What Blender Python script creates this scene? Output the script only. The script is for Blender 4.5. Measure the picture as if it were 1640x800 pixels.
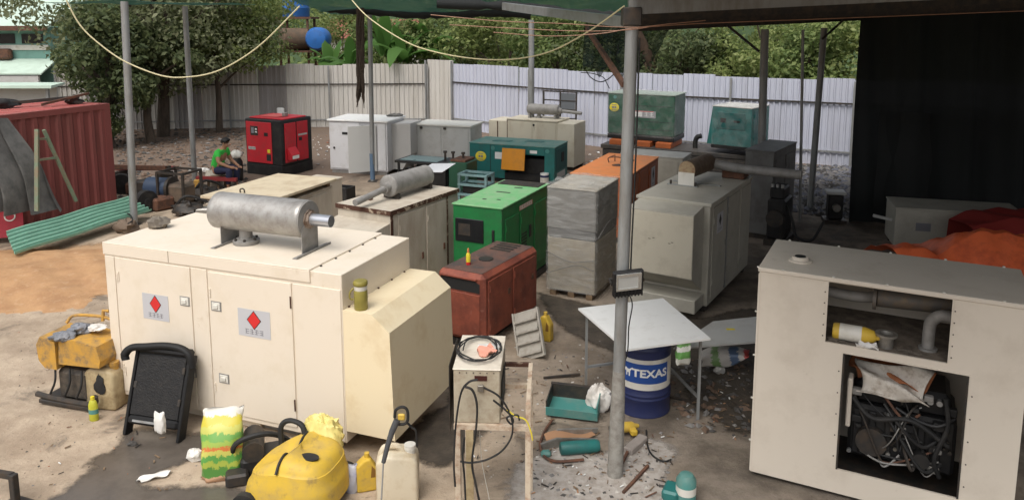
import bpy, bmesh, math, random
import numpy as np
from mathutils import Vector, Matrix, Euler, noise as mnoise
random.seed(7); RNG = np.random.default_rng(11)
for o in list(bpy.data.objects): bpy.data.objects.remove(o)
S = bpy.context.scene
COL = S.collection
R = math.radians
# ------------------------------------------------------------------ camera
CAM_H, FPX, PPY, PITCH = 4.25, 1234.5, 214.25, 0.14635
cd = bpy.data.cameras.new('camera'); cam = bpy.data.objects.new('camera', cd); COL.objects.link(cam)
cam.location = (0, 0, CAM_H); cam.rotation_euler = (math.pi/2 - PITCH, 0, 0)
cd.sensor_fit = 'HORIZONTAL'; cd.sensor_width = 36; cd.lens = 36*FPX/1640
cd.shift_y = (PPY-400)/1640; cd.clip_end = 1500; cd.clip_start = .1
S.camera = cam
# ------------------------------------------------------------------ sky and sun (overcast)
SUN_EL, SUN_AZ = R(58), R(205)          # azimuth clockwise from +Y
W = bpy.data.worlds.new('World'); S.world = W; W.use_nodes = True
nt = W.node_tree; nt.nodes.clear()
sky = nt.nodes.new('ShaderNodeTexSky'); sky.sky_type = 'NISHITA'; sky.sun_disc = False
sky.sun_elevation = SUN_EL; sky.sun_rotation = SUN_AZ
sky.air_density = 1.0; sky.dust_density = 6; sky.ozone_density = 1.0
hs = nt.nodes.new('ShaderNodeHueSaturation'); hs.inputs['Saturation'].default_value = .3
bg = nt.nodes.new('ShaderNodeBackground'); bg.inputs['Strength'].default_value = .15
wo = nt.nodes.new('ShaderNodeOutputWorld')
nt.links.new(sky.outputs[0], hs.inputs['Color']); nt.links.new(hs.outputs[0], bg.inputs['Color']); nt.links.new(bg.outputs[0], wo.inputs[0])
ld = bpy.data.lights.new('sun', 'SUN'); ld.energy = .95; ld.angle = R(40); ld.color = (1, .96, .89)
sun = bpy.data.objects.new('sun', ld); COL.objects.link(sun)
sd = Vector((math.sin(SUN_AZ)*math.cos(SUN_EL), math.cos(SUN_AZ)*math.cos(SUN_EL), math.sin(SUN_EL)))
sun.rotation_euler = sd.to_track_quat('Z', 'Y').to_euler(); sun.location = (0, 0, 30)
S.view_settings.view_transform = 'Standard'; S.view_settings.look = 'None'
S.view_settings.exposure = 0.28; S.view_settings.gamma = 1.0; S.view_settings.use_curve_mapping = False
S.render.engine = 'CYCLES'; S.cycles.max_bounces = 6; S.cycles.transparent_max_bounces = 6
# ------------------------------------------------------------------ helpers
_c, _s = math.cos(PITCH), math.sin(PITCH)
def at(px, py, z=0.0, y=None):
    """survey: a sight line of the photograph met with the height z (or with the depth y)"""
    a = (px-820)/FPX; b = -(py-PPY)/FPX
    d = Vector((a, _c+b*_s, -_s+b*_c))
    t = (z-CAM_H)/d.z if y is None else y/d.y
    return d*t + Vector((0, 0, CAM_H))

class MB:
    def __init__(s): s.v = []; s.f = []; s.mi = []; s.m = 0; s.sm = []
    def add(s, vs, fs, smooth=False):
        o = len(s.v); s.v += [tuple(p) for p in vs]
        for f in fs: s.f.append(tuple(i+o for i in f)); s.mi.append(s.m); s.sm.append(smooth)
        return s
    def box(s, x0, y0, z0, x1, y1, z1, b=0.0):
        if x1 < x0: x0, x1 = x1, x0
        if y1 < y0: y0, y1 = y1, y0
        if z1 < z0: z0, z1 = z1, z0
        b = min(b, (x1-x0)*.49, (y1-y0)*.49, (z1-z0)*.49)
        if b <= 0:
            vs = [(x, y, z) for z in (z0, z1) for y in (y0, y1) for x in (x0, x1)]
            return s.add(vs, [(0,2,3,1),(4,5,7,6),(0,1,5,4),(2,6,7,3),(0,4,6,2),(1,3,7,5)])
        vs = []; idx = {}
        X, Y, Z = (x0, x1), (y0, y1), (z0, z1)
        for k in range(2):
            for j in range(2):
                for i in range(2):
                    sx, sy, sz = (1, -1)[i]*b, (1, -1)[j]*b, (1, -1)[k]*b
                    for ax in range(3):
                        idx[(i, j, k, ax)] = len(vs)
                        p = [X[i]+sx, Y[j]+sy, Z[k]+sz]
                        p[ax] = (X[i], Y[j], Z[k])[ax]; vs.append(tuple(p))
        fs = []
        for ax in range(3):
            a, c = (ax+1) % 3, (ax+2) % 3
            for side in range(2):
                q = []
                for (u, w) in ((0,0),(1,0),(1,1),(0,1)):
                    t = [0,0,0]; t[ax] = side; t[a] = u; t[c] = w; q.append(idx[(*t, ax)])
                fs.append(tuple(q) if side else tuple(q[::-1]))
            for u in range(2):
                for w in range(2):      # edges parallel to ax
                    t0 = [0,0,0]; t0[a] = u; t0[c] = w; t1 = list(t0); t1[ax] = 1
                    q = (idx[(*t0, a)], idx[(*t1, a)], idx[(*t1, c)], idx[(*t0, c)])
                    fs.append(q if (u ^ w) else q[::-1])
        for i in range(2):
            for j in range(2):
                for k in range(2):
                    q = (idx[(i,j,k,0)], idx[(i,j,k,1)], idx[(i,j,k,2)])
                    fs.append(q if not ((i+j+k) % 2 == 0) else q[::-1])
        return s.add(vs, fs)
    def bar(s, p0, p1, w, h=None, up=(0, 0, 1)):
        """rectangular bar between two points"""
        h = h or w; p0, p1 = Vector(p0), Vector(p1); d = (p1-p0).normalized(); u = Vector(up)
        if abs(d.dot(u)) > .98: u = Vector((0, 1, 0))
        x = d.cross(u).normalized(); y = x.cross(d).normalized()
        vs = [p + x*a*w/2 + y*c*h/2 for p in (p0, p1) for a, c in ((-1,-1),(1,-1),(1,1),(-1,1))]
        return s.add(vs, [(0,1,2,3),(7,6,5,4),(0,4,5,1),(1,5,6,2),(2,6,7,3),(3,7,4,0)])
    def tube(s, pts, r, n=8, caps=True, smooth=True):
        pts = [Vector(p) for p in pts]; k = len(pts)
        rs = r if isinstance(r, (list, tuple)) else [r]*k
        t0 = (pts[1]-pts[0]).normalized(); u = Vector((0, 0, 1)) if abs(t0.z) < .9 else Vector((1, 0, 0))
        x = t0.cross(u).normalized(); vs = []
        for i, p in enumerate(pts):
            t = (pts[min(i+1, k-1)]-pts[max(i-1, 0)]).normalized()
            x = (x - t*x.dot(t)).normalized(); y = t.cross(x)
            vs += [p + (x*math.cos(2*math.pi*j/n) + y*math.sin(2*math.pi*j/n))*rs[i] for j in range(n)]
        fs = [(i*n+j, i*n+(j+1) % n, (i+1)*n+(j+1) % n, (i+1)*n+j) for i in range(k-1) for j in range(n)]
        s.add(vs, fs, smooth)
        if caps:
            o = len(s.v)-len(vs)
            s.f += [tuple(o+j for j in range(n))[::-1], tuple(o+(k-1)*n+j for j in range(n))]; s.mi += [s.m]*2; s.sm += [False]*2
        return s
    def cyl(s, p0, p1, r0, r1=None, n=20, caps=True): return s.tube([p0, p1], [r0, r0 if r1 is None else r1], n, caps)
    def lathe(s, prof, c=(0, 0, 0), n=24, sx=1, sy=1, M=None):
        vs = []; c = Vector(c)
        for r, z in prof:
            for j in range(n):
                a = 2*math.pi*j/n; p = Vector((r*math.cos(a)*sx, r*math.sin(a)*sy, z))
                vs.append((M @ p if M else p) + c)
        k = len(prof)
        fs = [(i*n+j, i*n+(j+1) % n, (i+1)*n+(j+1) % n, (i+1)*n+j) for i in range(k-1) for j in range(n)]
        fs.append(tuple(range(n))[::-1]); fs.append(tuple((k-1)*n+j for j in range(n)))
        return s.add(vs, fs, True)
    def prism(s, poly, axis, a, b):
        """2-D outline extruded along an axis: x -> (y,z), y -> (x,z), z -> (x,y)"""
        def P(u, w, t): return {'x': (t, u, w), 'y': (u, t, w), 'z': (u, w, t)}[axis]
        n = len(poly); vs = [P(u, w, a) for u, w in poly] + [P(u, w, b) for u, w in poly]
        fs = [tuple(range(n)), tuple(range(n, 2*n))[::-1]] + [(i, i+n, (i+1) % n+n, (i+1) % n) for i in range(n)]
        return s.add(vs, fs)
    def grid(s, fn, nu, nv, smooth=True):
        vs = [fn(i/nu, j/nv) for j in range(nv+1) for i in range(nu+1)]
        fs = [(j*(nu+1)+i, j*(nu+1)+i+1, (j+1)*(nu+1)+i+1, (j+1)*(nu+1)+i) for j in range(nv) for i in range(nu)]
        return s.add(vs, fs, smooth)
    def blob(s, c, r, n=10, amp=.2, seed=0, sq=(1, 1, 1), cr=0.0, fq=2.2):
        rr = random.Random(seed); ph = [(rr.uniform(0, 6), rr.uniform(1, 3), rr.uniform(1, 3)) for _ in range(5)]
        prof = []; vs = []; k = n
        for i in range(k+1):
            th = math.pi*i/k
            for j in range(n*2):
                a = math.pi*j/n
                d = 1 + amp*sum(math.sin(p+q*a*(1 if m % 2 else 2)+w*th*2) for m, (p, q, w) in enumerate([(p, round(q), w) for p, q, w in ph]))/3
                if cr: u_ = Vector((math.sin(th)*math.cos(a), math.sin(th)*math.sin(a), math.cos(th)))*fq+Vector((seed*3.1, seed, 0)); d += cr*(abs(mnoise.noise(u_))*2-.6)+cr*.5*(abs(mnoise.noise(u_*2.3))*2-.6)
                vs.append((c[0]+r*sq[0]*d*math.sin(th)*math.cos(a), c[1]+r*sq[1]*d*math.sin(th)*math.sin(a), c[2]+r*sq[2]*d*math.cos(th)))
        m = n*2
        fs = [(i*m+j, (i+1)*m+j, (i+1)*m+(j+1) % m, i*m+(j+1) % m) for i in range(k) for j in range(m)]
        return s.add(vs, fs, True)
    def xf(s, M, start=0):
        for i in range(start, len(s.v)): s.v[i] = tuple(M @ Vector(s.v[i]))
        return s
    def build(s, name, mat, parent=None, angle=40, fix=True):
        me = bpy.data.meshes.new(name); me.from_pydata(s.v, [], s.f)
        mats = mat if isinstance(mat, (list, tuple)) else [mat]
        for m in mats: me.materials.append(m)
        me.polygons.foreach_set('material_index', s.mi); me.polygons.foreach_set('use_smooth', s.sm)
        if fix and len(s.f) < 20000:
            bm = bmesh.new(); bm.from_mesh(me); bmesh.ops.recalc_face_normals(bm, faces=bm.faces); bm.to_mesh(me); bm.free()
        me.update()
        if any(s.sm): me.set_sharp_from_angle(angle=R(angle))
        o = bpy.data.objects.new(name, me); COL.objects.link(o)
        if parent: o.parent = parent
        return o

def tag(o, label=None, cat=None, group=None, kind=None):
    if label: o['label'] = label
    if cat: o['category'] = cat
    if group: o['group'] = group
    if kind: o['kind'] = kind
    return o
def thing(name, label, cat, loc=(0, 0, 0), rz=0, group=None, rot=None):
    o = bpy.data.objects.new(name, None); COL.objects.link(o); o.empty_display_size = .2
    o.location = loc; o.rotation_euler = rot or (0, 0, rz)
    return tag(o, label, cat, group)
def place(o, loc, rot=(0, 0, 0)): o.location = loc; o.rotation_euler = rot; return o
def copy_obj(o, parent=None, loc=None, rot=None):
    c = o.copy(); COL.objects.link(c)
    if parent: c.parent = parent
    if loc is not None: c.location = loc
    if rot is not None: c.rotation_euler = rot
    return c
def curve_pts(ctrl, n=8):
    """catmull-rom through control points"""
    P = [Vector(p) for p in ctrl]; P = [P[0]*2-P[1]] + P + [P[-1]*2-P[-2]]; out = []
    for i in range(1, len(P)-2):
        for k in range(n):
            t = k/n; a, b, c, d = P[i-1:i+3]
            out.append(.5*((2*b)+(c-a)*t+(2*a-5*b+4*c-d)*t*t+(3*b-a-3*c+d)*t**3))
    out.append(P[-2]); return out

# ------------------------------------------------------------------ materials
def mat(name, col, rough=.55, metal=0.0, dirt=None, amt=.35, scale=2.0, stretch=1.0, var=.10, bump=0.0, bscale=30, spec=.4, dirt2=None, amt2=.2, scale2=7.0, sharp=.12):
    """paint or plastic with two layers of procedural wear"""
    m = bpy.data.materials.new(name); m.use_nodes = True; t = m.node_tree; N, Lk = t.nodes, t.links
    b = N['Principled BSDF']; b.inputs['Roughness'].default_value = rough; b.inputs['Metallic'].default_value = metal
    b.inputs['Specular IOR Level'].default_value = spec
    tc = N.new('ShaderNodeTexCoord'); oi = N.new('ShaderNodeObjectInfo')
    mp = N.new('ShaderNodeMapping'); mp.inputs['Scale'].default_value = (1, 1, 1/stretch)
    ad = N.new('ShaderNodeVectorMath'); ad.operation = 'ADD'
    Lk.new(tc.outputs['Object'], mp.inputs[0]); Lk.new(mp.outputs[0], ad.inputs[0])
    sc = N.new('ShaderNodeVectorMath'); sc.operation = 'SCALE'; sc.inputs[0].default_value = (37, 19, 53); Lk.new(oi.outputs['Random'], sc.inputs['Scale'])
    Lk.new(sc.outputs[0], ad.inputs[1])
    def noise(s, d=6, r=.6):
        n = N.new('ShaderNodeTexNoise'); n.inputs['Scale'].default_value = s; n.inputs['Detail'].default_value = d; n.inputs['Roughness'].default_value = r
        Lk.new(ad.outputs[0], n.inputs['Vector']); return n
    n0 = noise(scale*.6, 4)
    mx = N.new('ShaderNodeMix'); mx.data_type = 'RGBA'; mx.blend_type = 'MIX'
    c = Vector(col[:3]); mx.inputs[6].default_value = (*(c*(1-var)), 1); mx.inputs[7].default_value = (*[min(1, q) for q in c*(1+var)], 1)
    Lk.new(n0.outputs[0], mx.inputs[0]); cur = mx.outputs[2]
    for dc, am, s_ in ((dirt, amt, scale), (dirt2, amt2, scale2)):
        if dc is None: continue
        n1 = noise(s_*2.2, 9, .68)
        rp = N.new('ShaderNodeValToRGB'); e = rp.color_ramp.elements
        th = .5 + (.5-am)*.42; e[0].position = max(0, th-sharp); e[1].position = min(1, th+sharp)
        Lk.new(n1.outputs[0], rp.inputs[0])
        m2 = N.new('ShaderNodeMix'); m2.data_type = 'RGBA'; m2.inputs[7].default_value = (*dc, 1)
        Lk.new(cur, m2.inputs[6]); Lk.new(rp.outputs[0], m2.inputs[0]); cur = m2.outputs[2]
    Lk.new(cur, b.inputs['Base Color'])
    rr = N.new('ShaderNodeMapRange'); rr.inputs['To Min'].default_value = max(.05, rough-.12); rr.inputs['To Max'].default_value = min(1, rough+.15)
    n3 = noise(5, 4); Lk.new(n3.outputs[0], rr.inputs['Value']); Lk.new(rr.outputs[0], b.inputs['Roughness'])
    if bump:
        nb = noise(bscale, 6); bp = N.new('ShaderNodeBump'); bp.inputs['Strength'].default_value = bump; bp.inputs['Distance'].default_value = .02
        Lk.new(nb.outputs[0], bp.inputs['Height']); Lk.new(bp.outputs[0], b.inputs['Normal'])
    return m
def flat(name, col, rough=.6, metal=0): return mat(name, col, rough, metal, var=.05)
RUST = (.16, .065, .03); GRIME = (.13, .105, .08); DUST = (.38, .31, .24)
CREAM = mat('cream_paint', (.74, .655, .54), .45, dirt=(.68, .59, .46), amt=.22, scale=1.2, var=.03, dirt2=(.47, .35, .21), amt2=-.10, scale2=2.2)
CREAMY = mat('cream_yellow_paint', (.76, .65, .45), .42, dirt=(.64, .50, .30), amt=.2, scale=1.0, var=.04, dirt2=(.45, .3, .15), amt2=-.3, scale2=5)
CREAM_R = mat('cream_grey_paint', (.65, .585, .495), .5, dirt=(.56, .495, .41), amt=.2, scale=1.1, var=.03, dirt2=(.36, .30, .23), amt2=-.14, scale2=2.5)
BEIGE_OLD = mat('old_beige_paint', (.50, .45, .37), .6, dirt=(.38, .32, .25), amt=.35, scale=1.5, stretch=3, dirt2=RUST, amt2=-.25, scale2=4)
RUSTY_EDGE = mat('rusted_beige_edge', (.42, .34, .25), .8, dirt=(.07, .03, .018), amt=.72, scale=3.5, bump=.3, sharp=.05)
BEIGE_G = mat('grey_beige_paint', (.42, .40, .34), .5, dirt=(.33, .31, .26), amt=.3, scale=1.2, var=.05, dirt2=GRIME, amt2=-.2, scale2=5)
BEIGE_F = mat('far_cream_paint', (.58, .53, .42), .55, dirt=(.45, .38, .28), amt=.25, scale=1.4, stretch=3)
GREY_C = mat('light_grey_paint', (.48, .48, .46), .5, dirt=(.38, .37, .34), amt=.25, scale=1.2)
WHITE_C = mat('white_grey_paint', (.62, .62, .63), .45, dirt=(.5, .49, .47), amt=.2, scale=1.2)
WHITE = mat('white_board', (.78, .78, .76), .35, var=.03, dirt=(.66, .65, .62), amt=.15, scale=2)
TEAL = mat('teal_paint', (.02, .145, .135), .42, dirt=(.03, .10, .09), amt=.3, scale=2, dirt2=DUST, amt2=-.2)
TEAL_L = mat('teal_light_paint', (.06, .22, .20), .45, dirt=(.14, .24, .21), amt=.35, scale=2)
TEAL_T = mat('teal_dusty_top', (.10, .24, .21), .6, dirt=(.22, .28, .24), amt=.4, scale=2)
DKGREEN = mat('dark_green_paint', (.018, .085, .05), .4, dirt=(.03, .06, .04), amt=.3)
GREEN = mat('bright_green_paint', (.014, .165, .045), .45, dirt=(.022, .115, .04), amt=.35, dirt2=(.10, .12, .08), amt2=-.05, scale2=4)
GREEN_T = mat('green_lit_top', (.14, .40, .16), .55, dirt=(.24, .40, .22), amt=.45, scale=2, dirt2=(.22, .26, .17), amt2=.0, scale2=4)  # roof green paler than the sides, daylight put into the colour
REDK = mat('crimson_paint', (.50, .018, .03), .38, dirt=(.36, .03, .035), amt=.3)
BRICKRED = mat('faded_red_paint', (.27, .072, .042), .6, dirt=(.14, .04, .028), amt=.4, scale=1.6, dirt2=(.34, .17, .13), amt2=0, scale2=5)
BRICKTOP = mat('weathered_red_top', (.15, .075, .055), .75, dirt=(.07, .055, .05), amt=.5, scale=1.8, dirt2=(.30, .16, .12), amt2=0, bump=.2)
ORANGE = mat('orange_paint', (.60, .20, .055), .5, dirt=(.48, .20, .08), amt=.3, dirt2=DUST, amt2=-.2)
ORANGE_S = mat('orange_shaded_paint', (.42, .11, .03), .5, dirt=(.30, .09, .03), amt=.35)  # deeper copy of the lit roof orange, side shade put into the colour
AMBER = mat('amber_paint', (.62, .25, .015), .45, dirt=(.45, .19, .03), amt=.3)
YELLOW = mat('yellow_plastic', (.60, .40, .045), .52, var=.08, dirt=(.48, .33, .08), amt=.4, scale=3, dirt2=(.20, .145, .075), amt2=.08, scale2=4)
YELLOW_D = mat('dirty_yellow_paint', (.55, .30, .05), .5, dirt=(.34, .21, .08), amt=.45, scale=4, dirt2=GRIME, amt2=.15, scale2=4)
BLACK = mat('black_paint', (.012, .012, .013), .5, var=.3, dirt=(.03, .028, .025), amt=.3)
RUBBER = mat('black_rubber', (.015, .015, .015), .65, var=.3, dirt=(.05, .045, .04), amt=.2)
DARK = mat('dark_steel', (.04, .038, .036), .55, .3, dirt=(.08, .06, .045), amt=.4, scale=4)
STEEL = mat('galvanised_steel', (.42, .43, .43), .42, .75, dirt=(.32, .31, .29), amt=.35, scale=3)
POLE = mat('grey_painted_steel', (.30, .31, .31), .48, .35, dirt=(.22, .21, .19), amt=.35, scale=3, stretch=4, dirt2=RUST, amt2=-.3)
SILVER = mat('silver_heat_paint', (.40, .39, .37), .45, .55, dirt=(.26, .24, .22), amt=.4, scale=3, dirt2=(.2, .1, .06), amt2=-.18, scale2=6, bump=.12, bscale=14)
GREYPAINT = mat('grey_silencer_paint', (.27, .26, .245), .55, .1, dirt=(.19, .18, .165), amt=.35, scale=3)
BROWNSIL = mat('browned_silencer', (.17, .12, .085), .6, .3, dirt=(.10, .065, .045), amt=.5, scale=4)
PIPE = mat('pipe_zinc', (.5, .52, .56), .3, .8)
RUSTM = mat('rusty_steel', (.16, .075, .045), .8, .1, dirt=(.075, .045, .035), amt=.45, scale=5, bump=.3)
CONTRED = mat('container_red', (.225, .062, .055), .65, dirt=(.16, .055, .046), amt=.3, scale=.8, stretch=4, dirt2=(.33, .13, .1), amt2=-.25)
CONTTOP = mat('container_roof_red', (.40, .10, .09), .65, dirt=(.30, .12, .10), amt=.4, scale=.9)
SHEETGREEN = mat('mint_green_sheet', (.24, .46, .35), .5, dirt=(.19, .36, .27), amt=.35, scale=2, dirt2=DUST, amt2=-.2)
TARP = mat('orange_tarp', (.84, .17, .06), .5, dirt=(.56, .10, .04), amt=.3, scale=2)
TARPRED = mat('dark_red_tarp', (.26, .03, .025), .55)
CLOTHGREY = mat('grey_shade_cloth', (.17, .165, .155), .85, dirt=(.10, .10, .095), amt=.4, scale=2)
DRUMBLUE = mat('drum_blue', (.022, .030, .095), .35, dirt=(.03, .035, .09), amt=.3, dirt2=DUST, amt2=-.3)
DRUMBADGE = flat('badge_blue', (.02, .07, .28), .4)
DRUMWHITE = mat('drum_white', (.66, .64, .58), .4, dirt=(.5, .46, .38), amt=.25)
JUGWHITE = mat('milky_plastic', (.60, .53, .40), .4, dirt=(.48, .38, .24), amt=.3)
JUGDIRTY = mat('dirty_milky_plastic', (.46, .37, .22), .5, dirt=(.30, .22, .12), amt=.4, scale=5)
BAGW = mat('white_plastic_bag', (.70, .68, .64), .4, dirt=(.5, .45, .4), amt=.25)
BAGG = mat('grey_plastic_bag', (.16, .17, .19), .35, dirt=(.3, .3, .32), amt=.3)
BAGY = mat('yellow_plastic_bag', (.68, .58, .20), .4, dirt=(.6, .4, .1), amt=.2)
PANELRED = flat('label_red', (.62, .03, .03), .4)
LABELGREY = flat('label_grey', (.50, .50, .52), .4)
INK = flat('ink', (.02, .02, .02), .6)
INKGREY = flat('ink_grey', (.20, .20, .22), .6)
LABELWHITE = flat('label_white', (.72, .72, .70), .4)
LABELYEL = flat('label_yellow', (.72, .60, .04), .4)
WINDOW = mat('dark_window', (.01, .012, .014), .12, spec=.6)
SKIN = flat('skin', (.34, .18, .11), .55); HAIR = flat('hair', (.012, .01, .009), .5)
SHIRT = mat('green_shirt', (.05, .52, .07), .8, dirt=(.04, .42, .06), amt=.3, scale=6); TROUSER = mat('navy_trousers', (.018, .022, .055), .8)
WOOD = mat('old_wood', (.22, .15, .09), .8, dirt=(.12, .08, .05), amt=.4, scale=6)
CARD = mat('brown_card', (.36, .20, .11), .8)
TIN = mat('dull_tin', (.33, .32, .30), .45, .6, dirt=(.2, .18, .15), amt=.4)
def plastic_wrap(name, op, col, st=(1, 1, 1)):
    m = bpy.data.materials.new(name); m.use_nodes = True; t = m.node_tree; N, Lk = t.nodes, t.links
    b = N['Principled BSDF']; b.inputs['Base Color'].default_value = (*col, 1); b.inputs['Roughness'].default_value = .28
    tr = N.new('ShaderNodeBsdfTransparent'); mx = N.new('ShaderNodeMixShader'); n = N.new('ShaderNodeTexNoise'); n.inputs['Scale'].default_value = 3.5; n.inputs['Detail'].default_value = 8
    n.inputs['Distortion'].default_value = 1.2
    tc = N.new('ShaderNodeTexCoord'); mp = N.new('ShaderNodeMapping'); mp.inputs['Scale'].default_value = st; mp.inputs['Rotation'].default_value = (.25, .2, 0); Lk.new(tc.outputs['Object'], mp.inputs[0]); Lk.new(mp.outputs[0], n.inputs['Vector'])
    mr = N.new('ShaderNodeMapRange'); mr.inputs['From Min'].default_value = .35; mr.inputs['From Max'].default_value = .7
    mr.inputs['To Min'].default_value = op*.35; mr.inputs['To Max'].default_value = min(1, op*1.7)
    Lk.new(n.outputs[0], mr.inputs['Value']); Lk.new(mr.outputs[0], mx.inputs[0])
    Lk.new(tr.outputs[0], mx.inputs[1]); Lk.new(b.outputs[0], mx.inputs[2])
    bp = N.new('ShaderNodeBump'); bp.inputs['Strength'].default_value = .5; bp.inputs['Distance'].default_value = .05; Lk.new(n.outputs[0], bp.inputs['Height']); Lk.new(bp.outputs[0], b.inputs['Normal'])
    Lk.new(mx.outputs[0], N['Material Output'].inputs[0]); return m
WRAP = plastic_wrap('clear_wrap', .24, (.52, .52, .50), (.7, .7, 3))
WRAP2 = plastic_wrap('clear_wrap_thin', .11, (.55, .55, .53))
def net_mat(name, col, op):
    m = bpy.data.materials.new(name); m.use_nodes = True; t = m.node_tree; N, Lk = t.nodes, t.links
    b = N['Principled BSDF']; b.inputs['Base Color'].default_value = (*col, 1); b.inputs['Roughness'].default_value = .8
    tr = N.new('ShaderNodeBsdfTransparent'); tl = N.new('ShaderNodeBsdfTranslucent'); tl.inputs[0].default_value = (*[min(1, c*1.6) for c in col], 1)
    m1 = N.new('ShaderNodeMixShader'); m1.inputs[0].default_value = .18; Lk.new(b.outputs[0], m1.inputs[1]); Lk.new(tl.outputs[0], m1.inputs[2])
    mx = N.new('ShaderNodeMixShader'); mx.inputs[0].default_value = op; Lk.new(tr.outputs[0], mx.inputs[1]); Lk.new(m1.outputs[0], mx.inputs[2])
    Lk.new(mx.outputs[0], N['Material Output'].inputs[0]); return m
NETGREEN = net_mat('green_shade_net', (.015, .075, .055), .8)
NETTEAL = net_mat('teal_shade_net', (.02, .16, .12), .85)
NETBLACK = net_mat('black_shade_net', (.0105, .0125, .0125), .997)
NETHANG = net_mat('dark_hanging_net', (.012, .028, .024), .72)
def leaf_mat(name, c1, c2, c3):
    m = bpy.data.materials.new(name); m.use_nodes = True; t = m.node_tree; N, Lk = t.nodes, t.links
    b = N['Principled BSDF']; b.inputs['Roughness'].default_value = .55; b.inputs['Specular IOR Level'].default_value = .3
    g = N.new('ShaderNodeNewGeometry'); rp = N.new('ShaderNodeValToRGB'); e = rp.color_ramp.elements
    e[0].color = (*c1, 1); e[1].color = (*c3, 1); k = e.new(.55); k.color = (*c2, 1)
    Lk.new(g.outputs['Random Per Island'], rp.inputs[0]); Lk.new(rp.outputs[0], b.inputs['Base Color'])
    tl = N.new('ShaderNodeBsdfTranslucent'); Lk.new(rp.outputs[0], tl.inputs[0]); mx = N.new('ShaderNodeMixShader'); mx.inputs[0].default_value = .5
    Lk.new(b.outputs[0], mx.inputs[1]); Lk.new(tl.outputs[0], mx.inputs[2]); Lk.new(mx.outputs[0], N['Material Output'].inputs[0]); return m
LEAF_A = leaf_mat('leaf_dark', (.07, .095, .045), (.12, .155, .065), (.20, .225, .10))
LEAF_B = leaf_mat('leaf_mid', (.10, .15, .05), (.185, .25, .08), (.31, .36, .14))
LEAF_C = leaf_mat('leaf_olive', (.13, .18, .06), (.23, .285, .09), (.36, .40, .16))
LEAF_D = leaf_mat('leaf_bluegreen', (.12, .14, .075), (.21, .235, .12), (.35, .37, .22))
BANANA = leaf_mat('banana_leaf', (.05, .13, .03), (.09, .20, .045), (.17, .28, .07))
BARK = mat('bark', (.10, .075, .055), .9, dirt=(.05, .04, .03), amt=.5, scale=4, stretch=4, bump=.5, bscale=12)
# ------------------------------------------------------------------ ground
def ground_mat():
    m = bpy.data.materials.new('yard_ground'); m.use_nodes = True; t = m.node_tree; N, Lk = t.nodes, t.links
    b = N['Principled BSDF']; b.inputs['Specular IOR Level'].default_value = .25
    geo = N.new('ShaderNodeNewGeometry'); sep = N.new('ShaderNodeSeparateXYZ'); Lk.new(geo.outputs['Position'], sep.inputs[0])
    def noise(s, d=8, r=.6, dist=0):
        n = N.new('ShaderNodeTexNoise'); n.inputs['Scale'].default_value = s; n.inputs['Detail'].default_value = d; n.inputs['Roughness'].default_value = r; n.inputs['Distortion'].default_value = dist
        Lk.new(geo.outputs['Position'], n.inputs['Vector']); return n.outputs[0]
    def math_(op, a, b_):
        n = N.new('ShaderNodeMath'); n.operation = op
        for i, q in enumerate((a, b_)):
            if isinstance(q, (int, float)): n.inputs[i].default_value = q
            else: Lk.new(q, n.inputs[i])
        return n.outputs[0]
    def ramp(v, a, c):
        n = N.new('ShaderNodeMapRange'); n.interpolation_type = 'SMOOTHSTEP'; n.inputs['From Min'].default_value = a; n.inputs['From Max'].default_value = c; Lk.new(v, n.inputs['Value']); return n.outputs[0]
    def mix(a, c, f):
        n = N.new('ShaderNodeMix'); n.data_type = 'RGBA'
        for i, q in ((6, a), (7, c)):
            if isinstance(q, tuple): n.inputs[i].default_value = (*q, 1)
            else: Lk.new(q, n.inputs[i])
        Lk.new(f, n.inputs[0]); return n.outputs[2]
    n1 = noise(.35, 6); n2 = noise(1.7, 9, .65); n3 = noise(9, 9, .7); n4 = noise(42, 6, .7)
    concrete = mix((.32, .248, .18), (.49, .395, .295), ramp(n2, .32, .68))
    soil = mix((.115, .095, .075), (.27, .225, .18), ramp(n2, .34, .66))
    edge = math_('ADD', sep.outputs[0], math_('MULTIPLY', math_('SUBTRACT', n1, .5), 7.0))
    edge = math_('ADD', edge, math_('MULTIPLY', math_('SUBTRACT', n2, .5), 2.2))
    c = mix(concrete, soil, ramp(edge, -1.2, 1.8))  # darker oily soil to the right, part of the roof's shade put into its colour
    far = math_('ADD', sep.outputs[1], math_('MULTIPLY', math_('SUBTRACT', n1, .5), 8.0))
    litter = mix((.11, .08, .06), (.23, .17, .13), n3)
    c = mix(c, litter, ramp(far, 17.5, 21))
    spots = ramp(n3, .56, .70); c = mix(c, (.105, .085, .068), math_('MULTIPLY', spots, .55))
    oil = ramp(noise(1.1, 9, .68, .8), .53, .66); c = mix(c, (.075, .062, .05), math_('MULTIPLY', oil, .6))
    c = mix(c, (.48, .44, .39), math_('MULTIPLY', ramp(n4, .60, .74), .45)); c = mix(c, (.09, .075, .06), math_('MULTIPLY', ramp(noise(26, 5, .7), .62, .72), .5))
    Lk.new(c, b.inputs['Base Color'])
    rr = N.new('ShaderNodeMapRange'); rr.inputs['To Min'].default_value = .92; rr.inputs['To Max'].default_value = .6; Lk.new(oil, rr.inputs['Value']); Lk.new(rr.outputs[0], b.inputs['Roughness'])
    bp = N.new('ShaderNodeBump'); bp.inputs['Strength'].default_value = .55; bp.inputs['Distance'].default_value = .04
    Lk.new(math_('ADD', n3, math_('MULTIPLY', n4, .5)), bp.inputs['Height']); Lk.new(bp.outputs[0], b.inputs['Normal'])
    return m
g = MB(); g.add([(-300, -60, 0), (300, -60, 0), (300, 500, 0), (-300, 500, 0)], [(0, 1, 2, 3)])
tag(g.build('ground', ground_mat()), kind='structure')
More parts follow.
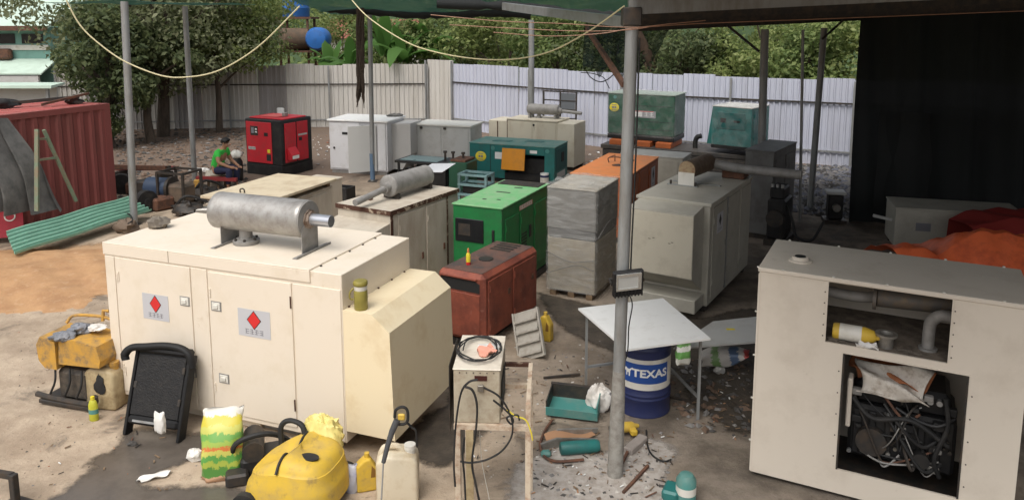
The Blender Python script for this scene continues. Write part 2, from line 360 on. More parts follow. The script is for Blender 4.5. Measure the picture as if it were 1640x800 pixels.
def hnoise(x, y, s=1.0):
    return (math.sin(x*1.7*s+1.3)*math.cos(y*2.1*s+.4)+.5*math.sin(x*4.3*s+y*3.1*s)+.3*math.sin(x*9.1*s-y*7.7*s+2))/1.8
SAND = mat('orange_sand', (.46, .27, .135), .95, dirt=(.36, .20, .10), amt=.4, scale=1.2, dirt2=(.52, .36, .22), amt2=.1, scale2=4, bump=.5, bscale=25)
def sandf(u, v):
    x = -14.5+u*9.4; y = 10.6+v*3.5
    e = max(0, 1-((x+10.3)/4.4)**2+.10*hnoise(x, y, 2.2))*max(0, 1-((y-12.35)/1.75)**2+.12*hnoise(x, y, 3.1))
    if x > -6.4: e *= .8
    return (x, y, -.05+.27*e**.8*(1+.25*hnoise(x, y, 1.6))+.02*hnoise(x, y, 5))
tag(MB().grid(sandf, 90, 60).build('sand_heap', SAND), 'low heap of orange sand in front of the green sheet', 'sand heap', kind='structure')
del_keys = None
WET = mat('wet_ground', (.115, .098, .082), .16, dirt=(.085, .072, .06), amt=.4, scale=2, spec=.5, bump=.15)
def soft(material, nscale=5.0):
    """thin stain film: full inside, breaking up towards its rim"""
    t = material.node_tree; N, Lk = t.nodes, t.links; at_ = N.new('ShaderNodeAttribute'); at_.attribute_name = 'rim'
    n = N.new('ShaderNodeTexNoise'); n.inputs['Scale'].default_value = nscale; n.inputs['Detail'].default_value = 9; n.inputs['Roughness'].default_value = .7; g_ = N.new('ShaderNodeNewGeometry'); Lk.new(g_.outputs['Position'], n.inputs['Vector'])
    a_ = N.new('ShaderNodeMath'); a_.operation = 'ADD'; Lk.new(at_.outputs['Fac'], a_.inputs[0]); Lk.new(n.outputs[0], a_.inputs[1])
    r_ = N.new('ShaderNodeMapRange'); r_.interpolation_type = 'SMOOTHSTEP'; r_.inputs['From Min'].default_value = .72; r_.inputs['From Max'].default_value = 1.12; Lk.new(a_.outputs[0], r_.inputs['Value'])
    tr = N.new('ShaderNodeBsdfTransparent'); mx = N.new('ShaderNodeMixShader'); Lk.new(r_.outputs[0], mx.inputs[0]); Lk.new(tr.outputs[0], mx.inputs[1]); Lk.new(N['Principled BSDF'].outputs[0], mx.inputs[2]); Lk.new(mx.outputs[0], N['Material Output'].inputs[0])
def patch(name, pix, material, z=.006, sub=6, amp=.03, kind='structure', rim=.34, step=.05):
    P = [at(*p, z) for p in pix]; pts = curve_pts(P+[P[0]], sub)[:-1]; n = len(pts)
    A2 = np.array([(p.x, p.y) for p in pts]); B2 = np.roll(A2, -1, 0); lo_, hi_ = A2.min(0)-rim, A2.max(0)+rim
    nx, ny = [int(q)+1 for q in (hi_-lo_)/step]; X, Y = np.meshgrid(lo_[0]+np.arange(nx+1)*step, lo_[1]+np.arange(ny+1)*step); Q = np.stack([X.ravel(), Y.ravel()], 1)
    best = np.full(len(Q), 1e9); ins = np.zeros(len(Q), bool)
    for a_, b_ in zip(A2, B2):
        d = b_-a_; t = np.clip(((Q-a_)@d)/(d@d+1e-9), 0, 1); best = np.minimum(best, np.linalg.norm(Q-a_-t[:, None]*d, axis=1))
        cr = ((a_[1] > Q[:, 1]) != (b_[1] > Q[:, 1])); xx = (b_[0]-a_[0])*(Q[:, 1]-a_[1])/(b_[1]-a_[1]+1e-12)+a_[0]; ins ^= cr & (Q[:, 0] < xx)
    rimv = .5+np.where(ins, best, -best)/rim; keep = rimv > -.02; w = nx+1
    fs = [(j*w+i, j*w+i+1, (j+1)*w+i+1, (j+1)*w+i) for j in range(ny) for i in range(nx) if keep[j*w+i] or keep[j*w+i+1] or keep[(j+1)*w+i] or keep[(j+1)*w+i+1]]
    used = sorted({i for f in fs for i in f}); mp = {u: k for k, u in enumerate(used)}
    m = MB(); m.add([(Q[u][0], Q[u][1], z) for u in used], [tuple(mp[i] for i in f) for f in fs]); o = m.build(name, material, fix=False)
    at2 = o.data.attributes.new('rim', 'FLOAT', 'POINT')
    for k, u in enumerate(used): at2.data[k].value = float(np.clip(rimv[u], -.3, 1))
    if 'soft' not in material: soft(material); material['soft'] = 1
    return tag(o, kind=kind)
patch('wet_puddle', [(205,690),(330,698),(330,732),(300,736),(262,752),(222,768),(238,784),(330,782),(420,790),(420,840),(60,840),(100,790),(145,757),(152,735),(185,722)], WET)
SANDF = mat('sand_film', (.42, .27, .15), .95, dirt=(.36, .22, .12), amt=.4, scale=2, bump=.3)
patch('sand_film', [(-120,500),(20,486),(110,478),(185,455),(230,420),(210,392),(120,396),(-120,420)], SANDF, z=.004, rim=1.1, step=.1)
OILY = mat('oily_soil', (.085, .068, .052), .55, dirt=(.045, .038, .03), amt=.5, scale=2, bump=.4)
patch('oil_patch', [(735,560),(790,590),(800,640),(760,700),(715,740),(640,720),(650,690),(720,640)], OILY, z=.005)
patch('oil_patch', [(865,470),(1000,500),(1120,510),(1215,500),(1215,640),(1190,690),(1110,640),(1085,590),(980,560),(900,520)], OILY, z=.007)
PALE = mat('pale_plaster_dust', (.40, .365, .33), .95, dirt=(.27, .235, .2), amt=.4, scale=5, bump=.4)
patch('plaster_patch', [(835,745),(900,715),(965,730),(1030,705),(1075,720),(1060,760),(1080,800),(1040,830),(860,830),(820,790)], PALE, z=.005, amp=.04)

def rocks(name, mats, spots, size, label=None, kind='stuff', flatn=.6):
    """many small stones in one mesh"""
    base = np.array([(1,0,0),(-1,0,0),(0,1,0),(0,-1,0),(0,0,1),(0,0,-1)], float)
    fb = [(0,2,4),(2,1,4),(1,3,4),(3,0,4),(2,0,5),(1,2,5),(3,1,5),(0,3,5)]
    m = MB()
    for i, (x, y) in enumerate(spots):
        r = size*(.4+1.4*random.random()**2.2); a = random.random()*6.28
        q = base*(1+RNG.uniform(-.35, .35, base.shape)); q = q*np.array([r, r*random.uniform(.5, 1), r*flatn*random.uniform(.5, 1)])
        c_, s_ = math.cos(a), math.sin(a); X = q[:, 0]*c_-q[:, 1]*s_+x; Y = q[:, 0]*s_+q[:, 1]*c_+y
        m.m = random.randrange(len(mats)); m.add(list(zip(X, Y, q[:, 2]+r*.2)), fb)
    o = m.build(name, mats, fix=False); tag(o, kind=kind)
    if label: tag(o, label, 'rubble')
    return o
ST1 = flat('stone_grey', (.20, .19, .18), .9); ST2 = flat('stone_pale', (.46, .43, .39), .9); ST3 = flat('stone_dark', (.07, .065, .06), .9); ST4 = flat('litter_brown', (.15, .10, .07), .9); ST5 = flat('brick_bit', (.30, .12, .07), .9)
def region(n, poly):
    P = [at(*p) for p in poly]; out = []
    xs = [p.x for p in P]; ys = [p.y for p in P]
    while len(out) < n:
        x, y = random.uniform(min(xs), max(xs)), random.uniform(min(ys), max(ys)); ins = False
        for i in range(len(P)):
            a, b = P[i], P[i-1]
            if (a.y > y) != (b.y > y) and x < (b.x-a.x)*(y-a.y)/(b.y-a.y)+a.x: ins = not ins
        if ins: out.append((x, y))
    return out
rocks('gravel', [ST1, flat('stone_blue', (.13, .135, .16), .9), ST3], region(3200, [(1235,262),(1362,268),(1366,350),(1300,345),(1245,335)]), .075, 'dark blue grey gravel bed beside the white fence')
rocks('leaf_litter', [ST4, ST3, ST4, ST3, ST4, ST1], region(1500, [(180,210),(390,206),(395,300),(330,330),(190,320)]), .06, 'brown litter and stones scattered under the tree')
rocks('rubble', [ST1, ST4, ST2, ST1, ST3], region(320, [(845,730),(965,725),(1060,690),(1085,760),(1060,800),(850,800)]), .018, 'pale plaster crumbs round the foot of the steel post')
rocks('rubble', [ST3, ST3, ST4, ST1], region(260, [(1060,585),(1200,560),(1205,700),(1090,690)]), .04, 'dark soil clods and stones beside the drum')
rocks('rubble', [ST1, ST4, ST3, ST5], region(420, [(20,430),(160,470),(330,640),(450,740),(330,790),(20,790)]), .010, 'small grit scattered over the pale concrete on the left')
rocks('rubble', [ST2, ST1, LABELWHITE, ST5], region(420, [(500,215),(700,235),(965,240),(965,262),(930,270),(640,275),(505,270)]), .05, 'white and grey rubble among the rear machines')
rocks('rubble', [ST4, ST1, ST3, ST2], region(300, [(740,560),(960,540),(985,640),(880,730),(740,790)]), .014, 'small grit and chips round the welding stand')
# ------------------------------------------------------------------ corrugated white fence
def corr(w, h, n, d=.03, t=.004, trap=True):
    """corrugated sheet standing in x-z, ribs vertical, with real thickness"""
    m = MB(); prof = []
    for i in range(n):
        x = i*w/n; s_ = w/n
        prof += [(x, 0), (x+s_*.55, 0), (x+s_*.66, -d), (x+s_*.89, -d)]
    prof.append((w, 0)); k = len(prof)
    vs = [(x, y, z) for z in (0, h) for x, y in prof] + [(x, y+t, z) for z in (0, h) for x, y in prof]
    fs = [(i, i+1, k+i+1, k+i) for i in range(k-1)] + [(2*k+i+1, 2*k+i, 3*k+i, 3*k+i+1) for i in range(k-1)]
    fs += [(k+i, k+i+1, 3*k+i+1, 3*k+i) for i in range(k-1)] + [(0, k, 3*k, 2*k), (k-1, 2*k-1+0, 4*k-1, 3*k-1)][:1]
    return m.add(vs, fs)
FW1 = mat('fence_white_warm', (.56, .54, .50), .5, .1, dirt=(.45, .425, .38), amt=.35, scale=.8, stretch=5, dirt2=(.25, .2, .16), amt2=-.25, scale2=2)
FW2 = mat('fence_white_cool', (.52, .54, .62), .5, .1, dirt=(.44, .45, .51), amt=.3, scale=.8, stretch=5, dirt2=(.33, .31, .3), amt2=-.25, scale2=2)
FW3 = mat('fence_old_shaded', (.34, .32, .31), .6, .1, dirt=(.24, .22, .2), amt=.4, scale=1, stretch=5)  # weathered grey with the left run's shadow put into its colour
def fence(label, path, hs, mats_, seed, rails=(.35, 1.75, 2.3), pw=1.07):
    rr = random.Random(seed)
    root = thing('corrugated_fence', label, 'fence', (*path[0], 0)); o0 = Vector((*path[0], 0))
    sheets = []
    for si, mt in enumerate(mats_): sheets.append(corr(pw*.995, 1, 6, .042).build('panel', mt, root))
    for sh in sheets: sh.hide_render = False
    used = [False]*len(sheets)
    for i in range(len(path)-1):
        a, b = Vector((*path[i], 0)), Vector((*path[i+1], 0)); L = (b-a).length; n = max(1, round(L/pw)); d = (b-a)/n
        ang = math.atan2(d.y, d.x)
        for k in range(n):
            q = rr.randrange(len(sheets)) if len(sheets) > 1 else 0
            o = sheets[q] if not used[q] else copy_obj(sheets[q], root); used[q] = True
            p = a+d*k-o0 + Vector((0, (k % 2)*.006, 0)); o.location = p; o.rotation_euler = (rr.uniform(-.012, .012), 0, ang)
            h = hs + rr.uniform(-.035, .035); o.scale = (d.length/pw, 1, h)
        nrm = Vector((-d.y, d.x, 0)).normalized()
        for z in rails:
            m = MB(); m.bar(a-o0-nrm*.055+Vector((0, 0, z)), b-o0-nrm*.055+Vector((0, 0, z)), .035, .05); m.build('rail', DARK if z > 1 else POLE, root)
        np_ = max(1, int(L/3.2))
        for k in range(np_+1):
            p = a+(b-a)*(k/np_)-o0-nrm*.11
            m = MB(); m.box(-.03, -.03, 0, .03, .03, hs-.05); po = m.build('post', POLE, root); po.location = p; po.rotation_euler = (0, 0, ang)
    for s_, u in zip(sheets, used):
        if not u: bpy.data.objects.remove(s_)
    return root
fence('warm white ribbed metal fence running behind the red and white generators', [(-17.5, 29.6), (-11.2, 30.5), (-3.4, 31.0)], 2.5, [FW1, FW1, FW3], 3, rails=(.3, 1.72))
fence('tall smooth fence panels at the step beside the ribbed fence', [(-3.4, 31.0), (-2.3, 30.2)], 2.72, [FW1], 4, rails=(), pw=1.3)
fence('cool white ribbed metal fence running behind the stacked green generators', [(-2.3, 30.2), (3.65, 25.3), (9.9, 22.2), (16, 19.4)], 2.55, [FW2], 5, rails=(.42, 1.85))
# ------------------------------------------------------------------ steel poles
def pole(label, b, t, r, zt, ybase=None, square=False, plate=True, m_=None, name='steel_pole'):
    p0 = at(*b) if ybase is None else Vector((at(b[0], b[1], y=ybase).x, ybase, 0)); yy = p0.y
    p1 = at(*t, y=yy); p1 = p0 + (p1-p0)*(zt-p0.z)/(p1.z-p0.z)
    root = thing(name, label, 'pole', p0)
    m = MB()
    if square: m.bar((0, 0, 0), p1-p0, r*2, r*2, up=(0, 1, 0))
    else: m.tube([(0, 0, 0), p1-p0], r, 14)
    m.build('shaft', m_ or POLE, root)
    if plate: MB().box(-.12, -.12, -.002, .12, .12, .012).build('base_plate', DARK, root)
    return root, p0, p1
pole('grey steel pole standing at the end of the green sheet', (215,360), (199,0), .075, 4.62)
pole('slim grey pole beside the man in green', (312,290), (296,10), .07, 4.6)
pole('slim grey pole with blue painted foot near the white generator', (597,290), (592,20), .06, 4.45)
pole('thin far pole rising behind the silencer of the rear cream generator', (851,262), (851,40), .085, 4.25)
pole('dark grey pole in front of the wrapped teal generator', (1217,340), (1225,50), .085, 4.05)
pole('dark grey pole leaning beside the black curtain', (1297,335), (1320,45), .07, 4.08)
pole('thin dark pipe hanging between two poles near the black curtain', (1281,355), (1286,48), .03, 4.05, plate=False)
for o in list(COL.objects):
    if o.name.startswith('steel_pole') and 'blue painted' in o.get('label', ''):
        MB().tube([(0, 0, .05), (-.004, 0, .75)], .064, 14).build('painted_band', flat('faded_blue', (.10, .16, .24), .6), o)
mp_, P0, P1 = pole('tall steel post in the foreground carrying a floodlight', (985,760), (1013,22), .056, 4.33, plate=False)
dirn = (P1-P0).normalized()
m = MB(); m.tube([dirn*0, dirn*.35, dirn*.75, dirn*1.05], [.075, .072, .066, .057], 12); m.build('cement_sleeve', mat('cement', (.30, .29, .26), .9, dirt=(.2, .18, .16), amt=.4, scale=6, bump=.4), mp_)
m = MB(); m.box(-.09, -.09, 4.20, .07, .09, 4.36, .01); m.xf(Matrix.Translation(dirn*4.25-Vector((0, 0, 4.25)))); m.build('cap_plate', DARK, mp_)
m = MB(); m.tube(curve_pts([dirn*4.1+Vector((.065, -.03, 0)), dirn*3+Vector((.072, -.03, 0)), dirn*2.2+Vector((.066, -.03, 0)), dirn*1.85+Vector((.07, -.03, 0))]), .008, 6); m.build('cable', RUBBER, mp_)
# floodlight hangs on the post
fp = P0 + dirn*1.93
fl = thing('floodlight', 'black floodlight with silver reflector clamped to the foreground post', 'floodlight', fp+Vector((.03, -.075, 0)), rot=(R(14), R(-4), R(8)))
MB().box(-.14, -.05, -.13, .14, 0, .13, .012).build('housing', BLACK, fl)
m = MB(); m.box(-.115, -.058, -.055, .115, -.051, .115, .004); m.build('lens', mat('floodlight_glass', (.55, .56, .54), .12, .2), fl)
m = MB()
for z0, z1, x0, x1 in ((.085, .115, -.115, .115), (-.055, -.035, -.115, .115), (-.035, .085, -.115, -.10), (-.035, .085, .085, .115)): m.box(x0, -.064, z0, x1, -.0585, z1)
m.build('reflector', mat('reflector', (.75, .75, .72), .2, .8), fl)
m = MB()
for k in range(9): m.box(-.13+k*.031, -.062, -.125, -.118+k*.031, -.0505, -.07)
m.build('cooling_fins', BLACK, fl)
m = MB(); m.bar((-.15, -.02, 0), (-.15, .06, 0), .012, .03); m.bar((.15, -.02, 0), (.15, .06, 0), .012, .03); m.bar((-.15, .06, 0), (.15, .06, 0), .012, .03, up=(0, 1, 0)); m.build('bracket', DARK, fl)
m = MB(); m.tube(curve_pts([(.02, .0, -.13), (.05, -.02, -.25), (.03, .0, -.5), (.035, .03, -.8), (0, .05, -1.0)]), .006, 6); m.build('cable', RUBBER, fl)
# ------------------------------------------------------------------ roofs, nets and beams
RF = lambda x, y: 4.44 + (x-1)*.048 - (y-6.7)*.037
ROOFM = mat('dark_roof_sheet', (.05, .052, .05), .7, dirt=(.035, .035, .033), amt=.4)
rt = thing('shed_roof', 'dark sheet roof over the right side of the yard', 'roof', (1, 6.7, 4.4))
m = MB()
def rfn(u, v):
    y = 2.9+v*15.4; xl = 1.0+max(0, y-6.7)*.15; x = xl+u*(20-xl)
    return (x-1, y-6.7, RF(x, y)+.02*(round(u*190) % 2)-4.4+.04)
m.grid(rfn, 190, 16, smooth=False); m.build('roof_sheet', ROOFM, rt, fix=False)
for k, y in enumerate((6.72, 9.4, 12.2, 15.0, 17.7)):
    m = MB(); m.bar((max(0, y-6.7)*.15, y-6.7, RF(1+max(0, y-6.7)*.15, y)-.075-4.4), (19, y-6.7, RF(20, y)-.075-4.4), .07, .14 if k == 0 else .10); m.build('beam', POLE if k == 0 else DARK, rt)
for x in (3.8, 6.0, 8.8):
    m = MB(); m.bar((x-1, -3.7, RF(x, 3.0)-.02-4.4), (x-1, 11.4, RF(x, 18.1)-.02-4.4), .05, .05); m.build('rafter', DARK, rt)
m = MB(); m.bar((7.2-1, 10.2, RF(7.2, 16.9)-4.4-.1), (6.75-1, 10.2, RF(6.7, 16.9)-4.4-.5), .04, .04); m.build('brace', DARK, rt)
m = MB(); m.bar((4.7-1, 10.3, RF(4.7, 17)-4.4-.1), (5.42-1, 10.3, RF(5.4, 17)-4.4-.7), .05, .05); m.build('brace', DARK, rt)
lb = thing('roof_beam', 'pale channel beam meeting the foreground post from the left', 'beam', P1)
m = MB(); m.bar((-.04, .03, -.10), (-1.15, 3.6, .10), .05, .095); m.build('channel', STEEL, lb)
m = MB(); m.bar((-.02, 0, -.02), (.55, .05, .03), .10, .05); m.build('splice_plate', DARK, lb)
bq = at(999, 136, y=P0.y); b2 = at(940, 46, y=P0.y+1.6)
m = MB(); m.bar((0, 0, 0), b2-bq, .035, .05); br = m.build('diagonal_brace', RUSTM); br.location = bq
tag(br, 'rusty diagonal brace running up from the foreground post', 'brace')
def net(name, label, x0, x1, y0, y1, zf, material, nu=60, nv=30, amp=.05, cat='shade net'):
    def f(u, v):
        x = x0+(x1-x0)*u; y = y0+(y1-y0)*v
        return (x, y, zf(u, v)+amp*(hnoise(x, y, .9)+.6*math.sin(x*2.3+y*.5)))
    return tag(MB().grid(f, nu, nv).build(name, material, fix=False), label, cat)
net('shade_net', 'dark green shade net stretched over the middle of the yard', -4.75, 3.0, 15.6, 20.6, lambda u, v: 4.80-.44*v+.04*(1-u)*v-.02*math.sin(u*9), NETGREEN)
net('shade_net', 'dark shade net strip over the slim pole on the left', -9.6, -6.6, 16.0, 20.2, lambda u, v: 4.62+.02*v, NETGREEN, 30, 20, .03)
net('shade_net', 'teal shade net caught above the head of the foreground post', -.7, 2.3, 6.6, 8.6, lambda u, v: 4.46+.10*(1-v)+.06*(1-u), NETTEAL, 50, 16, .03)
def roll(label, pix, yy, r, material):
    pts = curve_pts([at(*p, y=yy) for p in pix], 6); rr = random.Random(len(pix))
    rs = [r*rr.uniform(.7, 1.25) for _ in pts]; o = MB().tube(pts, rs, 9).build('rolled_net', material); tag(o, label, 'shade net')
roll('dark bundled net hanging along the rear edge above the banana plants', [(515,14),(560,18),(600,20),(660,24),(720,24),(790,22),(850,26)], 19.5, .09, NETBLACK)
roll('dark bundled net under the pale channel beam', [(700,6),(780,9),(850,12),(930,22),(1000,27)], 12, .07, NETBLACK)
def hang(label, pix, yy, material, amp=.12, nu=24, nv=14, name='hanging_net'):
    A, B, C, D = [at(*p, y=yy) for p in pix]
    def f(u, v):
        p = A.lerp(B, u).lerp(D.lerp(C, u), v); return (p.x, p.y+amp*math.sin(u*17+v*2)+.05*math.sin(v*11+u*5), p.z+(.12*math.sin(u*13)+.06*math.sin(u*29) if v == 1 else 0))
    return tag(MB().grid(f, nu, nv).build(name, material, fix=False), label, 'shade net')
hang('dark shade net hanging behind the foreground post', [(936,38),(1008,40),(1006,116),(934,112)], 18.6, NETHANG)
hang('torn dark net hanging right of the foreground post', [(1010,40),(1070,46),(1046,98),(1010,116)], 18.3, NETHANG)
A_ = at(1361, 356); 
def curt(u, v):
    x = A_.x-.02+u*12.8; return (x, A_.y+.10*math.sin(u*70)+.05*math.sin(u*165+v*3)+.05*math.sin(u*23+v*2)-u*1.0, v*4.62+u*.5*v)
tag(MB().grid(curt, 200, 12).build('black_curtain', NETBLACK, fix=False), 'tall black shade curtain closing the right side of the yard', 'curtain')
def curt2(u, v):
    x = A_.x+.45+u*3.1; return (x, A_.y-.14+.09*math.sin(u*19+1)+.03*math.sin(v*9), .3+v*2.1-.15*u)
tag(MB().grid(curt2, 50, 12).build('grey_net_patch', net_mat('dark_grey_net', (.022, .024, .024), .9), fix=False), 'slightly paler net patch hanging on the black curtain', 'shade net')
# wires
def wire(name, label, ctrl, r, material, n=10): return tag(MB().tube(curve_pts(ctrl, n), r, 6).build(name, material), label, 'cable')
CABY = flat('pale_yellow_cable', (.56, .50, .30), .5); CABO = flat('orange_cable', (.30, .16, .10), .5)
wire('hanging_cable', 'pale yellow cable sagging across the tree on the left', [at(x, y, y=9.5) for x, y in ((100,-12),(128,40),(165,75),(205,101),(262,122),(305,123),(345,115),(385,95),(425,65),(480,10))], .009, CABY)
wire('hanging_cable', 'pale yellow cable sagging from the foreground post to the left', [at(x, y, y=q) for x, y, q in ((553,-12,9.5),(590,28,9.3),(650,67,9),(700,84,8.6),(760,94,8.2),(820,95,7.9),(880,83,7.5),(940,52,7.1),(1000,10,6.75))], .007, CABY)
for k, (lab, pts) in enumerate((('orange wire crossing just under the roof beam', [(690,24),(800,34),(900,38),(1010,44),(1120,38),(1330,30),(1660,17)]),
        ('second orange wire drooping just below the first', [(720,40),(830,46),(930,50),(1008,48),(1060,40),(1130,33)]), ('lowest brown wire slung below the roof beam', [(790,52),(880,58),(960,54),(1010,46),(1075,38)]))):
    wire('slung_wire', lab, [at(x, y, y=6.55-.03*k) for x, y in pts], .004, CABO)
# vine bundle hanging by the slim pole
m = MB()
for k in range(26):
    x = at(577+random.uniform(-5, 5), 30, y=19.2).x; yb = random.uniform(95, 182); yy = 19.2+random.uniform(-.08, .08)
    m.tube(curve_pts([at(577+random.uniform(-5, 5), 12, y=yy), at(578+random.uniform(-6, 5), 60, y=yy), at(577+random.uniform(-6, 6), (60+yb)/2+20, y=yy), at(577+random.uniform(-7, 7), max(yb, 90), y=yy)], 5), [.03]*14+[.012, .008], 5)
tag(m.build('dry_vine', mat('dry_vine', (.045, .032, .024), .9, dirt=(.09, .07, .05), amt=.3, scale=9)), 'dark bundle of dry vines hanging beside the slim pole', 'vine')

# loose chips, sticks and wire ends too small to count
m = MB(); CH_ = [WOOD, RUSTM, LABELWHITE, DARK, TEAL_L, CARD]
for x, y in region(110, [(840,700),(1080,690),(1085,800),(850,800)])+region(55, [(850,560),(1000,560),(960,700),(760,780),(745,600)])+region(26, [(60,560),(300,720),(420,790),(60,790)])+region(60, [(1080,600),(1200,590),(1200,720),(1100,700)]):
    m.m = random.choice((0, 0, 0, 1, 3, 3, 3, 0, 0, 2, 5)); a_ = random.uniform(0, 3.14); l_ = random.uniform(.015, .08)*(.5 if m.m in (2, 5) else 1)*(1.8 if random.random() < .06 else 1); h_ = random.uniform(.004, .012)
    m.bar((x-l_*math.cos(a_)/2, y-l_*math.sin(a_)/2, h_+.006), (x+l_*math.cos(a_)/2, y+l_*math.sin(a_)/2, h_+.012), random.uniform(.004, .015), .006)
tag(m.build('scattered_chips', CH_, fix=False), 'scattered chips sticks and scraps on the yard floor', 'debris', kind='stuff')
# ------------------------------------------------------------------ trees and plants
def leaves(centers, radii, n, size, flat_=.55, droop=0.0, seed=1):
    """leaf-sized rhombic faces on the shells of many clumps"""
    g_ = np.random.default_rng(seed); C = np.array(centers); Rr = np.array(radii)
    w = (Rr[:, 0]*Rr[:, 1]*Rr[:, 2])**.6; idx = g_.choice(len(C), n, p=w/w.sum())
    d = g_.normal(size=(n, 3)); d /= np.linalg.norm(d, axis=1)[:, None]
    rad = g_.uniform(.45, 1.08, n)**.6
    P = C[idx]+d*Rr[idx]*rad[:, None]
    nrm = d+g_.normal(size=(n, 3))*.7+np.array([0, 0, flat_]); nrm /= np.linalg.norm(nrm, axis=1)[:, None]
    t = g_.normal(size=(n, 3)); t[:, 2] -= droop; t -= nrm*(t*nrm).sum(1)[:, None]; t /= np.linalg.norm(t, axis=1)[:, None]
    b = np.cross(nrm, t); s = size*g_.uniform(.55, 1.35, n)[:, None]
    V = np.stack([P-t*s*.5, P+b*s*.26-t*s*.05+nrm*s*.06, P+t*s*.5-nrm*s*.10, P-b*s*.26-t*s*.05+nrm*s*.06], 1).reshape(-1, 3)
    return V
def leaf_obj(name, V, material, parent):
    n = len(V)//4; me = bpy.data.meshes.new(name); me.vertices.add(len(V)); me.vertices.foreach_set('co', V.astype(np.float32).ravel())
    me.loops.add(n*4); me.polygons.add(n); me.loops.foreach_set('vertex_index', np.arange(n*4, dtype=np.int32))
    me.polygons.foreach_set('loop_start', np.arange(0, n*4, 4, dtype=np.int32))
    me.materials.append(material); me.update(calc_edges=True); me.validate()
    o = bpy.data.objects.new(name, me); COL.objects.link(o); o.parent = parent; return o
def tree(name, label, base, h, rx, ry, rz, material, n=3500, size=.26, clumps=22, trunk=.16, cz=None, seed=1, group=None, droop=.3, lo=.1, extra=()):
    rr = random.Random(seed); root = thing(name, label, 'tree' if 'tree' in name else 'bush', base, group=group)
    cz = cz or h-rz; cs, rs = [], []
    for k in range(clumps):
        a = rr.uniform(0, 6.283); u = rr.uniform(-1, 1); q = rr.uniform(.25, .95)
        c = Vector((rx*q*math.cos(a)*math.sqrt(1-u*u*.8), ry*q*math.sin(a)*math.sqrt(1-u*u*.8), cz+rz*u*.85)); s_ = rr.uniform(.22, .46)
        c.z = max(c.z, lo+rz*s_*.4); cs.append(tuple(c)); rs.append((rx*s_, ry*s_, rz*s_*.75))
    for e_ in extra: cs.append(e_[:3]); rs.append(e_[3:])
    leaf_obj('crown', leaves(cs, rs, n, size, droop=droop, seed=seed), material, root)
    m = MB(); top = cz+rz*.3
    m.tube(curve_pts([(0, 0, -.05), (rr.uniform(-.2, .2), rr.uniform(-.2, .2), top*.35), (rr.uniform(-.4, .4), rr.uniform(-.3, .3), top*.7), (rr.uniform(-.5, .5), rr.uniform(-.3, .3), top)], 5), [trunk*(1-.055*i) for i in range(16)], 9)
    for c in cs[:9]:
        z0 = rr.uniform(.3, .7)*top; m.tube(curve_pts([(0, 0, z0), (c[0]*.45, c[1]*.45, z0+(c[2]-z0)*.6), c], 4), [trunk*.4*(1-.08*i) for i in range(9)], 6)
    m.build('trunk', BARK, root); return root
# big feathery tree on the left, several trunks
tree('feathery_tree', 'large feathery tree spreading over the fence at the left', (-12.9, 28.2, 0), 7.6, 4.3, 2.4, 2.9, LEAF_D, 19000, .20, 64, .24, cz=4.7, seed=5, droop=.9, extra=[(-5.1, 0, 4.75, 1.1, .8, .4), (-4.3, -.4, 4.5, 1.0, .8, .45), (-6.2, .3, 5.0, 1.0, .8, .35), (-4.6, 0, 5.3, 1.2, .8, .5)])
tree('feathery_tree', 'leafy tree with drooping twigs leaning over the fence near the red generator', (-11.2, 29.2, 0), 6.0, 2.9, 1.5, 2.0, LEAF_C, 8500, .18, 30, .14, cz=4.0, seed=8, droop=1.0)
tree('dark_tree', 'dark dense tree behind the red container', (-13.5, 25.6, 0), 4.6, 1.9, 1.6, 2.1, LEAF_A, 8500, .2, 24, .2, cz=2.6, seed=12, lo=.2)
tree('dark_tree', 'shaded tree with bare lower trunks right of the red container', (-12.6, 26.6, 0), 4.6, 1.7, 1.4, 1.4, LEAF_A, 5000, .2, 16, .17, cz=3.2, seed=14)
bush = [(-14.6,37,5.2,2.6,LEAF_C),(-9.4,43,5.0,2.6,LEAF_C),(-6.6,38.5,4.2,1.8,LEAF_B),(-3.1,34.5,4.9,2.5,LEAF_B),(-.4,33.2,5.0,2.4,LEAF_C),(1.9,31.6,4.8,2.3,LEAF_B),(4.1,30.4,4.8,2.2,LEAF_A),
        (6.2,29.2,4.6,2.2,LEAF_A),(8.2,28.2,4.4,2.1,LEAF_C),(10.2,27,4.2,2.0,LEAF_B),(12.2,26.2,4.6,2.3,LEAF_C),(5.2,34,5.6,3,LEAF_B),(10.5,32,5.4,3,LEAF_C),(-2.2,39,6.0,3.4,LEAF_A),(2.2,38,6.4,3.4,LEAF_B)]
nm = ['leafy bush topping the fence far left of the water tanks','olive bush just right of the water tanks','green bush between the water tanks and the banana plants','rounded green tree right of the banana plants','olive tree above the middle of the cool white fence',
      'green tree behind the thin far pole','dark tree behind the rusty diagonal brace','dark tree behind the foreground post','olive bush above the stacked green generator','green bush above the wrapped teal generator','bright olive bush beside the black curtain',
      'taller green tree rising behind the dark trees','taller olive tree rising behind the fence near the curtain','tall dark tree behind the banana plants','tall green tree at the back between the cables']
for i, (x, y, h, r, mt) in enumerate(bush):
    tree('bushy_tree', nm[i], (x, y, 0), h, r, r*.8, h*.42, mt, 6000, .20, 26, .12, cz=h*.58, seed=30+i, group='trees beyond the fence', lo=.3)
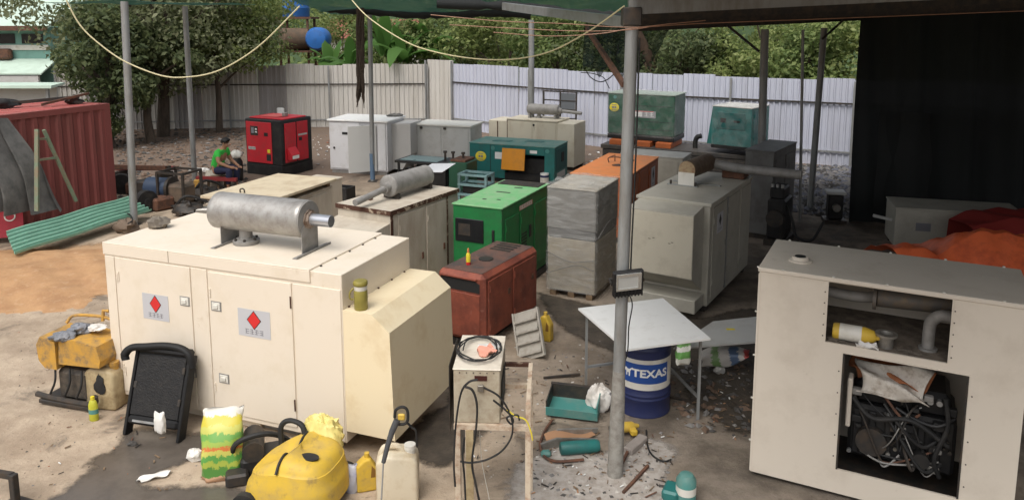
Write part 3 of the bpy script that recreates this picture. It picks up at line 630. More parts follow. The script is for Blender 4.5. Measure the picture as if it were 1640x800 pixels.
# banana plants
def banana(label, x, y, h, seed):
    rr = random.Random(seed); root = thing('banana_plant', label, 'plant', (x, y, 0), group='banana plants beyond the fence')
    MB().tube([(0, 0, 0), (.05, 0, h*.5), (.02, .02, h*.62)], [.16, .12, .07], 10).build('stem', mat('banana_stem', (.16, .19, .07), .7), root)
    for k in range(9):
        a = k*2.4+rr.uniform(-.3, .3); L = h*rr.uniform(.5, .72); lean = rr.uniform(.25, .95); w = .26*rr.uniform(.8, 1.3); dx, dy = math.cos(a), math.sin(a)
        m = MB(); rows = 9; vs = []
        for i in range(rows+1):
            t = i/rows; r = L*lean*t**1.2; z = h*.6+L*(1-.35*lean)*t-L*lean*.75*t**2.6
            ww = w*math.sin(math.pi*min(1, .12+.88*t))**.6*(1 if i < rows else .05)
            for q in (-1, 0, 1): vs.append((dx*r-dy*q*ww, dy*r+dx*q*ww, z-(.28*ww if q else 0)+rr.uniform(-.02, .02)))
        m.add(vs, [(i*3+j, i*3+j+1, i*3+j+4, i*3+j+3) for i in range(rows) for j in (0, 1)], True); m.build('leaf', BANANA, root, fix=False)
for i, (x, y, h) in enumerate(((-6.9,33.2,3.5),(-5.5,33.4,4.6),(-4.6,32.8,4.2),(-3.7,33.8,4.4),(-8.0,34.2,3.4))):
    banana(['small banana plant right of the blue water tank','tallest banana plant left of the slim pole','banana plant right behind the slim pole','banana plant farthest right beside the green bush','low banana plant under the red roof'][i], x, y, h, 60+i)
# hill wood behind everything
def hillf(u, v):
    x = -70+u*140; y = 46+v*50; return (x, y, -1.2+13*math.sin(min(1, v*1.6)*1.57)*(1+.15*hnoise(x*.12, y*.1)))
tag(MB().grid(hillf, 60, 16).build('hill', flat('hill_green', (.045, .075, .03), .9)), kind='structure')
cs = [hillf((x_+70)/140, v_) for x_, v_ in ((random.uniform(-60, 60), random.uniform(0, .5)) for _ in range(260))]
w_ = leaf_obj('hill_wood', leaves(cs, [(2.6, 2.4, 1.6)]*260, 42000, .5, seed=99), LEAF_B, None); tag(w_, 'mass of trees covering the slope far behind the yard', 'woodland', kind='stuff')
# ------------------------------------------------------------------ buildings beyond
MINT = mat('mint_wall', (.19, .36, .31), .7, dirt=(.14, .26, .22), amt=.3, scale=.6); MINTROOF = mat('pale_mint_roof', (.50, .62, .53), .6, dirt=(.4, .5, .42), amt=.3, scale=.6)
hz = thing('teal_house', 'pale teal house with stacked tin roofs at the far left', 'house', (-32, 40, 0))
MB().box(0, 0, 0, 8.2, 8, 3.85).build('wall', MINT, hz)
m = MB(); m.prism([(-.8, 3.82), (-.8, 3.95), (5, 6.2), (5, 6.0)], 'x', -1, 8.6); rf_ = m.build('roof', MINTROOF, hz)
m = MB(); m.box(-1, -.9, 3.72, 8.6, -.82, 3.96); m.build('eave_board', RUSTM, rf_)
m = MB(); m.prism([(-.02, 2.2), (-1.5, 1.55), (-1.5, 1.62), (-.02, 2.28)], 'x', -1, 8.5); m.build('awning', MINTROOF, hz)
m = MB(); m.box(-1, -.06, 2.72, 8.1, .02, 2.98); m.build('pale_band', DRUMWHITE, hz)
for k in range(6): MB().box(-.5+k*1.45, -.03, 3.05, .6+k*1.45, .03, 3.55).build('window', WINDOW, hz)
MB().box(5.2, -.4, 2.25, 6.3, -.05, 2.8, .1).build('rust_box', RUSTM, hz)
MB().box(-1, -1.45, 0, 8.3, -1.3, 1.5).build('lower_wall', GREY_C, hz)
sh = thing('mint_shelter', 'thin mint green shelter roof just behind the red container', 'shelter', (-18.5, 22.2, 0))
m = MB(); m.prism([(0, 2.30), (.7, 2.36), (.7, 2.42), (0, 2.38)], 'x', 0, 5.2); m.build('roof', MINTROOF, sh)
for x in (.3, 2.6, 4.9): MB().box(x, .2, 0, x+.08, .28, 2.30).build('post', POLE, sh)
MB().box(0, .6, 0, 5, .66, 2.29).build('wall', GREY_C, sh)
rh = thing('red_roof_house', 'low house with a red roof behind the banana plants', 'house', (-11.8, 50, 0))
MB().box(0, 0, 0, 6.0, 5, 3.1).build('wall', DRUMWHITE, rh)
m = MB(); m.prism([(-.5, 3.1), (2.5, 4.3), (5.5, 3.1)], 'x', -.4, 6.4); m.build('roof', mat('red_tile_roof', (.26, .09, .06), .8, dirt=(.18, .07, .05), amt=.4), rh)
# water tower
TANKBLUE = mat('tank_blue', (.03, .14, .42), .4, dirt=(.04, .12, .32), amt=.3)
wt = thing('tank_stand', 'rusty steel stand carrying the water tanks above the fence', 'tank stand', (-11.2, 37.5, 0))
m = MB()
for x, y in ((0, 0), (1.35, 0), (0, 1.3), (1.35, 1.3)): MB().box(x-.05, y-.05, 0, x+.05, y+.05, 4.3).build('leg', RUSTM, wt)
MB().box(-.15, -.15, 4.3, 1.55, 1.5, 4.40).build('deck', RUSTM, wt)
MB().box(-.6, -.5, 2.72, 2.0, 1.0, 2.80).build('lower_deck', RUSTM, wt)
m = MB(); m.bar((0, -.05, 4.2), (1.35, -.05, 2.7), .05); m.build('cross_brace', RUSTM, wt)
m = MB(); m.bar((1.3, -.1, .8), (2.1, -.3, 2.75), .07); m.build('strut', RUSTM, wt)
tk = thing('water_tank', 'upright blue water tank on top of the stand', 'water tank', (-10.55, 38.1, 4.40))
m = MB(); m.lathe([(.62, 0), (.65, .05), (.65, .4), (.66, .42), (.65, .45), (.65, .9), (.66, .92), (.65, .95), (.65, 1.4), (.5, 1.6), (.2, 1.68), (.18, 1.75)], n=28); m.build('tank_body', TANKBLUE, tk)
tk = thing('water_tank', 'round blue water tank lying end on below the upright one', 'water tank', (-9.25, 37.1, 2.80))
m = MB(); Mx = Matrix.Translation((0, 0, .56)) @ Matrix.Rotation(math.pi/2, 4, 'X')
m.lathe([(.02, -.75), (.3, -.72), (.48, -.6), (.54, -.4), (.55, .3), (.45, .5), (.1, .58)], n=28); m.xf(Mx); m.build('tank_body', TANKBLUE, tk)
tk = thing('rusty_tank', 'brown rusty tank beside the round blue tank', 'tank', (-10.45, 37.2, 2.80))
m = MB(); m.lathe([(.02, -.62), (.5, -.60), (.53, -.57), (.53, .57), (.5, .6), (.02, .62)], n=24); m.xf(Matrix.Translation((0, .1, .54)) @ Matrix.Rotation(.5, 4, 'Z') @ Matrix.Rotation(math.pi/2, 4, 'Y')); m.build('tank_body', mat('rust_tank', (.15, .095, .06), .85, dirt=(.09, .07, .05), amt=.5, scale=3), tk)
# ------------------------------------------------------------------ generator sets
def lp(box, px, py, x=None, y=None, z=None):
    """the same survey in the frame (x, y, yaw) of one machine"""
    ox, oy, yaw = box; q = at(px, py, z=0.0); o = Vector((-ox, -oy, CAM_H)); d = q-Vector((0, 0, CAM_H))
    c, s_ = math.cos(-yaw), math.sin(-yaw); rot = lambda v: Vector((c*v.x-s_*v.y, s_*v.x+c*v.y, v.z))
    o, d = rot(o), rot(d); t = (x-o.x)/d.x if x is not None else (y-o.y)/d.y if y is not None else (z-o.z)/d.z
    return o+d*t
def latch_front(par, x, z, m_=STEEL, y=-.014, s=.052):
    MB().box(x-s*1.25, y-.003, z-s*1.0, x+s*1.25, y-.0005, z+s*1.0).build('latch_recess', GREYPAINT, par); y -= .0032
    m = MB(); m.box(x-s, y-.008, z-s*.8, x+s, y, z+s*.8, .004); m.box(x-s*.55, y-.02, z-s*.4, x+s*.55, y-.0085, z+s*.4, .004); return m.build('latch', m_, par)
def hinged(d, spots):
    for p in spots: MB().cyl((p[0], p[1], p[2]-.045), (p[0], p[1], p[2]+.045), .009, n=8).build('hinge', d.data.materials[0], d)
    return d
def door_f(root, x0, x1, z0, z1, m_, y=0.0, t=.014, name='door'):
    return MB().box(x0+.006, y-t, z0+.006, x1-.006, y+.001, z1-.006, .004).build(name, m_, root) if name != 'door' else hinged(MB().box(x0+.006, y-t, z0+.006, x1-.006, y+.001, z1-.006, .004).build(name, m_, root), [(x0+.03, y-t-.004, z) for z in (z0+.18*(z1-z0), z1-.15*(z1-z0))])
def door_r(root, y0, y1, z0, z1, m_, x, t=.014, name='door'):
    return MB().box(x-.001, y0+.006, z0+.006, x+t, y1-.006, z1-.006, .004).build(name, m_, root) if name != 'door' else hinged(MB().box(x-.001, y0+.006, z0+.006, x+t, y1-.006, z1-.006, .004).build(name, m_, root), [(x+t+.004, y0+.03, z) for z in (z0+.18*(z1-z0), z1-.15*(z1-z0))])
def skid(root, L, W_, z0, m_=DARK, inset=.08):
    m = MB()
    for y in (inset, W_-inset-.12): m.box(inset, y, 0, L-inset, y+.12, z0)
    for x in (inset+.1, L-inset-.2): m.box(x, inset+.12, .01, x+.1, W_-inset-.12, z0-.01)
    return m.build('base_frame', m_, root)
def glyphs(x, z, w, n, y, seed=0, axis='f', X=0):
    rr = random.Random(seed); m = MB(); cw = w/n
    for i in range(n):
        cx = x+i*cw; h = cw*.9
        for k in range(3):
            zz = z+h*(.1+.4*k)
            if axis == 'f': m.box(cx+cw*.08, y-.001, zz-cw*.05, cx+cw*(.92-.2*rr.random()), y, zz+cw*.05)
            else: m.box(X, cx+cw*.08, zz-cw*.05, X+.001, cx+cw*(.92-.2*rr.random()), zz+cw*.05)
        xx = cx+cw*rr.uniform(.3, .6)
        if axis == 'f': m.box(xx-cw*.05, y-.0015, z, xx+cw*.05, y, z+h)
        else: m.box(X, xx-cw*.05, z, X+.0015, xx+cw*.05, z+h)
    return m
def diamond_label(door, cx, cz, w, h, y=-.014, seed=1, axis='f', X=0):
    """grey sheet, red rhombus with dark border and a line of small characters"""
    if axis == 'f':
        MB().box(cx-w/2, y-.003, cz-h/2, cx+w/2, y-.0005, cz+h/2).build('label_plate', LABELGREY, door)
        for nm_, k, mt, d in (('diamond_border', 1.12, INK, .0045), ('red_diamond', 1.0, PANELRED, .006)):
            a, b = w*.20*k, h*.31*k; zc = cz+h*.12
            MB().prism([(cx-a, zc), (cx, zc-b), (cx+a, zc), (cx, zc+b)], 'y', y-d, y-.003).build(nm_, mt, door)
        glyphs(cx-w*.30, cz-h*.40, w*.6, 4, y-.0032, seed).build('lettering', INKGREY, door)
    else:
        MB().box(X, cx-w/2, cz-h/2, X+.003, cx+w/2, cz+h/2).build('label_plate', LABELGREY, door)
        a, b = w*.2, h*.31; zc = cz+h*.12
        MB().prism([(cx-a, zc), (cx, zc-b), (cx+a, zc), (cx, zc+b)], 'x', X+.003, X+.005).build('diamond', INK, door)
        glyphs(cx-w*.3, cz-h*.4, w*.6, 4, 0, seed, 'r', X+.003).build('lettering', INKGREY, door)
# ---- A: big cream generator in the foreground
BA = (-4.457, 8.147, -.359); z0 = .12
A = thing('generator', 'large cream generator with two red diamond labels in the foreground', 'generator', (BA[0], BA[1], 0), BA[2])
skid(A, 3.02, 1.366, z0, GREYPAINT, .14)
m = MB(); m.box(.9, .10, .0, 1.9, .16, .14); m.build('skid_web', CREAM, A)
MB().box(0, 0, z0, 3.02, 1.366, 1.845, .006).build('body', CREAM, A)
m = MB(); m.box(-.006, -.014, 1.845, 2.667, 1.378, 1.862, .004); m.box(-.006, -.014, 1.728, 2.667, -.0005, 1.845, .003); ld_ = m.build('lid', CREAM, A)
m = MB(); m.box(.908, -.0165, 1.735, .914, -.0142, 1.858); m.build('lid_seam', GRIME and flat('seam_shadow', (.25, .2, .14)), ld_)
for k in range(5):
    m = MB(); m.cyl((2.69, .15+.26*k, 1.847), (2.69, .15+.26*k, 1.856), .012, n=8); m.build('bolt', DARK, ld_)
d1 = door_f(A, .15, 1.19, .17, 1.715, CREAM); d2 = door_f(A, 1.41, 2.45, .17, 1.70, CREAM)
MB().box(1.196, -.012, .17, 1.404, .001, 1.712, .004).build('mullion', CREAM, A)
door_f(A, 2.456, 3.012, .13, 1.70, CREAM, name='end_panel', t=.010)
MB().box(.012, -.012, .13, .144, .001, 1.712, .004).build('corner_post', CREAM, A)
for x, z in ((1.10, 1.335), (1.13, .555)): latch_front(d1, x, z, DRUMWHITE)
for x, z in ((1.51, 1.335), (1.56, .555)): latch_front(d2, x, z, DRUMWHITE)
for z in (1.50, .42):
    m = MB(); m.cyl((.2, -.019, z-.05), (.2, -.019, z+.05), .008, n=8); m.build('hinge', CREAM, d1)
    m = MB(); m.cyl((2.435, -.019, z-.06), (2.435, -.019, z+.06), .008, n=8); m.build('hinge', RUSTY_EDGE, d2)
diamond_label(d1, .695, 1.215, .355, .285, seed=3); diamond_label(d2, 1.98, 1.215, .395, .29, seed=4)
m = MB(); m.prism([(3.0205, 1.49), (3.34, 1.49), (3.525, 1.335), (3.56, .25), (3.0205, .25)], 'y', .002, 1.36); hd = m.build('air_hood', CREAMY, A)
m = MB()
for k in range(5): m.cyl((3.03, .1+.28*k, 1.489), (3.03, .1+.28*k, 1.502), .011, n=8)
m.build('rivets', RUSTY_EDGE, hd)
def silencer(root, p0, p1, r, mt, cap=None, name='silencer', n=28, ribs=True):
    p0, p1 = Vector(p0), Vector(p1); L = (p1-p0).length; d = (p1-p0).normalized(); M_ = d.to_track_quat('Z', 'Y').to_matrix().to_4x4(); M_.translation = p0
    m = MB(); pr = [(r*.2, 0), (r*.93, 0), (r, .012), (r, L*.03), (r*1.012, L*.035), (r, L*.05), (r, L*.95), (r*1.012, L*.965), (r, L*.97), (r, L-.012), (r*.93, L), (r*.2, L)]
    m.lathe(pr, n=n); m.xf(M_); return m.build(name, mt, root, angle=50)
ax, az = .50, 2.205
XS = .12
s = silencer(A, (1.15, ax, az), (2.19+XS, ax, az), .198, SILVER)
m = MB(); m.cyl((2.185+XS, ax, az), (2.197+XS, ax, az), .19, n=28); m.build('end_cap', GREYPAINT, s)
m = MB(); m.cyl((2.197+XS, ax, az), (2.212+XS, ax, az), .105, n=8); m.cyl((2.212+XS, ax, az), (2.24+XS, ax, az), .085, n=8); m.build('outlet_flange', mat('heat_stained_steel', (.36, .30, .25), .5, .5, dirt=(.2, .12, .08), amt=.4, scale=6), s)
m = MB(); m.tube([(2.20+XS, ax, az), (2.47+XS, ax, az), (2.47+XS, ax, az), (2.2+XS, ax, az)], [.062, .062, .055, .055], 20, caps=False); m.build('outlet_pipe', PIPE, s)
m = MB(); m.lathe([(.06, 1.862), (.135, 1.862), (.14, 1.875), (.14, 1.905), (.10, 1.912), (.10, 1.925), (.07, 1.93), (.07, 2.06)], (1.50, ax, 0), 24); m.build('inlet_flange', GREYPAINT, s)
for k in range(6):
    a = k*1.047; m = MB(); m.cyl((1.50+.115*math.cos(a), ax+.115*math.sin(a), 1.90), (1.50+.115*math.cos(a), ax+.115*math.sin(a), 1.93), .014, n=6); m.build('bolt', DARK, s)
for x in (1.16+XS, 2.195+XS):
    m = MB(); m.prism([(ax-.14, 1.87), (ax+.14, 1.87), (ax+.14, 2.10), (ax+.10, 2.16), (ax-.10, 2.16), (ax-.14, 2.10)], 'x', x, x+.008); m.box(x-.0, ax-.30, 1.863, x+.05, ax+.30, 1.871); m.box(x+.0505, ax-.30, 1.863, x+.056, ax+.30, 1.885); m.build('bracket', GREYPAINT, s)
# things on A
t = thing('thermos', 'olive green water flask standing on the cream generator hood', 'flask', lp(BA, 578, 497, z=1.49).x and (0, 0, 0))
q = Matrix.Rotation(BA[2], 4, 'Z') @ Vector((3.165, .10, 0)); t.location = (BA[0]+q.x, BA[1]+q.y, 1.49)
FL = mat('olive_plastic', (.27, .23, .05), .45, dirt=(.2, .17, .04), amt=.3)
MB().lathe([(.06, 0), (.066, .008), (.066, .18), (.062, .195)], n=24).build('flask_body', FL, t)
MB().lathe([(.061, .195), (.063, .20), (.063, .235), (.058, .24)], n=24).build('collar', DRUMWHITE, t)
MB().lathe([(.066, .24), (.07, .245), (.07, .275), (.062, .285), (.02, .288)], n=24).build('lid', FL, t)
m = MB(); m.tube(curve_pts([(-.06, -.02, .22), (-.095, -.03, .18), (-.10, -.03, .12), (-.07, -.02, .10)]), .009, 6); m.build('handle', FL, t)
q = Matrix.Rotation(BA[2], 4, 'Z') @ Vector((.0, .62, 0))
o = MB().blob((0, 0, .05), .13, 8, .3, 5, (1, .8, .55)).build('stone_weight', mat('dark_stone', (.13, .11, .09), .9, dirt=(.3, .26, .2), amt=.3, scale=6, bump=.5)); o.location = (BA[0]+q.x, BA[1]+q.y, 1.862)
o.location = (BA[0]+q.x+.12, BA[1]+q.y, 1.87); tag(o, 'dark stone lying on the back edge of the cream generator roof', 'stone')
# ---- C: cream generator at the right with open bays
BC = (2.245, 6.732, -.479); CL, CW, CZ = 2.08, 1.0, 2.04
C = thing('generator', 'cream generator at the lower right with two open bays', 'generator', (BC[0], BC[1], 0), BC[2])
m = MB(); th = .02
for x0, x1, za, zb in ((0, .585, .05, 2.0), (.585, 1.526, 1.995, 2.0), (.585, .735, .05, 1.445), (.735, 1.69, .05, .28), (.735, 1.526, 1.37, 1.445), (1.526, 1.69, 1.37, 2.0), (1.69, CL, .05, 2.0)): m.box(x0, 0, za, x1, th, zb)
m.box(1.526, 0, 1.37, 1.5261, th, 1.4451)
m.build('front_panel', CREAM_R, C)
MB().box(0, th, .05, th, CW, 2.0).build('side_panel', CREAM_R, C); MB().box(CL-th, th, .05, CL, CW, 2.0).build('side_panel', CREAM_R, C)
MB().box(th, CW-th, .05, CL-th, CW, 2.0).build('back_panel', CREAM_R, C)
MB().box(-.012, -.012, 2.0, CL+.012, CW+.012, 2.04, .006).build('roof_panel', CREAM_R, C)
MB().box(th, th, .05, CL-th, CW-th, .10).build('floor_pan', DARK, C)
MB().box(th, th, 1.425, CL-th, CW-th, 1.44).build('shelf', mat('sooty_shelf', (.20, .165, .13), .8, dirt=(.09, .075, .06), amt=.5, scale=4), C)
for x0, x1, za, zb in ((.735, .75, .28, 1.37), (1.675, 1.69, .28, 1.37)): MB().box(x0, -.004, za, x1, -.0005, zb).build('door_jamb', DARK, C)
MB().box(.60, .55, .10, .615, CW-th, 1.42).build('bulkhead', DARK, C)
m = MB(); m.lathe([(.055, 2.04), (.105, 2.04), (.105, 2.052), (.075, 2.056), (.075, 2.085), (.062, 2.088), (.052, 2.085)], (.30, .36, 0), 24); p_ = m.build('exhaust_port', CREAM_R, C)
m = MB(); m.cyl((.30, .36, 2.083), (.30, .36, 2.0865), .05, n=20); m.build('port_opening', INK, p_)
bolt = None
for x, y, zz in [(.12+i*.46, CW+.005, 2.043) for i in range(5)] + [(-.016, .02, .35+i*.42) for i in range(5)] + [(.2+.42*i, -.008, 2.043) for i in range(5)]:
    if bolt is None: bolt = MB().lathe([(.004, -.004), (.012, -.002), (.012, .006), (.005, .010)], n=10).build('bolt', DRUMWHITE, C); bolt.location = (x, y, zz)
    else: copy_obj(bolt, C, (x, y, zz))
m = MB(); m.tube(curve_pts([(.05, .42, 1.78), (.5, .42, 1.77), (.80, .42, 1.76), (.95, .46, 1.77)]), .05, 14); m.build('exhaust_pipe', GREYPAINT, C)
m = MB(); m.cyl((.93, .36, 1.79), (.96, .36, 1.79), .10, n=20); m.cyl((.96, .40, 1.79), (1.55, .46, 1.80), .085, n=16); m.build('muffler', mat('sooty_steel', (.13, .12, .11), .6, .4, dirt=(.2, .15, .1), amt=.3, scale=5), C)
m = MB(); m.tube(curve_pts([(1.62, .25, 1.74), (1.48, .25, 1.76), (1.40, .25, 1.70), (1.385, .25, 1.60), (1.385, .25, 1.44)]), .05, 14); m.cyl((1.385, .25, 1.44), (1.385, .25, 1.46), .075, n=16); m.build('elbow_pipe', GREYPAINT, C)
for x, y, r_, k in ((.64, .1, .05, 1), (1.2, .12, .04, 2), (1.05, .2, .05, 3), (.72, .06, .03, 4), (1.3, .1, .035, 6)):
    MB().blob((x, y, 1.445), r_, 6, .4, k, (1.4, 1, .4)).build('soot_clump', mat('soot_%d' % k, (.12, .10, .08), .9), C)
# engine in the lower bay
e = MB().box(.80, .28, .30, 1.66, .92, .80, .03).build('engine_block', BLACK, C)
MB().box(.84, .32, .80, 1.60, .80, 1.02, .04).build('cylinder_head', mat('engine_black', (.02, .02, .021), .35, .3), C)
m = MB()
for k in range(6): m.box(.84+k*.13, .255, .34, .90+k*.13, .2795, .76, .01)
m.build('rib', BLACK, e)
m = MB(); m.cyl((1.0, .27, .50), (1.0, .20, .50), .13, n=20); m.build('pulley', DARK, e)
m = MB(); m.cyl((1.40, .27, .45), (1.40, .15, .45), .07, n=16); m.build('oil_filter', BLACK, e)
m = MB(); m.tube(curve_pts([(.82, .2, .9), (1.0, .17, .75), (1.3, .17, .8), (1.6, .2, .62)]), .022, 8); m.tube(curve_pts([(1.55, .2, 1.05), (1.58, .18, .8), (1.5, .17, .5), (1.55, .2, .32)]), .02, 8); m.build('hose', RUBBER, e)
for k in range(4):
    m = MB(); m.cyl((1.30+.07*k, .24, .97), (1.30+.07*k, .29, .97), .025, n=10); m.build('injector', STEEL, e)
MB().box(.78, .16, .62, .82, .3, 1.08, .008).build('control_box', CREAM_R, C)
rr_ = random.Random(77); mats_e = [BLACK, DARK, RUBBER, TIN, RUSTM, GREYPAINT]
for k in range(16):
    x0, x1 = rr_.uniform(.80, 1.25), rr_.uniform(1.2, 1.64); za, zb = rr_.uniform(.32, 1.05), rr_.uniform(.32, 1.05)
    m = MB(); m.tube(curve_pts([(x0, .24, za), (x0*.7+x1*.3, .16+rr_.uniform(0, .05), (za*.6+zb*.4)-.05), (x0*.3+x1*.7, .15+rr_.uniform(0, .06), zb-.06), (x1, .24, zb)], 5), rr_.choice((.006, .009, .012, .016)), 7); m.build('engine_pipe', rr_.choice(mats_e), e)
for k in range(14):
    x, z = rr_.uniform(.82, 1.62), rr_.uniform(.34, 1.0); s_ = rr_.uniform(.02, .055); MB().box(x-s_, .19+rr_.uniform(0, .04), z-s_*.7, x+s_, .275, z+s_*.7, .006).build('engine_fitting', rr_.choice(mats_e), e)
for k in range(18):
    x, z = rr_.uniform(.82, 1.62), rr_.uniform(.34, 1.02); m = MB(); m.cyl((x, .255, z), (x, .225, z), rr_.uniform(.008, .022), n=8); m.build('engine_bolt', rr_.choice((STEEL, DARK, TIN)), e)
m = MB(); m.tube([(1.0+.10*math.cos(a*.3), .215, .50+.10*math.sin(a*.3)) for a in range(8)]+[(1.40, .215, .60), (1.43, .215, .45), (1.36, .215, .39), (.98, .215, .40)], .010, 6); m.build('fan_belt', RUBBER, e)
for x0, x1, za, zb in ((.575, 1.536, 1.997, 2.012), (.575, .585, 1.445, 1.997), (1.526, 1.536, 1.445, 1.997), (.725, 1.70, 1.371, 1.381)): MB().box(x0, -.006, za, x1, -.0005, zb).build('folded_lip', CREAM_R, C)
MB().box(.0, -.006, 1.985, .575, -.0005, 1.998).build('folded_lip', CREAM_R, C); MB().box(-.006, -.006, .06, .012, -.0005, 1.984).build('folded_lip', CREAM_R, C)
scr = None
for x, zz_ in [(.56, 1.5+.1*i) for i in range(5)]+[(1.55, 1.5+.1*i) for i in range(5)]+[(.71, .4+.2*i) for i in range(5)]+[(1.72, .4+.2*i) for i in range(5)]:
    if scr is None: scr = MB().cyl((0, -.0005, 0), (0, -.005, 0), .006, n=8).build('screw', DARK, C); scr.location = (x, 0, zz_)
    else: copy_obj(scr, C, (x, 0, zz_))
def inC(o, x, y, z, rz=0, rot=None):
    q = Matrix.Rotation(BC[2], 4, 'Z') @ Vector((x, y, z)); o.location = (BC[0]+q.x, BC[1]+q.y, z); o.rotation_euler = rot or (0, 0, BC[2]+rz); return o
def cloth(name, label, material, w, h, seed, amp=.05, cat='rag', bend=.0):
    rr = random.Random(seed); ph = [(rr.uniform(2, 6), rr.uniform(2, 6), rr.uniform(0, 6)) for _ in range(5)]
    def f(u, v):
        e_ = 1+.18*math.sin(u*7+seed)+.12*math.sin(v*9+seed*2)
        x = (u-.5)*w*(1+.15*math.sin(v*5+seed)); y = (v-.5)*h*(1+.2*math.sin(u*4+seed))
        z = amp*sum(math.sin(a*u*2+b*v*2+p) for a, b, p in ph)/2 + amp*1.2 + bend*math.exp(-((u-.5)**2+(v-.5)**2)*9)
        return (x, y, max(.004, z))
    o = MB().grid(f, 22, 18).build(name, material); md = o.modifiers.new('thick', 'SOLIDIFY'); md.thickness = .006
    return tag(o, label, cat)
inC(cloth('oily_rag', 'crumpled white oily rag lying on the engine in the open bay', mat('oily_white_cloth', (.58, .54, .48), .85, dirt=(.25, .2, .15), amt=.3, scale=5), .56, .34, 3, .06), 1.14, .27, 1.05, rot=(R(42), 0, BC[2]))
inC(cloth('brown_cloth', 'rust coloured cloth behind the white rag in the bay', mat('rust_cloth', (.36, .13, .05), .85, dirt=(.2, .08, .04), amt=.4, scale=5), .62, .3, 5, .06), 1.12, .42, 1.07, rot=(R(25), 0, BC[2]))
b_ = thing('oil_bottle', 'yellow and white oil bottle lying on the upper shelf', 'bottle'); inC(b_, .82, .13, 1.515); b_.scale = (1.2, 1.2, 1.2)
m = MB(); m.lathe([(.02, -.16), (.055, -.155), (.06, -.14), (.06, .06), (.045, .12), (.022, .14), (.022, .17)], n=18); m.xf(Matrix.Rotation(math.pi/2, 4, 'Y')); m.build('bottle_body', YELLOW, b_)
m = MB(); m.lathe([(.0612, -.11), (.0615, -.1), (.0615, .03), (.0612, .04)], n=18); m.xf(Matrix.Rotation(math.pi/2, 4, 'Y')); m.build('label_band', DRUMWHITE, b_)
s_ = thing('pipe_spool', 'short grey flanged pipe standing on the upper shelf', 'pipe'); inC(s_, 1.06, .14, 1.44)
MB().lathe([(.03, 0), (.06, 0), (.062, .10), (.09, .105), (.09, .125), (.052, .126), (.045, .10), (.045, .02)], n=22).build('spool', TIN, s_)
inC(cloth('small_rag', 'small crumpled beige rag on the upper shelf edge', BAGW, .16, .08, 8, .02), .92, .05, 1.44)
inC(cloth('white_rag', 'white rag hanging at the foot of the right generator', BAGW, .3, .2, 9, .04), 1.55, -.05, .09)
# ---- generic small enclosure kit used below
def enclosure(root, L, W_, H_, mt, top=None, z0=.1, lid=.03, over=.015, base=DARK, ch=.008):
    skid(root, L, W_, z0, base, .04)
    b = MB().box(0, 0, z0, L, W_, z0+H_-lid, ch).build('body', mt, root)
    tp = MB().box(-over, -over, z0+H_-lid+.0005, L+over, W_+over, z0+H_, .006).build('roof_panel', top or mt, root); return b, tp
# ---- B: old beige generator with rusted lid and grey silencer
BB = (-2.56, 11.03, -.52); L, Wd, Ht = .98, 1.70, 1.5
B = thing('generator', 'old beige generator with rust eaten lid edge and grey silencer', 'generator', (BB[0], BB[1], 0), BB[2])
enclosure(B, L, Wd, Ht, BEIGE_OLD, lid=.06)
for x0, y0, x1, y1 in ((-.02, -.022, L+.02, -.0155), (L+.0155, -.0155, L+.022, Wd+.02)): MB().box(x0, y0, 1.535, x1, y1, 1.602).build('lid_edge', RUSTY_EDGE, B)
for ya, yb in ((.16, .80), (.84, 1.36)): dd = door_r(B, ya, yb, .2, 1.5, BEIGE_OLD, L); MB().box(L+.0145, yb-.1, .72, L+.03, yb-.06, .82, .004).build('handle', RUSTM, dd)
MB().box(L, .0, .12, L+.012, .05, 1.53).build('rust_strip', RUSTY_EDGE, B); MB().box(L, 1.385, .12, L+.012, 1.41, 1.53).build('rust_strip', RUSTY_EDGE, B)
MB().box(L-.02, 1.45, .11, L+.012, 1.70, .35).build('rust_scab', RUSTY_EDGE, B)
m = MB(); m.prism([(-.002, 1.42), (-.42, 1.36), (-.46, 1.28), (-.46, .3), (-.002, .3)], 'x', .0, L-.01); m.build('air_hood', BEIGE_OLD, B)
s = silencer(B, (.50, .55, 1.80), (.50, 1.52, 1.80), .165, GREYPAINT)
m = MB(); m.tube([(.50, .53, 1.78), (.50, -.18, 1.70)], .048, 14); m.cyl((.50, .56, 1.79), (.50, .46, 1.78), .075, n=14); m.build('tail_pipe', GREYPAINT, s)
for y in (.62, 1.44): MB().box(.36, y, 1.605, .64, y+.05, 1.68).build('bracket', DARK, s)
m = MB(); m.box(.2, .35, 1.601, .32, .42, 1.64); m.build('lifting_lug', RUSTM, B)
# ---- D: beige cover behind the foreground silencer
D = thing('generator', 'beige generator with loose flat cover half hidden behind the foreground silencer', 'generator', (-4.72, 11.66, 0), -.37)
enclosure(D, 1.08, 1.75, 1.35, BEIGE_OLD, lid=.02)
MB().box(-.08, -.06, 1.53, 1.14, 1.82, 1.575, .006).build('loose_cover', mat('dusty_beige_top', (.56, .48, .34), .65, dirt=(.42, .33, .22), amt=.3, scale=1.5), D)
MB().box(.02, .02, 1.452, 1.06, .1, 1.53).build('packing_strip', WOOD, D); MB().box(.02, 1.65, 1.452, 1.06, 1.73, 1.53).build('packing_strip', WOOD, D)
door_r(D, .2, .9, .2, 1.38, BEIGE_OLD, 1.08); door_r(D, .95, 1.6, .2, 1.38, BEIGE_OLD, 1.08)
m = MB(); m.tube(curve_pts([(.36, .33, 1.576), (.36, .33, 1.62), (.40, .33, 1.64), (.44, .33, 1.62), (.44, .33, 1.576)]), .012, 6); m.build('lifting_eye', DARK, D)
D2 = thing('cabinet', 'low beige cabinet beside the generator with the loose cover', 'cabinet', at(486, 372), -.4)
enclosure(D2, .62, .5, 1.0, BEIGE_OLD)
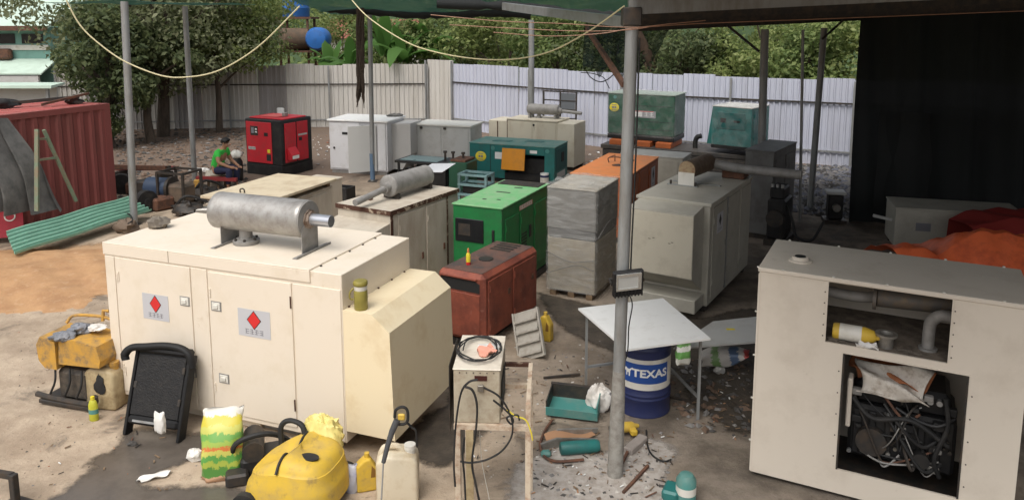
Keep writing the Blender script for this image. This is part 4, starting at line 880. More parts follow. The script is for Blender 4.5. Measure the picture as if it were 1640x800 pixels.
# ---- E: green generator
BE = (-.90, 11.46, -.42)
E_ = thing('generator', 'bright green generator with dark control window in the middle', 'generator', (BE[0], BE[1], 0), BE[2]); L, Wd, Ht = .82, 1.9, 1.38
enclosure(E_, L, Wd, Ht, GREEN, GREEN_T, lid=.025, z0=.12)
w = MB().box(.04, -.016, .92, .52, .001, 1.28, .01).build('control_window', WINDOW, E_)
MB().box(.10, -.020, 1.02, .30, -.0165, 1.2).build('meter_panel', DARK, w)
MB().box(.66, -.02, .95, .70, .001, 1.15, .005).build('door_handle', BLACK, E_); MB().box(.58, -.008, .80, .76, .001, .84).build('sticker', INKGREY, E_)
for x, y, a, b in ((.28, .95, .24, .05), (.42, 1.35, .14, .05), (.30, .40, .06, .04), (.52, .45, .06, .04)): MB().box(x, y, 1.497, x+a, y+b, 1.503).build('lifting_slot', INK, E_)
m = MB()
for k in range(7): m.box(.04, 1.52+k*.05, 1.4995, .78, 1.55+k*.05, 1.515)
m.build('roof_louvre', DARK, E_)
for ya, yb in ((.1, .62), (.66, 1.2), (1.24, 1.8)): door_r(E_, ya, yb, .25, 1.3, GREEN, L)
st = MB().box(L+.014, .62, 1.315, L+.017, 1.15, 1.39).build('name_strip', mat('faded_red_letters', (.42, .22, .14), .6), E_)
glyphs(.64, 1.325, .48, 7, 0, 9, 'r', L+.0172).build('lettering', LABELWHITE, st)
m = MB()
for k in range(8): m.box(L+.0142, .70, .55+k*.05, L+.018, .92, .575+k*.05)
m.build('louvre', BLACK, E_)
MB().box(L+.0142, 1.0, .8, L+.03, 1.08, 1.0, .005).build('handle', BLACK, E_)
MB().box(-.02, -.02, .02, L+.03, Wd+.02, .118).build('plinth', BLACK, E_)
# ---- R: faded red rounded generator
BR = (-.99, 9.80, -.51); L, Wd, Ht = .72, 1.52, .95
Rr_ = thing('generator', 'faded rusty red generator with rounded top edges beside the cream hood', 'generator', (BR[0], BR[1], 0), BR[2])
skid(Rr_, L, Wd, .1, BLACK, .03)
b_ = MB().box(0, 0, .1, L, Wd, 1.02, .055).build('body', BRICKRED, Rr_)
MB().box(.06, .06, 1.0205, L-.06, Wd-.06, 1.028, .003).build('roof_skin', BRICKTOP, Rr_)
m = MB(); m.prism([(.06, .78), (L-.06, .78), (L-.06, .90), (L-.18, .955), (.06, .955)], 'y', -.004, .004); m.build('front_vent', INK, Rr_)
MB().box(.05, -.03, .945, L-.10, -.002, .97, .005).build('vent_hood', BRICKRED, Rr_)
door_f(Rr_, .05, L-.05, .16, .76, BRICKRED)
for ya, yb in ((.10, .72), (.76, 1.40)): dd = door_r(Rr_, ya, yb, .16, .93, BRICKRED, L); MB().box(L+.0142, yb-.12, .60, L+.024, yb-.06, .68, .004).build('latch', RUSTM, dd)
m = MB(); m.lathe([(.05, 1.028), (.10, 1.028), (.10, 1.04), (.06, 1.042)], (.38, .62, 0), 20); m.build('filler_ring', DARK, Rr_)
for k in range(4): MB().box(.18, 1.05+k*.1, 1.0285, .5, 1.10+k*.1, 1.036).build('roof_slot', DARK, Rr_)
def inR(o, x, y, z):
    q = Matrix.Rotation(BR[2], 4, 'Z') @ Vector((x, y, z)); o.location = (BR[0]+q.x, BR[1]+q.y, z); return o
b_ = inR(thing('glue_bottle', 'small yellow bottle with red base on the rusty red generator', 'bottle'), .30, .30, 1.028)
MB().lathe([(.028, 0), (.03, .006), (.03, .04)], n=14).build('base_label', PANELRED, b_); MB().lathe([(.03, .04), (.03, .14), (.016, .165)], n=14).build('bottle_body', LABELYEL, b_); MB().lathe([(.016, .165), (.012, .215), (.004, .23)], n=12).build('nozzle', ORANGE, b_)
# ---- W: two boxes wrapped in plastic
BW = (.548, 11.604, -.446)
Wr = thing('wrapped_generator', 'tall pair of beige boxes wrapped in clear plastic film', 'wrapped boxes', (BW[0], BW[1], 0), BW[2]); L, Wd = .79, 1.06
for x in (.04, .34, .64): MB().box(x, .02, 0, x+.1, Wd-.02, .09).build('pallet_runner', WOOD, Wr)
MB().box(.01, .01, .1, L-.01, Wd-.01, .93, .006).build('lower_box', mat('wrapped_beige', (.36, .315, .24), .6, dirt=(.28, .24, .185), amt=.35, scale=2), Wr)
MB().box(.01, .01, .945, L-.01, Wd-.01, 1.08, .006).build('strap_band', mat('dark_band', (.17, .165, .155), .6), Wr)
MB().box(0, 0, 1.085, L, Wd, 1.70, .006).build('upper_box', mat('wrapped_grey', (.22, .21, .19), .6, dirt=(.17, .16, .14), amt=.3, scale=2), Wr)
MB().box(-.01, -.01, 1.705, L+.01, Wd+.01, 1.725, .006).build('top_sheet', mat('dusty_sheet', (.42, .39, .33), .7, dirt=(.34, .3, .25), amt=.35, scale=3), Wr)
def wrapf(u, v):
    p = u*2*(L+Wd); g_ = .022
    if p < L: x, y, nx, ny = p, 0, 0, -1
    elif p < L+Wd: x, y, nx, ny = L, p-L, 1, 0
    elif p < 2*L+Wd: x, y, nx, ny = L-(p-L-Wd), Wd, 0, 1
    else: x, y, nx, ny = 0, Wd-(p-2*L-Wd), -1, 0
    z = .10+v*1.65; k = g_+.005*math.sin(z*14+x*5+y*7)+.004*math.sin(x*19-z*9+y*13)+(.0 if not .5 < v < .58 else -.012)
    return (x+nx*k, y+ny*k, z)
MB().grid(wrapf, 96, 44).build('plastic_wrap', WRAP, Wr, fix=False)
m = MB(); m.grid(lambda u, v: (-.03+u*(L+.06), -.03+v*(Wd+.06), 1.755+.02*math.sin(u*9+v*5)+.015*math.sin(v*17)), 16, 16); m.build('top_film', WRAP, Wr, fix=False)
for k, pts in enumerate((((0, -.05, .72), (.4, -.055, .60), (.79, -.05, .66)), ((0, -.05, .36), (.5, -.055, .55), (.79, -.05, .50)), ((.83, 0, 1.0), (.835, .5, 1.15), (.83, 1.0, 1.1)))):
    m = MB(); m.tube(curve_pts(pts), .006, 5); m.build('film_fold', CLOTHGREY, Wr)
# ---- G: grey beige generator with brown silencer
BG = (1.9, 11.381, -.546); L, Wd, Ht = 1.113, 2.29, 1.545
Gn = thing('generator', 'grey beige generator with hooded front and browned silencer under the roof', 'generator', (BG[0], BG[1], 0), BG[2])
enclosure(Gn, L, Wd, Ht, BEIGE_G, lid=.05, over=.02)
m = MB(); m.prism([(-.002, 1.60), (-.45, 1.55), (-.45, .62), (-.02, .34), (-.002, .34)], 'x', .03, 1.02); hd = m.build('air_hood', BEIGE_G, Gn)
MB().box(.035, -.458, .63, 1.015, -.4505, 1.53, .003).build('front_plate', mat('front_plate_beige', (.52, .48, .385), .5, dirt=(.42, .38, .3), amt=.25, scale=1.5), hd)
for x, z in ((.36, 1.13), (.42, 1.15), (.66, 1.10), (.70, 1.12)): MB().box(x, -.4605, z, x+.035, -.4585, z+.008).build('scratch', INK, hd)
MB().box(.05, -.40, .1, 1.06, -.003, .30, .01).build('sill', BEIGE_G, Gn)
dd = door_r(Gn, .12, .82, .18, 1.56, BEIGE_G, L); diamond_label(dd, .47, 1.27, .30, .30, seed=6, axis='r', X=L+.014)
dd2 = door_r(Gn, .88, 1.56, .18, 1.56, BEIGE_G, L); door_r(Gn, 1.62, 2.24, .18, 1.56, BEIGE_G, L)
MB().box(L+.0145, .755, .85, L+.03, .795, .94, .004).build('latch', STEEL, dd)
MB().box(L+.001, .83, .14, L+.022, .87, 1.58).build('door_strip', STEEL, Gn)
s = silencer(Gn, (.42, 1.00, 1.90), (.50, 1.85, 1.90), .145, BROWNSIL)
m = MB(); m.cyl((.419, .992, 1.90), (.42, .9995, 1.90), .14, n=24); m.build('end_disc', mat('end_disc_tan', (.38, .29, .17), .6, dirt=(.22, .12, .07), amt=.4, scale=5), s)
MB().box(.29, .965, 1.66, .55, .985, 1.86).build('bracket', DRUMWHITE, s)
m = MB(); m.box(.12, .93, 1.648, .62, .985, 1.660); m.box(.12, 1.2, 1.648, .9, 1.26, 1.66); m.build('foot_plate', STEEL, s)
for x in (.16, .56): MB().box(x, .94, 1.66, x+.03, .97, 1.72).build('stud', DARK, s)
m = MB(); m.tube(curve_pts([(.50, 1.80, 1.90), (.8, 1.84, 1.86), (1.2, 1.84, 1.84), (2.0, 1.84, 1.84)]), .075, 14); m.build('exhaust_pipe', GREYPAINT, s)
MB().box(.72, 1.9, 1.65, 1.08, 2.25, 1.78, .01).build('open_tray', RUSTM, Gn)
# ---- V: dark cabinet and black engine right of G
pV = at(1212, 402); V = thing('dark_cabinet', 'dark grey cabinet behind the grey beige generator', 'cabinet', (pV.x+.02, pV.y+1.0, 0), -.62)
DKC = mat('dark_grey_cabinet', (.13, .13, .125), .55, dirt=(.09, .085, .08), amt=.4, scale=2)
enclosure(V, .55, 1.5, 1.66, DKC, lid=.03); door_r(V, .1, .7, .2, 1.6, DKC, .55); door_r(V, .76, 1.4, .2, 1.6, DKC, .55)
pE = at(1222, 392); Ve = thing('black_engine', 'black engine block beside the dark grey cabinet', 'engine', pE, -.55)
MB().box(0, 0, 0, .4, .8, .12).build('base', DARK, Ve); MB().box(.03, .05, .12, .36, .7, .9, .04).build('block', BLACK, Ve); MB().box(.06, .08, .9, .32, .6, 1.12, .03).build('rocker_cover', BLACK, Ve)
m = MB(); m.cyl((.2, .05, .55), (.2, -.08, .55), .16, n=20); m.build('pulley', DARK, Ve)
for k in range(3): m = MB(); m.cyl((.1+.09*k, .12, 1.12), (.1+.09*k, .12, 1.18), .03, n=10); m.build('filler_cap', STEEL, Ve)
m = MB(); m.tube(curve_pts([(.36, .2, .8), (.5, .1, .5), (.6, .0, .25), (.85, .1, .2), (1.0, .35, .5)]), .025, 8); m.build('hose', RUBBER, Ve)
pP = at(1335, 355); Pm = thing('pump_unit', 'small dark pump with pale top beside the black curtain', 'pump', pP, -.2)
MB().box(-.22, -.2, 0, .22, .2, .08).build('base', DARK, Pm); MB().box(-.15, -.14, .08, .15, .14, .62, .03).build('housing', BLACK, Pm); MB().box(-.19, -.17, .62, .19, .17, .68, .01).build('top_plate', GREY_C, Pm)
m = MB(); m.cyl((0, -.14, .35), (0, -.24, .35), .08, n=16); m.build('inlet', TIN, Pm)
# ---- O: orange generator
BO = (1.15, 14.82, -.43); L, Wd, Ht = 1.12, 2.48, 1.2
O_ = thing('generator', 'orange generator partly hidden behind the foreground post', 'generator', (BO[0], BO[1], 0), BO[2])
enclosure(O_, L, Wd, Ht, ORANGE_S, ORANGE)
for x, y in ((.62, 1.1), (.66, 1.75)):
    m = MB(); m.lathe([(.06, 1.3), (.12, 1.3), (.12, 1.312), (.07, 1.315)], (x, y, 0), 20); r_ = m.build('roof_port', RUSTM, O_); m = MB(); m.cyl((x, y, 1.3155), (x, y, 1.317), .07, n=16); m.build('port_opening', INK, r_)
for ya, yb in ((.1, .85), (.9, 1.6), (1.65, 2.4)): dd = door_r(O_, ya, yb, .2, 1.24, ORANGE_S, L)
diamond_label(dd, 2.0, .95, .3, .42, seed=8, axis='r', X=L+.014)
m = MB(); m.tube(curve_pts([(.35, 1.35, 1.3), (.35, 1.35, 1.40), (.6, 1.35, 1.42), (.6, 1.35, 1.3)]), .012, 6); m.tube([(.42, 1.55, 1.3), (.42, 1.55, 1.43), (.36, 1.36, 1.41)], .012, 6); m.build('lifting_frame', RUSTM, O_)
# ---- S: grey generator behind the orange one
Sg = thing('generator', 'light grey generator with flat top behind the orange one', 'generator', (2.60, 18.2, 0), -.45); L, Wd, Ht = 1.5, .8, 1.0
enclosure(Sg, L, Wd, Ht, BEIGE_G, mat('pale_grey_top', (.52, .51, .47), .6, dirt=(.42, .4, .36), amt=.3)); dd = door_f(Sg, .55, 1.40, .18, 1.02, BEIGE_G); latch_front(dd, .72, .84, DARK)
m = MB(); m.tube(curve_pts([(.1, .3, 1.1), (.1, .3, 1.3), (.2, .35, 1.38), (.1, .5, 1.30)]), .06, 10); m.build('pipe_stub', RUSTM, Sg)
# ---- T: teal generator with open bay
BT = (-1.14, 20.4, -.37); L, Wd, Ht = 2.4, 1.12, .92
T = thing('generator', 'teal generator with open amber flap and yellow badge', 'generator', (BT[0], BT[1], 0), BT[2])
skid(T, L, Wd, .1, BLACK, .04)
m = MB(); m.box(0, 0, .1, 1.02, Wd, .995, .008); m.box(1.02, 0, .78, 2.12, Wd, .995); m.box(2.12, 0, .1, L, Wd, .995, .008); m.box(1.02, .6, .1, 2.12, Wd, .78); m.build('body', TEAL, T)
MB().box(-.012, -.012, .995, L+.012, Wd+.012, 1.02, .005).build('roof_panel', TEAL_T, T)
MB().box(1.03, .15, .1, 2.1, .59, .66, .02).build('engine', BLACK, T); MB().box(1.02, -.004, .1, 2.12, .02, .26).build('sill', BLACK, T)
fl_ = MB().box(1.02, -.22, .34, 1.66, -.19, .90, .006); fl_.xf(Matrix.Translation((0, -.1, .03)) @ Matrix.Rotation(R(-8), 4, 'X')); fl_.build('amber_flap', AMBER, T)
def badge(par, cx, cz, r, y):
    m = MB(); m.lathe([(r*.98, 0), (r, .002), (r, .005), (r*.97, .007)], n=24, sy=.85); m.xf(Matrix.Translation((cx, y, cz)) @ Matrix.Rotation(math.pi/2, 4, 'X')); o = m.build('yellow_badge', LABELYEL, par)
    m = MB(); m.box(cx-r*.42, y-.0095, cz-r*.22, cx-r*.05, y-.0075, cz+r*.2); m.box(cx+r*.05, y-.0095, cz-r*.22, cx+r*.42, y-.0075, cz+r*.2); m.box(cx-r*.5, y-.0095, cz+r*.42, cx+r*.5, y-.0075, cz+r*.55); m.box(cx-r*.5, y-.0095, cz-r*.6, cx+r*.5, y-.0075, cz-r*.48); m.build('badge_print', INKGREY, par)
badge(T, .33, .66, .155, -.0005)
MB().box(.60, -.006, .1, .612, -.0005, .99).build('panel_seam', INK, T)
MB().box(.74, -.005, .62, .94, -.0005, .80).build('sticker', LABELWHITE, T); MB().box(1.72, -.005, .82, 1.92, -.0005, .90).build('sticker', LABELWHITE, T)
for x in (.68, 2.2): m = MB(); m.cyl((x, -.001, .90), (x, -.012, .90), .055, n=16); m.build('round_port', TEAL_L, T)
MB().box(L+.0005, .12, .35, L+.008, .98, .92, .003).build('end_grille', mat('teal_grille', (.03, .10, .095), .6), T); MB().box(L+.0005, .2, .14, L+.006, .9, .30).build('end_label', GREY_C, T)
MB().box(L+.009, .55, .55, L+.02, .75, .80).build('end_vent', INK, T)
for x, y in ((.5, .4), (1.35, .6)): MB().box(x, y, 1.0205, x+.5, y+.22, 1.03).build('roof_hatch', TEAL, T)
pc = at(872, 298); cn = thing('paint_can', 'small blue and white can in front of the teal generator', 'can', (pc.x, pc.y, 0)); MB().lathe([(.11, 0), (.11, .30)], n=18).build('can_body', DRUMBLUE, cn); MB().lathe([(.112, .30), (.113, .34), (.10, .345)], n=18).build('lid', LABELWHITE, cn); MB().lathe([(.1115, .1), (.1115, .24)], n=18).build('label_band', DRUMWHITE, cn)
cn.location.z = .0
# pale blue metal rack by T
pk = at(757, 322); rk = thing('steel_rack', 'pale teal metal rack standing before the teal generator', 'rack', pk, -.4)
RK = mat('pale_teal_steel', (.16, .27, .28), .6, dirt=(.1, .17, .17), amt=.3)
for x, y in ((-.35, 0), (.35, 0), (-.35, .4), (.35, .4)): MB().box(x-.03, y-.03, 0, x+.03, y+.03, .62).build('upright', RK, rk)
for z in (.12, .36, .6): m = MB(); m.box(-.38, -.04, z, .38, .02, z+.05); m.box(-.38, .38, z, .38, .44, z+.05); m.box(-.38, .02, z, -.32, .38, z+.05); m.box(.32, .02, z, .38, .38, z+.05); m.build('shelf_frame', RK, rk)
MB().box(-.3, .05, .17, .3, .35, .34, .02).build('motor', BLACK, rk)
# ---- F: rear cream generator with silencer
BF = (-.7, 22.72, -.44); L, Wd, Ht = 2.72, .93, 1.24
F = thing('generator', 'rear cream generator with thin grey silencer against the white fence', 'generator', (BF[0], BF[1], 0), BF[2])
skid(F, L, Wd, .1, DARK, .05); MB().box(.62, 0, .1, 2.2, Wd, 1.36, .006).build('body', BEIGE_F, F); MB().box(.60, -.02, 1.3605, 2.22, Wd+.02, 1.40, .006).build('lid', BEIGE_F, F)
MB().box(0, .02, .1, .6195, Wd-.02, 1.32, .01).build('end_hood', BEIGE_F, F); MB().box(2.2005, .0, .1, L, Wd, 1.345, .01).build('end_hood', mat('far_cream_end', (.62, .57, .46), .5, dirt=(.52, .45, .33), amt=.2, scale=1.2), F)
for xa, xb in ((.68, 1.42), (1.46, 2.16)): dd = door_f(F, xa, xb, .16, 1.33, BEIGE_F)
MB().box(1.44, -.03, 1.22, 1.50, -.001, 1.28, .01).build('lock', BLACK, F); MB().box(.61, -.005, .2, .63, -.0005, 1.36).build('rust_run', RUSTY_EDGE, F); MB().box(.28, .012, .75, .31, .0195, 1.3).build('rust_run', RUSTY_EDGE, F)
s = silencer(F, (1.08, .5, 1.66), (2.05, .5, 1.66), .155, GREYPAINT)
m = MB(); m.tube([(2.04, .5, 1.64), (2.75, .5, 1.60)], .05, 12); m.cyl((2.05, .5, 1.645), (2.14, .5, 1.64), .085, n=14); m.build('tail_pipe', GREYPAINT, s)
for x in (1.14, 1.95): MB().box(x, .34, 1.401, x+.05, .66, 1.54).build('bracket', GREYPAINT, s)
m = MB(); m.lathe([(.1, 1.4), (.1, 1.43), (.06, 1.44), (.06, 1.52)], (1.42, .5, 0), 16); m.build('inlet_flange', GREYPAINT, s)
# ---- P: low cream generator with pale lid
P_ = thing('generator', 'pale grey generator with white overhanging lid left of the teal one', 'generator', (-2.75, 21.65, 0), -.31); L, Wd, Ht = 1.68, .92, 1.26
enclosure(P_, L, Wd, Ht, GREY_C, mat('pale_lid', (.66, .65, .60), .5), lid=.05, over=.035); door_f(P_, .06, .80, .16, 1.27, GREY_C); dd = door_f(P_, .84, 1.62, .16, 1.27, GREY_C)
for x in (.16, .88): MB().box(x, -.05, 1.22, x+.08, -.015, 1.285, .008).build('lock', DARK, P_)
m = MB(); m.prism([(-.0015, 1.15), (-.12, 1.10), (-.22, .9), (-.22, .25), (-.0015, .25)], 'y', .05, Wd-.05); m.build('end_hood', GREY_C, P_)
# ---- Q: white generator with open door
BQ = (-5.12, 21.35, -.25); L, Wd, Ht = 1.74, 1.23, 1.42
Q = thing('generator', 'white grey generator with its front door hanging open', 'generator', (BQ[0], BQ[1], 0), BQ[2])
skid(Q, L, Wd, .1, GREYPAINT, .04)
m = MB(); m.box(0, .02, .1, .95, Wd, 1.47); m.box(1.42, .02, .1, L, Wd, 1.47); m.box(.95, .5, .1, 1.42, Wd, 1.47); m.box(.95, .02, 1.38, 1.42, .5, 1.47); m.box(.95, .02, .1, 1.42, .5, .16); m.build('body', WHITE_C, Q)
MB().box(-.04, -.04, 1.4705, L+.05, Wd+.04, 1.52, .008).build('roof_panel', WHITE, Q)
dd = MB().box(.03, -.004, .14, .93, .021, 1.44, .004).build('door', WHITE_C, Q); MB().box(.40, -.012, 1.10, .60, -.0045, 1.17).build('vent_slot', INK, dd); m = MB(); m.cyl((.15, -.003, .72), (.15, -.03, .72), .03, n=12); m.build('lock', DARK, dd)
od = MB().box(0, -.02, .12, .78, .02, 1.40, .004).build('open_door', mat('open_door_grey', (.56, .56, .54), .5), Q); od.location = (1.43, -.02, 0); od.rotation_euler = (0, 0, R(180+38)); od.rotation_euler = (0, 0, R(-142))
MB().box(1.0, .12, .2, 1.4, .48, 1.3).build('switch_panel', DARK, Q)
MB().box(1.46, -.004, .14, 1.70, .021, 1.44, .004).build('post_panel', WHITE_C, Q)
m = MB(); m.prism([(L+.001, 1.40), (L+.55, 1.42), (L+.55, .55), (L+.30, .12), (L+.001, .12)], 'y', .35, Wd-.02); m.build('end_hood', mat('hood_grey', (.50, .49, .47), .5), Q)
o = MB(); o.blob((0, 0, .04), .12, 7, .4, 3, (1.6, .8, .4)); o = o.build('rag_bundle', CLOTHGREY); o.location = (BQ[0]+1.75, BQ[1]+.55, 1.52); tag(o, 'dark rag bundle left on the white generator roof', 'rag')
# ---- K: red generator
BK = (-7.44, 21.27, -.467); L, Wd, Ht = 1.30, 1.24, 1.57
K = thing('generator', 'crimson red generator with black corner frames', 'generator', (BK[0], BK[1], 0), BK[2])
MB().box(0, 0, .0, L, Wd, .30, .01).build('base_frame', BLACK, K); MB().box(0, 0, .3005, L, Wd, 1.55, .02).build('body_frame', BLACK, K)
fp_ = MB().box(.05, -.02, .34, .98, .001, 1.48, .01).build('front_panel', REDK, K)
MB().box(.22, -.028, 1.10, .50, -.0205, 1.36, .004).build('gauge_window', WINDOW, fp_); MB().box(.26, -.031, 1.16, .36, -.0285, 1.32).build('meter', INKGREY, fp_)
for z in (1.18, 1.26): MB().box(.40, -.031, z, .47, -.0285, z+.04).build('button_row', LABELWHITE, fp_)
MB().box(.72, -.03, 1.10, .86, -.0205, 1.20, .006).build('handle', BLACK, fp_); MB().box(.12, -.024, .70, .38, -.0205, .78).build('name_plate', GREY_C, fp_); glyphs(.13, .715, .24, 5, -.0242, 12).build('lettering', INK, fp_)
MB().box(.78, -.024, .42, .94, -.0205, .60).build('warning_label', INK, fp_); MB().box(.82, -.024, .64, .92, -.0205, .74).build('warning_label', LABELYEL, fp_)
for ya, yb in ((.14, .58), (.62, 1.06)): dd = door_r(K, ya, yb, .36, 1.46, REDK, L, .02)
MB().box(L+.0205, .68, .92, L+.035, .80, 1.02, .006).build('handle', BLACK, dd); MB().box(L+.0205, .66, 1.06, L+.023, 1.02, 1.11).build('name_plate', GREY_C, dd)
m = MB(); m.prism([(L+.021, .78), (L+.021, .45), (L+.16, .45), (L+.16, .58)], 'y', .22, .55); m.build('exhaust_scoop', REDK, K); MB().box(L+.1605, .26, .47, L+.165, .51, .56).build('scoop_plate', LABELWHITE, K)
MB().box(.05, .12, 1.5505, L-.02, 1.06, 1.59, .015).build('roof_panel', REDK, K); MB().box(.3, .3, 1.5905, .9, .8, 1.61, .008).build('roof_hatch', mat('red_dusty', (.50, .10, .09), .5), K)
MB().box(.9, .5, 1.5905, 1.0, .65, 1.70, .01).build('exhaust_cap', TIN, K)
# ---- raised green generator M and teal N on a dark platform
pl = thing('machine_platform', 'long dark steel base carrying the two raised green generators', 'platform', (2.7, 22.4, 0), -.49)
PLM = mat('platform_dark', (.05, .047, .045), .6, dirt=(.10, .085, .07), amt=.4)
MB().box(-.1, -.02, 0, 4.9, 1.3, .12).build('foot_rail', PLM, pl); MB().box(-.05, .02, .12, 4.85, 1.26, .52, .02).build('box_frame', PLM, pl); MB().box(-.1, 0, .52, 4.9, 1.3, .64, .01).build('top_frame', PLM, pl)
m = MB(); m.tube(curve_pts([(2.55, .6, .64), (2.55, .6, .82), (2.60, .6, .95), (2.72, .6, 1.0)]), .07, 12); m.build('exhaust_elbow', BLACK, pl)
for k, x in enumerate((.15, .95, 1.55)):
    o = MB().box(0, .05, 0, .45, 1.2, .15, .008).build('timber_block', ORANGE_S); q = Matrix.Rotation(-.49, 4, 'Z') @ Vector((x, 0, 0)); o.location = (2.7+q.x, 22.4+q.y, .645); o.rotation_euler = (0, 0, -.49)
    tag(o, ['orange spacer block under the left end of the raised green generator', 'orange spacer block under the middle of the raised green generator', 'orange spacer block under the right end of the raised green generator'][k], 'block', 'orange blocks')
BM_ = (2.83, 22.62, -.49); M_ = thing('generator', 'dark green film wrapped generator raised on orange blocks', 'generator', (BM_[0], BM_[1], .80), BM_[2]); L, Wd, Ht = 2.01, 1.1, 1.35
MB().box(0, 0, 0, L, Wd, .14, .01).build('base_frame', BLACK, M_); MB().box(0, 0, .141, L, Wd, 1.32, .03).build('body', DKGREEN, M_); MB().box(-.01, -.01, 1.3205, L+.01, Wd+.01, 1.35, .006).build('roof_panel', mat('green_dusty_roof', (.30, .36, .31), .6), M_)
badge(M_, .20, .92, .15, -.001); m = MB(); m.cyl((.22, -.001, 1.22), (.22, -.012, 1.22), .05, n=14); m.build('round_port', TEAL_L, M_)
nb = MB().box(.70, -.006, .66, 1.46, -.0005, .86).build('name_board', mat('grey_board', (.30, .30, .31), .5), M_); MB().box(.72, -.008, .69, 1.06, -.0062, .83).build('board_print', LABELWHITE, nb); glyphs(1.12, .70, .3, 2, -.0062, 21).build('lettering', LABELWHITE, nb); MB().box(.72, -.008, .836, 1.40, -.0062, .852).build('red_line', PANELRED, nb)
for z in (.32, .55, 1.0): MB().box(.46, -.004, z, 1.95, -.0005, z+.012).build('panel_seam', INK, M_)
def film(root, L, W_, z0, z1, material, s=1):
    def f(u, v):
        p = u*2*(L+W_)
        if p < L: x, y, nx, ny = p, 0, 0, -1
        elif p < L+W_: x, y, nx, ny = L, p-L, 1, 0
        elif p < 2*L+W_: x, y, nx, ny = L-(p-L-W_), W_, 0, 1
        else: x, y, nx, ny = 0, W_-(p-2*L-W_), -1, 0
        z = z0+v*(z1-z0); k = .028+.013*math.sin(z*12+x*5*s+y*7)+.012*math.sin(x*17-z*11+y*13)
        return (x+nx*k, y+ny*k, z)
    MB().grid(f, 70, 20).build('plastic_film', material, root, fix=False)
    MB().grid(lambda u, v: (-.03+u*(L+.06), -.03+v*(W_+.06), z1+.012+.014*math.sin(u*9+v*5)+.008*math.sin(v*17+u*4)), 14, 12).build('top_film', WRAP, root, fix=False)
film(M_, L, 1.1, .1, 1.36, WRAP2)
BN = (5.50, 20.98, -.70); N_ = thing('generator', 'teal film wrapped generator with slanted front raised beside the pole', 'generator', (BN[0], BN[1], .78), BN[2]); L, Wd, Ht = 1.12, 1.15, 1.16
MB().box(-.02, 0, 0, L, Wd, .1, .01).build('base_frame', BLACK, N_)
m = MB(); m.prism([(-.14, .101), (L, .101), (L, 1.14), (-.0, 1.14)], 'y', 0, Wd); m.build('body', TEAL, N_); MB().box(-.01, -.01, 1.1405, L+.01, Wd+.01, 1.165, .006).build('roof_panel', mat('film_white_roof', (.58, .57, .53), .4), N_)
MB().box(.14, -.012, .55, .95, -.001, 1.0, .01).build('control_panel', mat('dark_teal_panel', (.016, .095, .09), .35), N_); MB().box(.24, -.016, .72, .40, -.0125, .84).build('meter', INK, N_); MB().box(.62, -.016, .74, .80, -.0125, .80).build('handle', INK, N_); door_r(N_, .1, 1.05, .16, 1.08, TEAL, L)
film(N_, L, Wd, .1, 1.17, WRAP2, 2)
sp = thing('engine_stand', 'dark engine bench with glass topped frame behind the grey silencer', 'engine', at(668, 306), -.38)
for x, y in ((-.55, 0), (.75, 0), (-.55, .7), (.75, .7)): MB().box(x, y, 0, x+.05, y+.05, .70).build('leg', BLACK, sp)
m = MB(); m.box(-.6, -.05, .70, .85, .8, .76); m.build('bench_frame', BLACK, sp); MB().box(-.5, .05, .7605, .55, .7, .775, .004).build('teal_sheet', mat('grey_teal_sheet', (.18, .27, .27), .3), sp)
MB().box(-.1, .1, .15, .8, .6, .66, .04).build('engine', BLACK, sp); m = MB(); m.cyl((.1, .08, .4), (.1, -.04, .4), .14, n=18); m.build('pulley', mat('maroon', (.09, .02, .03), .5), sp)
MB().box(.86, .05, .10, 1.35, .7, .80, .02).build('radiator_box', DKGREEN, sp); MB().box(.9, .08, .8005, 1.3, .66, .86, .01).build('tank', RUSTM, sp)
for x in (.6, .82, 1.1): m = MB(); m.cyl((x, .4, .76), (x, .4, .95), .03, n=10); m.cyl((x, .4, .95), (x, .4, 1.0), .05, n=10); m.build('breather', DARK, sp)
bd = MB().box(-.35, -.28, 0, .35, .28, .012, .003).build('white_sheet', mat('glossy_white', (.72, .73, .75), .2)); q = at(700, 269, .82); bd.location = q; bd.rotation_euler = (R(12), R(-6), -.55); tag(bd, 'glossy white sheet lying tilted on the dark engine bench', 'sheet')
# ------------------------------------------------------------------ drum, table and boards
pd = at(1036, 668); dr = thing('oil_drum', 'blue steel oil drum with white bands and TEXAS lettering', 'drum', (pd.x, pd.y+.26, 0), R(8)); RD = .29
def rib(z): return [(RD, z-.016), (RD+.008, z-.006), (RD+.008, z+.006), (RD, z+.016)]
MB().lathe([(RD-.02, .0), (RD+.006, .004), (RD+.006, .018), (RD, .03)] + rib(.20) + rib(.245) + [(RD, .32)], n=56).build('shell', DRUMBLUE, dr)
MB().lathe([(RD, .3202), (RD, .375)], n=56).build('white_band', DRUMWHITE, dr); MB().lathe([(RD, .3752), (RD, .66)], n=56).build('shell', DRUMWHITE, dr)
MB().lathe([(RD, .6602), (RD, .72)] + rib(.76) + [(RD, .855), (RD+.006, .862), (RD+.006, .878), (RD-.012, .880), (RD-.02, .868)], n=56).build('shell', DRUMBLUE, dr)
def arc_patch(a0, a1, z0, z1, r, n=30):
    return MB().grid(lambda u, v: (r*math.sin(a0+(a1-a0)*u), -r*math.cos(a0+(a1-a0)*u), z0+(z1-z0)*v), n, 2)
arc_patch(-1.16, .70, .395, .615, RD+.002).build('badge_field', DRUMBADGE, dr)
